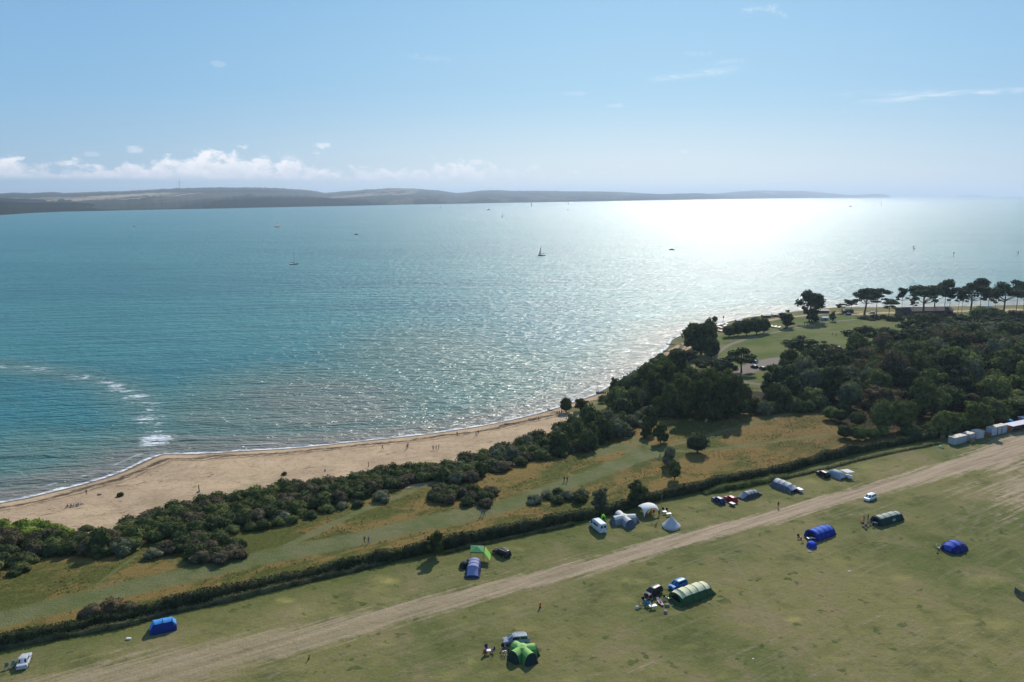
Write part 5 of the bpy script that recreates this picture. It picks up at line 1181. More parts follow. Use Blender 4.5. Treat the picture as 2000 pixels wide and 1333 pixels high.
dome(1178, 1019, 0.75, 2.0, (0.22, 0.60, 0.03), 'lime green pop-up shower tent behind the white van', name='shower_tent')
dome(1972, 829, 1.55, 1.9, (0.010, 0.10, 0.50), 'round blue tent with a turquoise top between the largest container and the open shed', n=10, col2=(0.10, 0.55, 0.75), door=False)

def pods(px, py, ends, wd, h, roof_c, wall_c, end_c, label, group='pod tents'):
    cx, cy, cz = G(px, py); e = empty('pod_tent', (cx, cy, cz - .02)); tag(e, label, 'tent', group)
    n = 13
    for qx, qy in ends:
        gx_, gy_, _ = G(qx, qy); d = np.array([gx_ - cx, gy_ - cy]); L = float(np.hypot(*d)); ux = d / L; vy = np.array([-ux[1], ux[0]])
        rows = []
        for f, wf, hf in ((0.0, 0.75, 1.04), (0.3, 0.9, 1.0), (0.55, 1.0, 0.97), (0.78, 1.03, 0.94)):
            rows.append([(ux[0] * L * f + vy[0] * a, ux[1] * L * f + vy[1] * a, z_) for a, z_ in arch(wd * wf, h * hf, n, 2.1)])
        MB().grid([r[3:10] for r in rows]).build('pod_roof', FABRIC, e, color=roof_c, smooth=True)
        MB().grid([r[:4] for r in rows]).grid([r[9:] for r in rows]).build('pod_wall', FABRIC, e, color=wall_c, smooth=True)
        bot = [(ux[0] * L + vy[0] * a * 1.0, ux[1] * L + vy[1] * a * 1.0, 0.0) for a, z_ in arch(wd * 0.9, 0, n, 2.1)]
        midr = [tuple(rows[-1][j][i] * .5 + bot[j][i] * .5 + (0.12 if i == 2 and rows[-1][j][2] > .6 else 0) for i in range(3)) for j in range(n)]
        MB().grid([rows[-1], midr, bot]).build('pod_end', FABRIC, e, color=end_c, smooth=True)
        MB().tube([(p[0] * 1.004, p[1] * 1.004, p[2] * 1.012) for p in rows[-1]], .05, 5).build('hoop_pole', PLAST, e, color=(0.03, 0.03, 0.03))
    top = [(math.cos(6.2832 * k / 10) * .9, math.sin(6.2832 * k / 10) * .9, h * .99) for k in range(10)] + [(0, 0, h * 1.10)]
    MB().add(top, [(k, (k + 1) % 10, 10) for k in range(10)]).build('centre_roof', FABRIC, e, color=roof_c)
    return e
pods(1218, 1021, [(1192, 1024), (1234, 1033), (1247, 1018), (1205, 1008)], 2.5, 2.05, (0.86, 0.82, 0.76), (0.30, 0.33, 0.38), (0.09, 0.11, 0.15), 'cream and grey four-pod tent between the white van and the white shelter')
pods(1020, 1281, [(998, 1295), (1042, 1300), (1052, 1275), (1000, 1268)], 2.5, 2.0, (0.34, 0.62, 0.16), (0.10, 0.30, 0.08), (0.015, 0.035, 0.035), 'bright green four-pod tent in front of the silver blue people carrier')

def shelter():
    cs = [G(1257.5, 1014), G(1290, 1007), G(1273, 995), G(1240, 1001)]; c = np.mean(np.array(cs), 0); e = empty('event_shelter', tuple(c)); tag(e, 'open white arched shelter on four curved legs beside the bell tent', 'shelter')
    P4 = [np.array(q) - c for q in cs]; N = 15; H = 2.7; rows = []
    for i in range(N):
        u = -1 + 2 * i / (N - 1); r = []
        for j in range(N):
            v = -1 + 2 * j / (N - 1); a, b = (u + 1) / 2, (v + 1) / 2
            k = 1 - 0.13 * (abs(u) ** 3 * (1 - v * v)); k2 = 1 - 0.13 * (abs(v) ** 3 * (1 - u * u))
            a2, b2 = (u * k2 + 1) / 2, (v * k + 1) / 2
            a2, b2 = (u * (1 - 0.16 * (1 - v * v) * u * u) + 1) / 2, (v * (1 - 0.16 * (1 - u * u) * v * v) + 1) / 2
            p = P4[0] * (1 - a2) * (1 - b2) + P4[1] * a2 * (1 - b2) + P4[2] * a2 * b2 + P4[3] * (1 - a2) * b2
            z = H * (1 - .20 * u * u - .20 * v * v - .60 * (u * v) ** 4)
            r.append((p[0], p[1], max(z, 0)))
        rows.append(r)
    MB().grid(rows).build('canopy', FABRIC, e, color=(0.88, 0.87, 0.84), smooth=True)
    for q in (rows[0], rows[-1], [r[0] for r in rows], [r[-1] for r in rows]):
        MB().tube([tuple(v) for v in q], .05, 5).build('arch_pole', PLAST, e, color=(0.12, 0.12, 0.13))
shelter()
def bell():
    x, y, z = G(1311, 1030); e = empty('bell_tent', (x, y, z)); tag(e, 'round lilac-white bell tent with a pointed roof beside the dirt track', 'tent'); n = 16; r = 2.1
    ring = lambda rr, zz: [(math.cos(6.2832 * k / n) * rr * (1 + (0.02 if k % 2 else 0)), math.sin(6.2832 * k / n) * rr * (1 + (0.02 if k % 2 else 0)), zz) for k in range(n + 1)]
    MB().grid([ring(r, 0), ring(r * 1.0, .6)]).build('wall', FABRIC, e, color=(0.60, 0.60, 0.62)); MB().grid([ring(r * 1.05, .57), ring(r * .72, 1.18), ring(r * .40, 1.95), ring(.05, 2.85)]).build('roof', FABRIC, e, color=(0.56, 0.56, 0.60))
    MB().tube([(0, 0, 2.8), (0, 0, 3.0)], .04, 5).build('pole_top', STEEL, e)
bell()
def gazebo():
    cs = [np.array(G(*q)) for q in ((919, 1096), (944, 1097), (945, 1084), (920, 1083))]; c = np.mean(cs, 0); e = empty('gazebo', tuple(c)); tag(e, 'green gazebo with a four-sided pointed roof between the navy tent and the black car', 'gazebo')
    P = [q - c for q in cs]; t = [(p[0] * 1.04, p[1] * 1.04, 2.15) for p in P]
    MB().add(t + [(0, 0, 2.75)], [(0, 1, 4), (1, 2, 4), (2, 3, 4), (3, 0, 4)]).build('roof', FABRIC, e, color=(0.045, 0.23, 0.085))
    m = MB()
    for i in range(4): a, b = t[i], t[(i + 1) % 4]; m.add([a, b, (b[0], b[1], 1.92), (a[0], a[1], 1.92)], [(0, 1, 2, 3)])
    m.build('valance', FABRIC, e, color=(0.03, 0.16, 0.06))
    for p in P: MB().tube([(p[0], p[1], 0), (p[0], p[1], 2.15)], .035, 5).build('leg', STEEL, e)
    # the lime side canopy is a second, lower awning of its own
    cs = [np.array(G(*q)) for q in ((946, 1097), (957, 1105), (959, 1093), (948, 1085))]; c = np.mean(cs, 0); e = empty('awning', tuple(c)); tag(e, 'lime green sloping awning joined to the right side of the green gazebo', 'awning')
    Q = [q - c for q in cs]; hs = (2.1, 1.15, 1.15, 2.1); MB().add([(q[0], q[1], h) for q, h in zip(Q, hs)] + [(q[0], q[1], h - .05) for q, h in zip(Q, hs)], [(0, 1, 2, 3), (7, 6, 5, 4), (0, 4, 5, 1), (1, 5, 6, 2), (2, 6, 7, 3), (3, 7, 4, 0)]).build('canopy', FABRIC, e, color=(0.17, 0.48, 0.03))
    for q, h in zip(Q, hs): MB().tube([(q[0], q[1], 0), (q[0], q[1], h - .05)], .03, 5).build('leg', STEEL, e)
gazebo()
def box3(A, B, C_, h, name, label, roof_c, wall_c, cat='cabin', group=None, detail=True, overhang=.06):
    """A near corner, B far end of the front, C far end of the side (photo points on the ground)"""
    a, b, c = (np.array(G(*q)) for q in (A, B, C_)); ux = (b - a)[:2]; L = float(np.hypot(*ux)); ang = math.atan2(ux[1], ux[0]); n = np.array([-ux[1], ux[0]]) / L; D = abs(float((c - a)[:2] @ n))
    D = max(D, 1.6); e = empty(name, (a[0], a[1], a[2]), ang); tag(e, label, cat, group)
    w = MB().box(0, L, 0, D, .12, h)
    m = int(L / .55)
    if detail:
        for i in range(1, m): w.box(L * i / m - .04, L * i / m + .04, -.045, -.003, .16, h - .05)
        for i in range(1, int(D / .55)): w.box(-.045, -.003, D * i / int(D / .55) - .04, D * i / int(D / .55) + .04, .16, h - .05)
    w.build('wall', PLAST, e, color=wall_c)
    r = MB().box(-overhang, L + overhang, -overhang, D + overhang, h + .002, h + .09); r.build('roof', DIRTROOF, e)
    for i in range(3): MB().box(L * (.2 + .3 * i), L * (.2 + .3 * i) + .25, .15, D - .15, -.02, .118).build('skid', WOOD_M, e)
    return e, L, D
DIRTROOF = mat('dirty_white_roof', (0.62, 0.55, 0.45), .8, var=.45, scale=1.6)
e, L, D = box3((1864, 870.5), (1888, 864.5), (1848.5, 867.5), 2.45, 'container', 'long pale blue-grey container with a stained roof, first from the left', None, (0.42, 0.46, 0.50), group='white cabins by the track')
for i in range(4): MB().box(L * (.18 + .2 * i), L * (.18 + .2 * i) + .09, -.075, -.048, .25, 2.3).build('door_rod', STEEL, e)
e, L, D = box3((1893, 863.5), (1903, 860.5), (1881, 859), 2.5, 'shed', 'narrow white shed with a bright roof between the long and the square container', None, (0.50, 0.46, 0.46), group='white cabins by the track')
e, L, D = box3((1908.5, 858.5), (1921.5, 856.0), (1901, 853.5), 2.5, 'container', 'small square white container in the middle of the row', None, (0.50, 0.51, 0.55), group='white cabins by the track')
MB().box(L * .3, L * .62, -.07, -.048, .2, 2.1).build('door', PLAST, e, color=(.6, .6, .62))
e, L, D = box3((1936.5, 852.5), (1966, 845.5), (1922, 850), 2.75, 'container', 'largest white container with dark green door edges, right of the square one', None, (0.52, 0.53, 0.58), group='white cabins by the track')
for f in (.35, .62): MB().box(L * f, L * f + .35, -.075, -.048, .15, 2.5).build('door_edge', PLAST, e, color=(0.015, .05, .04))
def screen(A, B, h, label, m_=None, name='timber_screen'):
    a, b = np.array(G(*A)), np.array(G(*B)); d = b - a; L = float(np.hypot(*d[:2])); e = empty(name, tuple(a), math.atan2(d[1], d[0])); tag(e, label, 'screen')
    p = MB(); k = max(3, int(L / .22))
    for i in range(k): p.box(L * i / k, L * (i + .86) / k, -.02, .02, .05, h)
    p.build('panel', m_ or TAN, e)
    for f in (0, .5, 1): MB().box(L * f - .05, L * f + .05, .022, .12, 0, h + .05).build('post', WOOD_M, e)
screen((1921, 853), (1935.5, 855), 1.6, 'brown timber screen against the left end of the largest container')
screen((1895, 866.5), (1904, 863.5), 1.7, 'weathered tan timber screen in front of the narrow shed', mat('old_board', (.24, .19, .11), .85, var=.3))
screen((1836, 858), (1846, 857), 1.3, 'small tan and dark panel screen in the hedge shade left of the containers', mat('old_board2', (.22, .15, .09), .85, var=.3))
def open_shed():
    a, b, c = (np.array(G(*q)) for q in ((1976, 846.5), (2030, 835), (1967, 842))); ux = (b - a)[:2]; L = float(np.hypot(*ux)); ang = math.atan2(ux[1], ux[0]); D = 3.2
    e = empty('open_shed', tuple(a), ang); tag(e, 'open-fronted shed with a lilac-white flat roof and brown end wall at the right edge', 'shed')
    MB().box(-.2, L, -.35, D, 2.42, 2.52).build('roof', PLAST, e, color=(.56, .55, .66)); MB().box(0, .08, 0, D, 0, 2.40).build('end_wall', TAN, e); MB().box(.083, L, D - .08, D, 0, 2.40).build('back_wall', mat('red_board', (.20, .085, .06), .8, var=.3), e)
    for i in range(1, 6): MB().box(L * i / 5.2 - .06, L * i / 5.2 + .06, 0, .12, 0, 2.41).build('post', WOOD_M, e)
    MB().box(.3, L, .9, 1.5, .85, .92).build('counter', WOOD_M, e)
    for i, cc in enumerate(((.75, .72, .6), (.7, .7, .75), (.3, .3, .34), (.5, .45, .4), (.2, .22, .25))):
        x = 1.0 + i * 1.25; o = tag(obj('basin', MB().box(-.25, .25, -.2, .2, 0, .16).box(-.17, .17, -.13, .13, .163, .18).mesh('basin', PLAST), color=cc), 'pale washing-up basin on the counter of the open shed', 'basin', 'basins in the open shed')
        w_ = Matrix.Rotation(ang, 4, 'Z') @ Vector((x, 1.2, 0)); o.location = (a[0] + w_.x, a[1] + w_.y, a[2] + .925); o.rotation_euler = (0, 0, ang)
open_shed()
o = G(2003, 828); e = empty('shed', (o[0], o[1], o[2]), R(20)); tag(e, 'white-roofed shed behind the open-fronted one, cut by the right edge', 'shed'); MB().box(-2, 3, -1.4, 1.4, .05, 2.3).build('wall', PLAST, e, color=(.40, .38, .45)); MB().box(-2.2, 3.2, -1.6, 1.6, 2.303, 2.42).build('roof', PLAST, e, color=(.66, .62, .74)); MB().box(-1, -.1, -1.43, -1.403, .1, 2.0).build('door', TAN, e)

def trailer_tent():
    a = np.array(G(1634, 932)); ang = heading((1620, 926), (1648, 936)); e = empty('trailer_tent', tuple(a), ang); tag(e, 'grey-white trailer tent with a blue top and a white side canopy', 'tent')
    prof = [(-2.3, .3), (-2.0, 1.5), (-1.0, 2.0), (.6, 2.05), (1.7, 1.7), (2.3, .5)]
    V = lambda k0, k1: [[(x, y_, z_) for y_, z_ in [(yy, zz) for yy, zz in arch(2.6, h, 11, 2.6)][k0:k1]] for x, h in prof]
    MB().grid(V(0, 4)).grid(V(7, 11)).build('wall', FABRIC, e, color=(.36, .40, .46), smooth=True); MB().grid(V(3, 8)[:3]).build('blue_top', FABRIC, e, color=(.05, .22, .42), smooth=True); MB().grid(V(3, 8)[2:]).build('roof', FABRIC, e, color=(.5, .54, .6), smooth=True)
    MB().add([(.0, 1.2, 1.95), (2.6, 1.0, 1.9), (3.4, 3.2, 2.0), (.8, 3.6, 2.05)] + [(.0, 1.2, 1.91), (2.6, 1.0, 1.86), (3.4, 3.2, 1.96), (.8, 3.6, 2.01)], [(0, 1, 2, 3), (7, 6, 5, 4), (0, 4, 5, 1), (1, 5, 6, 2), (2, 6, 7, 3), (3, 7, 4, 0)]).build('side_canopy', FABRIC, e, color=(.74, .74, .76))
    for p in ((3.35, 3.15, 1.96), (.85, 3.55, 2.01)): MB().tube([(p[0], p[1], 0), p], .03, 5).build('canopy_pole', STEEL, e)
trailer_tent()
def small_trailer(px, py, hx, hy, label, col=(.7, .7, .72), s=1.0):
    x, y, z = G(px, py); e = empty('camping_trailer', (x, y, z), heading((px, py), (hx, hy)), (s, s, s)); tag(e, label, 'trailer', 'small trailers')
    b = MB().box(-.9, .9, -.6, .6, .35, .85); b.build('body', PLAST, e, color=col); MB().box(-.93, .93, -.63, .63, .853, .93).build('lid', PLAST, e, color=tuple(min(1, c * 1.15) for c in col))
    MB().tube([(.9, 0, .42), (1.7, 0, .38)], .04, 5).build('drawbar', STEEL, e)
    for sy in (-1, 1): w_ = empty('wheel', (0, sy * .70, .28), 0, (.8, .8, .8)); w_.parent = e; obj('tyre', TY, w_); obj('rim', RI, w_)
small_trailer(1657, 935, 1648, 931, 'small white box trailer below the canopy of the trailer tent')
small_trailer(1561, 961, 1552, 957, 'small pale covered trailer at the end of the long grey tent', (.55, .55, .58))
small_trailer(1430, 988, 1437, 991, 'small dark trailer behind the red hatchback', (.12, .14, .16), .8)
def windbreak():
    pts_ = [np.array(G(*q)) for q in ((1981, 1159), (1990, 1166), (2003, 1171), (2022, 1168))]; c = pts_[0]; e = empty('windbreak', tuple(c)); tag(e, 'grey-brown cloth windbreak on poles cut by the right edge', 'windbreak')
    cols = ((.10, .12, .13), (.22, .17, .12), (.12, .10, .09))
    for i in range(3):
        a, b = pts_[i] - c, pts_[i + 1] - c; MB().add([(a[0], a[1], .05), (b[0], b[1], .05), (b[0], b[1], 1.35), (a[0], a[1], 1.35), (a[0], a[1] + .04, .05), (b[0], b[1] + .04, .05), (b[0], b[1] + .04, 1.35), (a[0], a[1] + .04, 1.35)], [(0, 1, 2, 3), (7, 6, 5, 4), (3, 2, 6, 7)]).build('cloth_panel', CLOTH, e, color=cols[i])
    for q in pts_: q = q - c; MB().tube([(q[0], q[1], 0), (q[0], q[1], 1.5)], .03, 5).build('pole', WOOD_M, e)
windbreak()

# ---- camping furniture
def table(px, py, label, col=(.74, .72, .74), w_=1.5, d=.8, h=.7, rz=0.3, group='folding tables'):
    x, y, z = G(px, py); e = empty('folding_table', (x, y, z), rz); tag(e, label, 'table', group); MB().box(-w_ / 2, w_ / 2, -d / 2, d / 2, h - .04, h).build('table_top', PLAST, e, color=col)
    for sx in (-1, 1):
        for sy in (-1, 1): MB().tube([(sx * w_ * .42, sy * d * .42, 0), (sx * w_ * .38, sy * d * .38, h - .04)], .022, 5).build('leg', STEEL, e)
    return e
def chair(px, py, label, col, rz=0.0, group='camp chairs'):
    x, y, z = G(px, py); e = empty('camp_chair', (x, y, z), rz); tag(e, label, 'chair', group)
    MB().box(-.27, .27, -.25, .25, .40, .45).build('seat', CLOTH, e, color=col); MB().add([(-.28, .24, .45), (.28, .24, .45), (.30, .42, 1.0), (-.30, .42, 1.0), (-.28, .28, .45), (.28, .28, .45), (.30, .46, 1.0), (-.30, .46, 1.0)], [(3, 2, 1, 0), (4, 5, 6, 7), (2, 3, 7, 6), (0, 4, 7, 3), (1, 2, 6, 5)]).build('backrest', CLOTH, e, color=col)
    for sx in (-1, 1):
        for sy in (-1, 1): MB().tube([(sx * .30, sy * .28, 0), (sx * .26, -sy * .10, .40)], .018, 4).build('leg', STEEL, e)
        MB().box(sx * .30 - .03, sx * .30 + .03, -.25, .25, .62, .65).build('armrest', PLAST, e, color=(.05, .05, .05))
    return e
def blob(px, py, w_, d, h, col, name, label, cat, rz=0.0, group=None):
    x, y, z = G(px, py); b = MB(); rows = []
    for f, s in ((0, .92), (.15, 1), (.75, .97), (.93, .86), (1.0, .6)): rows.append([(math.cos(6.2832 * k / 10) * w_ / 2 * s * (1.12 if k % 5 in (1, 4) else 1), math.sin(6.2832 * k / 10) * d / 2 * s * (1.12 if k % 5 in (1, 4) else 1), h * f) for k in range(11)])
    b.grid(rows); n = len(b.v); b.f.append(tuple(range(n - 11, n - 1)))
    o = obj(name, b.mesh(name, CLOTH), loc=(x, y, z - .01), rz=rz, color=col); return tag(o, label, cat, group)
table(1275, 1189, 'white folding table in front of the dark people carrier')
table(1584, 1056, 'white folding table at the open front of the bright blue tunnel tent', rz=.1, w_=1.9)
table(1709, 1026, 'small white table at the front of the dark green tunnel tent', w_=1.1, rz=.2)
table(954, 1277, 'small white topped table between the two groups of chairs, left of the green pod tent', (.72, .68, .76), .85, .65, rz=.15)
table(1306, 1008, 'pale table between the white shelter and the bell tent, left one', (.6, .62, .66), 1.3)
table(1298, 1004, 'pale table beside the right leg of the white shelter', (.55, .56, .6), 1.0)
table(1309, 1172, 'low cluttered table beside the front of the cream and green tent', (.36, .25, .12), .9, .6, .45)
CH = 'camp chairs'
chair(949, 1279, 'crimson camp chair at the small white topped table', (.42, .02, .07), 2.2); chair(962, 1275, 'navy camp chair right of the small white topped table', (.02, .02, .10), -1.2); chair(950, 1271, 'purple camp chair behind the small white topped table', (.06, .025, .13), .2)
chair(984, 1270, 'black camp chair behind the folded bicycles by the green pod tent', (.02, .02, .025), .6); chair(1252, 1186, 'dark purple camp chair with its back to the white cone, by the people carrier', (.03, .02, .045), 1.6)
chair(1257, 1177, 'black camp chair nearest the front wheel of the dark people carrier', (.015, .015, .02), .4); chair(1261, 1186, 'turquoise camp chair beside the white folding table', (.02, .20, .30), -.2); chair(1268, 1186, 'light blue camp chair next to the turquoise one', (.05, .30, .42), .3)
chair(1560, 1053, 'black high-backed camp chair left of the bright blue tunnel tent', (.012, .012, .014), .1); chair(1567, 1060, 'small brown camp chair before the black high-backed chair', (.12, .075, .05), .7)
chair(1682, 1020, 'red camp chair in the family circle left of the dark green tent', (.45, .04, .03), 1.2); chair(1686, 1027, 'dark red camp chair nearest the camera in the family circle', (.16, .04, .05), 2.4); chair(1690, 1031, 'mauve camp chair nearest the camera in the family circle, right of the dark red one', (.20, .12, .16), 2.9)
chair(1705, 1030, 'black camp chair beside the small white table of the dark green tent', (.015, .015, .02), -.5); chair(1296, 1000, 'black camp chair behind the tables at the white shelter, left', (.02, .025, .03), .3); chair(1302, 1001, 'black camp chair behind the tables at the white shelter, right', (.02, .02, .03), -.3)
chair(13, 1308, 'pale-framed grey camp chair beside the silver saloon, left one', (.16, .20, .17), .4); chair(25, 1304, 'pale-framed grey camp chair beside the silver saloon, right one', (.22, .26, .24), .1)
chair(1551, 962, 'dark camp chair at the end of the long grey tent', (.02, .02, .03), .9); chair(1546, 967, 'navy camp chair before the long grey tent', (.03, .04, .08), -.4)
chair(1833, 1073, 'white camp chair at the left of the royal blue dome tent', (.70, .68, .70), 1.0); chair(1299, 1173, 'green camp chair beside the rear of the bright blue car', (.03, .09, .05), .5)
chair(1264, 1008, 'red camp chair in the shade of the white shelter', (.50, .02, .02), .5); chair(1276, 1005, 'red camp chair at the right leg inside the white shelter', (.50, .02, .02), -.5)
def lounger(px, py, hx, hy, label):
    x, y, z = G(px, py); e = empty('sun_lounger', (x, y, z), heading((px, py), (hx, hy))); tag(e, label, 'lounger', 'sun loungers'); MB().box(-.95, .35, -.28, .28, .28, .33).build('seat', CLOTH, e, color=(.60, .40, .46))
    MB().add([(.37, -.28, .30), (.37, .28, .30), (.95, .28, .62), (.95, -.28, .62), (.37, -.28, .26), (.37, .28, .26), (.95, .28, .58), (.95, -.28, .58)], [(0, 1, 2, 3), (7, 6, 5, 4), (2, 6, 7, 3)]).build('backrest', CLOTH, e, color=(.60, .40, .46))
    for q in ((-.8, -.25), (-.8, .25), (.3, -.25), (.3, .25)): MB().tube([(q[0], q[1], 0), (q[0], q[1], .28)], .02, 4).build('leg', STEEL, e)
lounger(1287, 1177, 1283, 1171, 'pink and white sun lounger between the dark carrier and the cream tent'); lounger(1291, 1180, 1287, 1174, 'second pink and white sun lounger, right of the first')
def bicycle(px, py, hx, hy, label):
    x, y, z = G(px, py); e = empty('bicycle', (x, y, z), heading((px, py), (hx, hy))); tag(e, label, 'bicycle', 'bicycles')
    for sx in (-.52, .52): MB().tube([(sx + .33 * math.cos(6.2832 * k / 12), 0, .34 + .33 * math.sin(6.2832 * k / 12)) for k in range(13)], .03, 5).build('wheel', TYRE, e)
    f = MB(); 
    for a, b in (((-.52, 0, .34), (-.05, 0, .34)), ((-.05, 0, .34), (-.2, 0, .85)), ((-.05, 0, .34), (.38, 0, .82)), ((-.2, 0, .80), (.38, 0, .82)), ((.52, 0, .34), (.36, 0, .95)), ((-.52, 0, .34), (-.2, 0, .80))): f.tube([a, b], .022, 5)
    f.build('frame', PLAST, e, color=(.45, .5, .6)); MB().box(-.32, -.08, -.06, .06, .87, .92).build('saddle', TYRE, e); MB().tube([(.33, -.27, 1.0), (.36, 0, .96), (.33, .27, 1.0)], .02, 5).build('handlebar', STEEL, e)
bicycle(982, 1280, 989, 1286, 'bicycle standing before the front corner of the people carrier, left of two'); bicycle(986, 1279, 993, 1285, 'bicycle before the front corner of the people carrier, right of two')
blob(1303, 1184, 1.0, .7, .45, (.22, .25, .20), 'bag', 'grey-green holdall on the grass before the cream and green tent', 'bag'); blob(1300, 1197, .7, .7, .5, (.38, .25, .32), 'bag', 'pinkish bag nearest the camera before the cream and green tent', 'bag'); blob(1244, 1189, .6, .5, .55, (.62, .60, .60), 'bag', 'white sack at the left end of the dark chairs', 'bag')
blob(997, 1272, .8, .6, .6, (.40, .13, .03), 'bag', 'orange-brown bag at the left side of the green pod tent', 'bag'); blob(251, 1249, 1.0, .6, .3, (.72, .70, .68), 'bag', 'white lump lying on the grass left of the blue tunnel tent', 'bag'); blob(1581, 1078, 1.1, .6, .15, (.30, .33, .38), 'towel', 'grey towel spread on the grass before the small blue dome', 'towel')
blob(1836, 874, .9, .6, .5, (.50, .66, .60), 'bag', 'white and green bag at the foot of the first container', 'bag'); blob(1841, 876, 1.0, .5, .35, (.05, .36, .18), 'bag', 'green plastic sack right of the white and green bag', 'bag'); blob(1659, 1116, .7, .4, .08, (.6, .6, .6), 'paper_scrap', 'white scraps lying alone on the open grass', 'litter'); blob(1312, 1183, .5, .3, .06, (.66, .62, .55), 'paper_scrap', 'pale scrap before the porch of the cream and green tent', 'litter')
blob(1324, 1039, .5, .35, .12, (.55, .24, .05), 'ball', 'small orange object on the grass before the bell tent', 'toy'); blob(1831, 1082, .35, .35, .3, (.10, .06, .05), 'cool_box', 'small dark box on the grass left of the royal blue tent', 'box')
blob(1471, 1287, .35, .3, .06, (.7, .7, .7), 'paper_scrap', 'tiny white scrap on the grass, bottom centre right', 'litter'); blob(1427, 962, .5, .3, .08, (.6, .6, .6), 'paper_scrap', 'small white scrap in the grass below the weeds', 'litter')

def post(px, py, h, r, m_, label, name='post', lean=0.0, top=None, cat='post', group=None):
    x, y, z = G(px, py); e = empty(name, (x, y, z)); tag(e, label, cat, group); MB().tube([(0, 0, -.2), (lean * .5, 0, h * .5), (lean, 0, h)], [r, r, r * .9], 8).build('shaft', m_, e)
    if top: top(e, h, lean)
    return e
ORANGE = mat('orange_plastic', (0.62, 0.09, 0.02), .6); REDP = mat('red_paint', (.25, .03, .02), .6)
post(1055, 1187, 1.15, .16, ORANGE, 'short orange marker post alone on the grass below the track', top=lambda e, h, l: MB().box(-.18, .18, -.18, .18, 0, .16).build('base_block', TYRE, e))
post(603, 1288, 0.95, .10, REDP, 'small red post leaning on the grass, bottom left of the track', lean=.14, top=lambda e, h, l: MB().box(-.14, .14, -.14, .14, 0, .12).build('base_block', TYRE, e))
post(1292, 991, 3.1, .05, STEEL, 'thin flag pole behind the white shelter', name='pole', cat='pole', top=lambda e, h, l: MB().add([(0, 0, h), (.55, 0, h - .12), (0, 0, h - .35), (0, .02, h), (.55, .02, h - .12), (0, .02, h - .35)], [(0, 1, 2), (5, 4, 3), (0, 3, 4, 1), (1, 4, 5, 2)]).build('pennant', TYRE, e))
post(1484, 1047, .8, .06, WOOD_M, 'little dark stake at the lower edge of the dirt track')
post(389, 962, 2.2, .14, WOOD_M, 'upright driftwood post on the sand above the thicket, left part of the beach', top=lambda e, h, l: MB().box(-.7, .2, -.12, .12, 0, .22).build('base_timber', WOOD_M, e))
post(720, 912, 1.6, .10, WOOD_M, 'thin post at the sand edge of the thicket'); post(635, 921, .6, .2, WOOD_M, 'low dark stump on the sand beside the thicket')

# groynes and beach timbers
def groyne(A, B, n, h, label, brush=False):
    a, b = np.array(G(*A)), np.array(G(*B)); d = (b - a); L = float(np.hypot(*d[:2])); a[2] = min(a[2], b[2]) - .1; e = empty('groyne', tuple(a), math.atan2(d[1], d[0])); tag(e, label, 'groyne', 'groynes on the beach')
    for i in range(n):
        hh = h * random.uniform(.7, 1.25); MB().tube([(L * i / (n - 1), random.uniform(-.1, .1), -.6), (L * i / (n - 1), random.uniform(-.1, .1), hh)], .14, 6).build('post', WOOD_M, e)
    m_ = MB().box(-.2, L + .2, -.06, .06, -.5, h * .45).box(-.1, L * .9, .07, .16, h * .5, h * .68)
    if brush:
        for i in range(26): x = random.uniform(0, L); m_.tube([(x, random.uniform(-.6, .6), -.3), (x + random.uniform(-.8, .8), random.uniform(-.6, .6), random.uniform(.1, h))], .07, 4)
    m_.build('planks', WOOD_M, e)
groyne((1070, 801), (1101, 809), 9, .8, 'brushwood and timber groyne left of the lone beach tree', True); groyne((1165, 769), (1186, 769), 7, 1.5, 'groyne of tall posts at the upper end of the sand', False)
groyne((1314, 661), (1342, 661), 8, 1.0, 'upper of the three dark groynes at the shingle cove', True); groyne((1302, 674), (1326, 674), 8, 1.0, 'middle of the three dark groynes at the shingle cove', True); groyne((1296, 687), (1314, 687), 7, 1.0, 'lower of the three dark groynes at the shingle cove', True)
def timber(A, B, label):
    a, b = np.array(G(*A)), np.array(G(*B)); d = b - a; L = float(np.hypot(*d[:2])); m_ = MB().tube([(0, 0, .15), (L * .5, .15, .22), (L, 0, .15)], [.18, .16, .10], 7).tube([(L * .6, 0, .2), (L * .75, .5, .5)], [.07, .03], 5)
    tag(obj('driftwood', m_.mesh('driftwood', WOOD_M), loc=tuple(a), rz=math.atan2(d[1], d[0])), label, 'driftwood')
timber((985, 829), (1025, 828), 'long pale timber lying on the sand where the beach narrows'); timber((190, 918 + 50), (198, 967), 'short dark driftwood piece on the sand, left')

# dead leaning stem
x, y, z = G(1211, 778); e = empty('dead_tree', (x, y, z)); tag(e, 'bare pale leaning stem beside the upright shore tree', 'tree'); MB().tube([(0, 0, -.2), (1.2, 0, 4), (2.4, .4, 8.5)], [.3, .2, .08], 6).build('trunk', mat('pale_bark', (.28, .26, .23), .9), e); MB().tube([(1.2, 0, 4), (.6, .4, 6.5)], [.1, .03], 5).tube([(1.8, .2, 6), (2.9, -.2, 7.4)], [.08, .03], 5).build('branch', MATS['pale_bark'], e)
post(1221, 760, 6.0, .16, WOOD_M, 'dark shore beacon on a post rising behind the low cliff trees', name='beacon', cat='beacon', top=lambda e, h, l: MB().box(-.4, .4, -.4, .4, h - 1.6, h - .2).build('top_mark', WOOD_M, e))
post(1412, 640, 7.5, .12, STEEL, 'tall thin pole with a dark board above the stacked boats', name='pole', cat='pole', top=lambda e, h, l: MB().box(-.35, .35, -.06, .06, h - 1.3, h).build('board', TYRE, e))

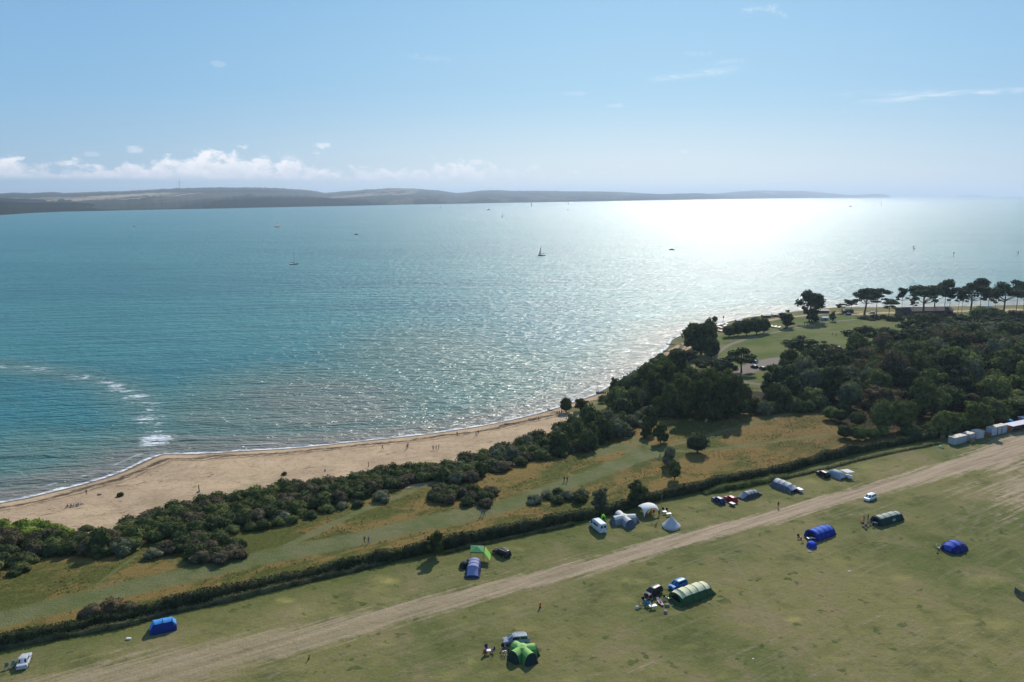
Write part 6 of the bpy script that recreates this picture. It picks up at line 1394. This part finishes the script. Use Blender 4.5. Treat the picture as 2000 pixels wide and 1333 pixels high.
# ---- seaside building and huts
def long_building():
    a, b = np.array(G(1764, 617)), np.array(G(1861, 615)); d = b - a; L = float(np.hypot(*d[:2])); e = empty('seaside_building', tuple(a), math.atan2(d[1], d[0])); tag(e, 'long low dark-roofed building behind the pine trunks by the sea', 'building')
    D = 9; MB().box(0, L, 0, D, 0, 2.7).build('wall', mat('brick_wall', (.17, .085, .07), .85, var=.25, scale=.6), e)
    RF = mat('dark_slate', (.045, .035, .042), .7, var=.2); r = MB(); r.grid([[(-.5 + (L + 1) * i / 12, y_, z_ + .25 * math.sin(math.pi * i / 12)) for y_, z_ in ((-.7, 2.75), (D * .45, 4.9), (D + .7, 2.75))] for i in range(13)]); r.grid([[(-.5 + (L + 1) * i / 12, y_, z_ + .25 * math.sin(math.pi * i / 12)) for y_, z_ in ((D + .7, 2.72), (-.7, 2.72))] for i in range(13)])
    for x_ in (-.5, L + .5): r.add([(x_, -.7, 2.73), (x_, D * .45, 4.88), (x_, D + .7, 2.73)], [(0, 1, 2)])
    r.build('roof', RF, e)
    for i in range(9):
        if i % 3 == 1: MB().box(L * (i + .3) / 9, L * (i + .55) / 9, -.03, -.003, .05, 2.15).build('door', TAN, e)
        else: MB().box(L * (i + .2) / 9, L * (i + .7) / 9, -.03, -.003, 1.0, 2.0).build('window', GLASS, e)
long_building()
def hut(px, py, w_, d, h, rz, wall_c, roof_c, label):
    x, y, z = G(px, py); e = empty('hut', (x, y, z), rz); tag(e, label, 'hut', 'huts near the pines'); MB().box(-w_ / 2, w_ / 2, -d / 2, d / 2, 0, h * .72).build('wall', PLAST, e, color=wall_c)
    W_ = w_ / 2 + .2; Dd = d / 2 + .2; MB().add([(-W_, -Dd, h * .722), (W_, -Dd, h * .722), (W_, Dd, h * .722), (-W_, Dd, h * .722), (-W_, 0, h), (W_, 0, h)], [(0, 1, 5, 4), (2, 3, 4, 5), (0, 4, 3), (1, 2, 5), (3, 2, 1, 0)]).build('roof', PLAST, e, color=roof_c); MB().box(-.45, .45, -d / 2 - .03, -d / 2 - .003, 0, min(2.0, h * .6)).build('door', GLASS, e)
hut(1928, 607, 5.5, 4, 3.6, .1, (.10, .16, .18), (.04, .20, .26), 'teal roofed hut behind the highest pine'); hut(1610, 626, 4.2, 3, 2.6, .1, (.5, .52, .56), (.56, .60, .64), 'pale hut-like caravan right of the lone tall pine')
hut(1605, 612, 9, 4, 2.8, -.05, (.10, .07, .06), (.075, .05, .045), 'long brown hut on the shore behind the lone tall pine'); hut(1496, 621, 6, 3, 2.4, .15, (.08, .07, .08), (.06, .055, .07), 'dark low hut on the shingle left of the small leaning pine'); hut(1513, 619, 4, 3, 2.2, .1, (.22, .17, .15), (.14, .11, .10), 'brown low hut on the shingle, right of the dark one')
hut(1655, 612, 7, 4, 2.8, 0, (.05, .05, .09), (.06, .06, .11), 'dark blue long hut left of the first broad pine')
hut(1443, 630, 4.5, 2.5, 2.0, .2, (.06, .06, .08), (.10, .10, .14), 'low dark shed on the shingle right of the stacked boats')
def rail_fence(A, B, label):
    a, b = np.array(G(*A)), np.array(G(*B)); d = b - a; L = float(np.hypot(*d[:2])); e = empty('fence', tuple(a), math.atan2(d[1], d[0])); tag(e, label, 'fence'); k = int(L / 2) + 1
    for i in range(k + 1): MB().box(L * i / k - .07, L * i / k + .07, -.07, .07, 0, 1.15).build('post', TAN, e)
    for zz in (.55, 1.0): MB().box(0, L, .072, .12, zz - .05, zz + .05).build('rail', TAN, e)
rail_fence((1446, 759), (1486, 762), 'reddish timber post and rail fence by the grey path below the parked dark cars')

# ---- dinghies laid up on the shore
def dinghy_mesh():
    rows = []
    for f in (-1, -.8, -.4, 0, .4, .75, .95, 1.0):
        w_ = .75 * (1 - max(0, f) ** 2.2) * (1 if f > -.9 else .85); k = .02 if f == 1.0 else 1; rows.append([(f * 2.1, -w_ * k, .62 + .1 * max(0, f)), (f * 2.1, -w_ * .75 * k, .22), (f * 2.1, 0, .05 + .18 * max(0, f) ** 2), (f * 2.1, w_ * .75 * k, .22), (f * 2.1, w_ * k, .62 + .1 * max(0, f))])
    b = MB().grid(rows); b.grid([[(r[0][0] * .97, r[0][1] * .93, r[0][2] - .03), (r[4][0] * .97, r[4][1] * .93, r[4][2] - .03)] for r in rows]); return b.mesh('hull', PLAST)
DIN = dinghy_mesh(); TH = MB().box(-.12, .12, -.62, .62, .61, .66).mesh('thwart', WOOD_M)
dn = [((1400, 639), (.50, .03, .06), 'red'), ((1403, 636), (.55, .55, .6), 'white'), ((1407, 641), (.45, .04, .10), 'crimson'), ((1411, 635), (.06, .12, .40), 'blue'), ((1416, 638), (.6, .6, .62), 'pale grey'), ((1419, 634), (.30, .12, .30), 'purple'), ((1398, 645), (.10, .14, .20), 'slate blue'),
      ((1405, 648), (.03, .03, .06), 'black'), ((1501, 637), (.5, .5, .52), 'light grey'), ((1508, 639), (.10, .10, .12), 'charcoal'), ((1515, 640), (.40, .36, .32), 'beige'), ((1522, 641), (.12, .10, .10), 'brown')]
for (p, c, w_) in dn:
    x, y, z = G(*p); e = empty('dinghy', (x, y, z), random.uniform(.9, 2.2), (1.25, 1.25, 1.25)); tag(e, '%s dinghy laid up on the shore %s' % (w_, 'beside the great dark shore tree' if p[0] < 1450 else 'near the small leaning pine'), 'boat', 'boats laid up on the shore'); obj('hull', DIN, e, color=c); obj('thwart', TH, e)

# ---- boats on the water
SAILM = objcolor_mat('sail_cloth', .8, 0, .2, trans=.35); HULLM = objcolor_mat('boat_hull', .35, .3)
def at_sea(px, py): d = onplane(px, py, 0.0); return float(d[0]), float(d[1])
def sailboat(px, py, L, mh, rz, hull_c, sail_c, label, sails=True, lean=0.0, jib=True):
    x, y = at_sea(px, py); e = empty('sailing_boat', (x, y, 0), rz); e.rotation_euler = (lean, 0, rz); tag(e, label, 'boat', 'sailing boats'); rows = []
    for f in (-1, -.85, -.5, 0, .45, .8, .97, 1.0):
        w_ = L * .15 * (1 - max(0, f) ** 2) * (1 if f > -.9 else .8); k = .03 if f == 1 else 1; h = L * .10 * (1 + .25 * max(0, f)); rows.append([(f * L / 2, -w_ * k, h), (f * L / 2, -w_ * .8 * k, 0), (f * L / 2, 0, -.3), (f * L / 2, w_ * .8 * k, 0), (f * L / 2, w_ * k, h)])
    b = MB().grid(rows); n = len(rows); b.f.append((0, 1, 2, 3, 4)); b.build('hull', HULLM, e, color=hull_c)
    MB().grid([[(r[0][0], r[0][1] * .98, r[0][2] - .02), (r[4][0], r[4][1] * .98, r[4][2] - .02)] for r in rows]).build('deck', PLAST, e, color=(.5, .48, .44)); MB().box(-L * .12, L * .2, -L * .07, L * .07, L * .10, L * .15).build('cabin', PLAST, e, color=(.5, .5, .52))
    mr = max(.08, L * .010) ; MB().tube([(L * .08, 0, L * .08), (L * .08, 0, mh)], [mr, mr * .6], 6).build('mast', STEEL, e); MB().tube([(L * .08, 0, L * .24), (-L * .36, 0, L * .24)], mr * .8, 5).build('boom', STEEL, e)
    if sails:
        g = [[(L * .07 - (L * .42) * (1 - t) * s, math.sin(s * 3.1) * L * .03 * (1 - t), L * .27 + (mh * .97 - L * .27) * t) for s in (0, .35, .7, 1)] for t in (0, .25, .5, .75, .98)]
        MB().grid(g).build('mainsail', SAILM, e, color=sail_c)
    else: MB().tube([(L * .05, 0, L * .27), (-L * .33, 0, L * .27)], L * .025, 6).build('furled_sail', CLOTH, e, color=(.04, .05, .08))
    if jib:
        g = [[(L * .12 + (L * .35) * (1 - t) * s, math.sin(s * 3.1) * L * .03, L * .14 + (mh * .85 - L * .14) * t) for s in (0, .5, 1)] for t in (0, .35, .7, .98)]
        MB().grid(g).build('jib', SAILM, e, color=sail_c)
sailboat(574, 517, 10, 16.5, 0.2, (.03, .04, .07), (.7, .7, .72), 'dark-hulled yacht with bare leaning mast, nearest on the left water', sails=False, jib=False, lean=.10)
sailboat(541, 444, 13, 17, 0.05, (.10, .08, .08), (.66, .58, .52), 'two-sailed boat with pale pinkish sails, left of centre')
sailboat(1058, 500, 10, 15.5, 3.3, (.04, .04, .06), (.30, .32, .36), 'dark silhouetted sailing boat at the left edge of the glitter', sails=False)
sailboat(981, 425, 11, 15, 1.2, (.4, .4, .42), (.85, .85, .86), 'small boat with white sails in the middle distance')
sailboat(1038, 404, 14, 34, .9, (.2, .4, .5), (.06, .45, .58), 'boat with turquoise sails close under the island shore')
for i, (px, py, mh, c, l) in enumerate(((1110, 400, 22, (.16, .16, .2), 'tiny dark sail right of the turquoise sail'), (1418, 399, 34, (.05, .05, .07), 'tiny black sail in the bright glitter under the wooded headland'), (1467, 397, 30, (.35, .36, .4), 'tiny grey sail right of the black one under the headland'),
        (1722, 402, 42, (.55, .57, .62), 'slim pale sail off the tip of the far point'), (1707, 402, 20, (.2, .2, .25), 'short dark sail just left of the slim pale one'), (1546, 396, 24, (.3, .3, .36), 'tiny sail below the far downs, left'), (1600, 396, 22, (.4, .45, .3), 'tiny greenish sail below the far downs, right'),
        (860, 407, 18, (.12, .14, .18), 'tiny dark sail near the island shore left of the spit'), (1674, 387, 60, (.3, .3, .36), 'speck of a sail far off below the long point'), (1504, 394, 20, (.2, .2, .25), 'speck of a sail in the glitter, left of the tiny pair'), (1394, 391, 26, (.25, .25, .3), 'speck of a sail touching the wooded headland'))):
    sailboat(px, py, 11, mh, .5 + i, (.08, .08, .1), c, l)
def motorboat(px, py, L, rz, col, label, cat='boat'):
    x, y = at_sea(px, py); e = empty('motor_boat', (x, y, 0), rz); tag(e, label, cat, 'motor boats'); rows = []
    for f in (-1, -.5, 0, .5, .85, 1.0):
        w_ = L * .17 * (1 - max(0, f) ** 2.4); k = .03 if f == 1 else 1; h = L * .13 * (1 + .35 * max(0, f)); rows.append([(f * L / 2, -w_ * k, h), (f * L / 2, -w_ * .8 * k, 0), (f * L / 2, 0, -.3), (f * L / 2, w_ * .8 * k, 0), (f * L / 2, w_ * k, h)])
    b = MB().grid(rows); b.f.append((0, 1, 2, 3, 4)); b.grid([[(r[0][0], r[0][1] * .98, r[0][2] - .02), (r[4][0], r[4][1] * .98, r[4][2] - .02)] for r in rows]); b.build('hull', HULLM, e, color=col)
    MB().box(-L * .2, L * .15, -L * .11, L * .11, L * .12, L * .27).build('cabin', PLAST, e, color=tuple(min(1, c * 1.3 + .02) for c in col)); MB().box(L * .152, L * .17, -L * .09, L * .09, L * .17, L * .25).build('windscreen', GLASS, e)
motorboat(1312, 489, 8.5, 3.2, (.025, .025, .045), 'dark motor boat with a wake in the middle of the glitter'); motorboat(696, 459, 7, .3, (.03, .05, .07), 'small dark open boat alone left of centre'); motorboat(1109, 411, 12, 3.1, (.08, .03, .03), 'small dark red boat with a long white wake'); motorboat(1661, 404, 24, .1, (.10, .09, .12), 'dark launch under the far downs'); motorboat(954, 411, 20, .2, (.07, .09, .12), 'small dark launch left of the white-sailed boat'); motorboat(262, 443, 6, 1.4, (.02, .03, .05), 'tiny dark boat alone on the left water')
FOAM = mat('foam', (.70, .72, .74), .8, var=.2, scale=.5)
def wake(px, py, rz, L, w_, label=None):
    x, y = at_sea(px, py); r = np.random.default_rng(int(px)); rows = []
    for i in range(14): f = i / 13; ww = w_ * (.25 + f) * r.uniform(.5, 1) * (1 - f * .5); rows.append([(L * f, -ww + r.uniform(-.2, .2), .05), (L * f, ww + r.uniform(-.2, .2), .05)])
    tag(obj('wake', MB().grid(rows).mesh('wake', FOAM), loc=(x, y, 0), rz=rz), kind='stuff')
wake(1110, 410.5, .02, 190, .5); wake(1056, 500, 3.14, 26, 1.0); wake(571, 518, 3.2, 16, 1.0); wake(1317, 489, 0.02, 40, .5); wake(578, 518, .1, 8, 1.0)
def beacon(px, py, h, label, twin=False):
    x, y = at_sea(px, py); e = empty('sea_beacon', (x, y, 0)); tag(e, label, 'beacon', 'beacons in the sea'); MB().tube([(0, 0, -2), (0, 0, h)], .30, 6).build('pile', WOOD_M, e)
    if twin: MB().tube([(3.0, 0, -2), (3.0, 0, h * 1.15)], .25, 6).build('pile', WOOD_M, e); MB().box(-.2, 3.2, -.12, .12, h * .35, h * .5).build('cross_beam', WOOD_M, e)
    MB().box(-.6, .6, -.3, .3, h * .72, h).build('top_mark', WOOD_M, e)
beacon(1783, 490, 7, 'twin-post sea beacon in the glitter at the right', True); beacon(1862, 503, 7, 'single thin sea beacon right of the twin-post one'); beacon(1988, 500, 6, 'single thin sea beacon near the right edge of the photo')
# radio mast on the downs
dm = raydir(351, 368); k = 9800 / math.hypot(dm[0], dm[1]); e = empty('radio_mast', (dm[0] * k, dm[1] * k, CZ + dm[2] * k - 10)); tag(e, 'thin tall radio mast on the ridge of the island downs', 'mast')
MB().tube([(0, 0, 0), (0, 0, 112)], [2.6, 1.8], 4).build('lattice', mat('mast_steel', (.22, .22, .24), .6), e)
for a in (0, 2.1, 4.2): MB().tube([(0, 0, 95), (60 * math.cos(a), 60 * math.sin(a), 0)], .4, 3).build('guy_wire', MATS['mast_steel'], e)

# ---- people
SKIN = mat('skin', (.50, .30, .22), .6, var=.08); HAIR = mat('hair', (.05, .035, .025), .8); TROU = {'dark': mat('dark_trousers', (.02, .022, .03), .9), 'blue': mat('blue_jeans', (.05, .08, .16), .9), 'tan': mat('tan_shorts', (.28, .22, .15), .9)}
def person_mesh(pose, trou):
    J = {  # joint: (position, radius)
        'pelvis': ((0, 0, .95), .135), 'waist': ((0, 0, 1.10), .125), 'chest': ((0, 0, 1.32), .155), 'neck': ((0, 0, 1.50), .055), 'head0': ((0, .01, 1.60), .085), 'head1': ((0, .015, 1.71), .095), 'head2': ((0, .01, 1.78), .06)}
    E = [('pelvis', 'waist'), ('waist', 'chest'), ('chest', 'neck'), ('neck', 'head0'), ('head0', 'head1'), ('head1', 'head2')]
    for s, n in ((-1, 'l'), (1, 'r')):
        if pose == 'sit': leg = [((s * .10, .02, .50), .10), ((s * .13, .46, .50), .062), ((s * .13, .50, .08), .045), ((s * .13, .66, .05), .04)]
        elif pose == 'ground': leg = [((s * .10, .02, .14), .10), ((s * .16, .42, .42), .062), ((s * .14, .72, .08), .045), ((s * .14, .86, .06), .04)]
        elif pose == 'walk': leg = [((s * .10, 0, .90), .095), ((s * .10, s * .20 + .04, .50), .062), ((s * .10, s * .30 - .08, .09), .043), ((s * .10, s * .30 + .10, .04), .04)]
        else: leg = [((s * .10, 0, .90), .095), ((s * .12, .02, .50), .062), ((s * .13, -.02, .09), .043), ((s * .14, .15, .04), .04)]
        arm = [((s * .20, 0, 1.42), .062), ((s * .27, -.02 if pose != 'walk' else -s * .16, 1.15), .043), ((s * .27, .12 if pose != 'walk' else -s * .10 + .08, .92), .033), ((s * .27, .17 if pose != 'walk' else -s * .08 + .12, .84), .034)]
        if pose in ('sit', 'ground'): arm = [((s * .20, 0, 1.42), .062), ((s * .26, .06, 1.14), .043), ((s * .20, .30, 1.05), .033), ((s * .18, .38, 1.05), .034)]
        for i, (p, r) in enumerate(leg): J['leg%s%d' % (n, i)] = (p, r)
        for i, (p, r) in enumerate(arm): J['arm%s%d' % (n, i)] = (p, r)
        E += [('pelvis', 'leg%s0' % n), ('chest', 'arm%s0' % n)] + [('leg%s%d' % (n, i), 'leg%s%d' % (n, i + 1)) for i in range(3)] + [('arm%s%d' % (n, i), 'arm%s%d' % (n, i + 1)) for i in range(3)]
    drop = {'sit': .42, 'ground': .82}.get(pose, 0)
    for k in list(J):
        if not k.startswith('leg'): p, r = J[k]; J[k] = ((p[0], p[1] + (-.05 if drop and k != 'pelvis' else 0), p[2] - drop), r)
    keys = list(J); me = bpy.data.meshes.new('person'); me.from_pydata([J[k][0] for k in keys], [(keys.index(a), keys.index(b)) for a, b in E], []); ob = bpy.data.objects.new('tmp', me); COL.objects.link(ob)
    ob.modifiers.new('s', 'SKIN'); me.update()
    if not me.skin_vertices: me.attributes.new('skin', 'FLOAT', 'POINT')
    if len(me.skin_vertices):
        for i, k in enumerate(keys): sv = me.skin_vertices[0].data[i]; sv.radius = (J[k][1], J[k][1]); sv.use_root = (k == 'pelvis')
    sb = ob.modifiers.new('b', 'SUBSURF'); sb.levels = 1; sb.render_levels = 1
    dg = bpy.context.evaluated_depsgraph_get(); dg.update(); out = bpy.data.meshes.new_from_object(ob.evaluated_get(dg)); out.name = 'person'
    bpy.data.objects.remove(ob); out.materials.clear()
    for m_ in (CLOTH, TROU[trou], SKIN, HAIR): out.materials.append(m_)
    pts_ = {k: np.array(J[k][0]) for k in keys}
    def sd_(c, a, b): ab = b - a; t = np.clip((c - a) @ ab / (ab @ ab), 0, 1); return np.linalg.norm(c - a - t * ab)
    for f in out.polygons:
        c = np.array(f.center); best = min(E, key=lambda e_: sd_(c, pts_[e_[0]], pts_[e_[1]])); k = best[1]
        f.material_index = 1 if k.startswith('leg') and not k.endswith('3') else 3 if k.endswith('3') and 'leg' in k else 2 if (k.startswith('arm') and k[-1] in '23') else 2 if k.startswith('head') or k == 'neck' else 0
        if f.material_index == 2 and k.startswith('head') and (c[2] > pts_['head1'][2] + .02 or c[1] < pts_['head1'][1] - .03): f.material_index = 3
        f.use_smooth = True
    return out
PM = {}
def person(px, py, pose, face, shirt, label, trou='dark', s=1.0, group=None, lift=0.0):
    if (pose, trou) not in PM: PM[(pose, trou)] = person_mesh(pose, trou)
    x, y, z = G(px, py); o = obj('person', PM[(pose, trou)], loc=(x, y, z + lift), rz=face, color=shirt); o.scale = (s, s, s); return tag(o, label, 'person', group)
WK = 'people walking in the meadow'
person(712, 1061, 'walk', 1.0, (.03, .03, .04), 'walker in black on the broad mown path, left of a pair', group=WK); person(720, 1062, 'walk', 1.0, (.10, .12, .16), 'walker in grey on the broad mown path, right of a pair', 'blue', group=WK)
person(1102, 942, 'stand', .3, (.02, .02, .03), 'person in black on the mown path above the hedge tree row, left of a pair', group=WK); person(1108, 942, 'stand', 2.6, (.07, .03, .04), 'person in dark red on the mown path above the hedge, right of a pair', group=WK)
person(941, 1008, 'walk', 2.5, (.12, .18, .26), 'walker in blue beside the dark meadow clump, left', 'blue', group=WK); person(946, 1009, 'walk', 2.5, (.06, .08, .14), 'walker in navy beside the dark meadow clump, right', 'blue', group=WK)
person(1289, 896, 'walk', 1.5, (.02, .02, .02), 'person in black with a dog at the mown path junction', group=WK)
person(1520, 992, 'stand', 0, (.015, .015, .02), 'dark-dressed person standing alone beside the dirt track')
BP = 'people on the beach'
person(169, 967, 'walk', 1.2, (.08, .05, .05), 'lone person walking on the sand near the left water edge', group=BP)
for i, (px, py, c) in enumerate(((132, 991, (.25, .10, .10)), (139, 990, (.45, .20, .18)), (144, 990, (.30, .30, .36)), (149, 989, (.5, .5, .55)), (153, 988, (.12, .14, .22)), (158, 986, (.55, .55, .6)))):
    person(px, py, 'ground', random.uniform(0, 6), c, 'one of the people sitting close together on the sand above the bright shrubs', 'tan', group='people sitting on the sand')
for (px, py, c, l) in ((797, 875, (.05, .04, .05), 'walker on the sand near the water line, upper of a pair'), (795, 878, (.20, .08, .06), 'walker in rust on the sand near the water line, lower of a pair'), (747, 879, (.10, .08, .08), 'lone walker on the sand left of the pair near the water line'),
                       (934, 849, (.05, .04, .05), 'dark walker at the water edge above the middle thicket, right'), (930, 852, (.30, .15, .12), 'walker in red-brown at the water edge, left of the dark one'), (893, 852, (.12, .10, .12), 'single walker at the water edge left of the two'),
                       (852, 879, (.02, .02, .04), 'person in black standing behind the thicket top, left'), (857, 878, (.06, .07, .12), 'person in navy standing behind the thicket top, right'), (846, 880, (.2, .2, .22), 'person in grey standing behind the thicket top, outer left')):
    person(px, py, 'walk' if 'walk' in l else 'stand', random.uniform(0, 6), c, l, group=BP)
for (px, py, c) in ((1033, 821, (.05, .04, .05)), (1037, 820, (.3, .1, .1)), (1043, 820, (.1, .1, .14)), (1047, 819, (.4, .3, .3)), (1052, 819, (.05, .05, .08))):
    person(px, py, 'ground', random.uniform(0, 6), c, 'one of the people sitting by the water where the beach narrows', 'tan', group='people sitting where the beach narrows')
for (px, py, c) in ((1088, 811, (.04, .03, .04)), (1092, 810, (.10, .04, .05)), (1097, 809, (.06, .06, .1))):
    person(px, py, 'stand', random.uniform(0, 6), c, 'one of the people standing at the brushwood groyne', group='people at the brushwood groyne')
KP = 'people at the tents'
person(1266, 1182, 'stand', 2.0, (.02, .02, .025), 'person in black beside the front of the dark people carrier', group=KP); person(1273, 1184, 'stand', 3.0, (.05, .06, .10), 'person in navy leaning near the white folding table', 'blue', group=KP); person(1262, 1181, 'sit', 1.0, (.03, .25, .36), 'seated person in turquoise by the white folding table', group=KP)
person(1695, 1017, 'stand', 1.5, (.02, .025, .03), 'person in black standing in the family circle left of the dark green tent', group=KP); person(1687, 1020, 'stand', 4.0, (.02, .10, .07), 'person in green standing in the family circle', group=KP); person(1698, 1024, 'sit', 3.4, (.55, .35, .38), 'person in pink seated in the family circle', 'tan', group=KP)
person(1694, 1027, 'sit', 2.4, (.40, .25, .22), 'person in salmon seated in the family circle, front', 'tan', group=KP); person(1830, 1069, 'sit', 1.0, (.66, .62, .62), 'person in white seated left of the royal blue tent', 'tan', group=KP, lift=-.05)
person(948, 1279, 'sit', 3.1, (.45, .05, .12), 'person in crimson seated at the small white topped table', group=KP); person(1287, 1008, 'stand', .5, (.03, .035, .05), 'dark-dressed person at the right leg of the white shelter', group=KP)
for (px, py, c, l) in ((1431, 664, (.03, .03, .04), 'dark figure on the gravel path curve, left'), (1434, 665, (.1, .06, .06), 'figure in brown on the gravel path curve, right'), (1413, 666, (.04, .05, .05), 'person alone on the grass inside the gravel path curve'), (1571, 636, (.05, .05, .06), 'person by the gravel path below the lone tall pine, left'),
                       (1577, 637, (.08, .05, .06), 'person by the gravel path below the lone tall pine, right'), (1537, 642, (.10, .10, .12), 'person on the gravel path below the small leaning pine'), (1626, 655, (.04, .04, .05), 'person on the open lawn, left of three'), (1633, 657, (.05, .05, .08), 'person on the open lawn, middle of three'), (1650, 655, (.2, .15, .15), 'person on the open lawn, right of three'),
                       (1629, 631, (.05, .05, .05), 'dark figure beside the small thin lawn tree, left'), (1632, 632, (.05, .05, .09), 'dark figure beside the small thin lawn tree, right')):
    person(px, py, 'stand', random.uniform(0, 6), c, l, group='people in the park')
def dog(px, py, rz, col, label, s=1.0):
    x, y, z = G(px, py); e = MB()
    V = [[(f, math.cos(6.2832 * k / 8) * r, zc + math.sin(6.2832 * k / 8) * r * 1.15) for k in range(9)] for f, r, zc in ((-.34, .02, .46), (-.32, .09, .45), (-.15, .10, .43), (.1, .13, .42), (.26, .12, .46), (.36, .075, .58), (.42, .075, .64), (.52, .06, .63), (.62, .035, .60), (.66, .01, .60))]
    e.grid(V)
    for sx, sy in ((.22, .08), (.22, -.08)): e.tube([(sx, sy, .45), (sx - .01, sy, .22), (sx + .01, sy, .0)], [.055, .032, .028], 6)
    for sx, sy in ((-.26, .08), (-.26, -.08)): e.tube([(sx, sy, .46), (sx + .05, sy, .30), (sx - .06, sy, .17), (sx - .03, sy, .0)], [.075, .05, .028, .028], 6)
    e.tube([(-.33, 0, .50), (-.46, 0, .60), (-.52, 0, .74)], [.03, .022, .012], 5); e.add([(.40, .05, .70), (.44, .03, .70), (.40, .07, .80)], [(0, 1, 2)]).add([(.40, -.05, .70), (.44, -.03, .70), (.40, -.07, .80)], [(2, 1, 0)])
    o = obj('dog', e.mesh('dog', CLOTH), loc=(x, y, z), rz=rz, color=col); o.scale = (s, s, s); tag(o, label, 'dog')
dog(1284, 897, 2.8, (.62, .55, .45), 'pale dog led by the person in black at the mown path junction', 1.1); dog(1281, 1028, .8, (.10, .06, .04), 'brown dog on the grass between the white shelter and the bell tent', 1.1)

# ------------------------------------------------------------------ the air between here and the island
HAZE_D = 6.2e-5
hb = MB().box(-65000, 65000, -3000, 66000, -60, 335)
hm = bpy.data.materials.new('haze'); hm.use_nodes = True; t = NT(hm.node_tree)
pv = t.n('ShaderNodeVolumePrincipled', Color=(0.63, 0.78, 0.97), Density=HAZE_D); pv.inputs['Anisotropy'].default_value = 0.35
t.n('ShaderNodeOutputMaterial', Volume=pv.outputs[0])
tag(hb.build('haze', hm), kind='stuff')
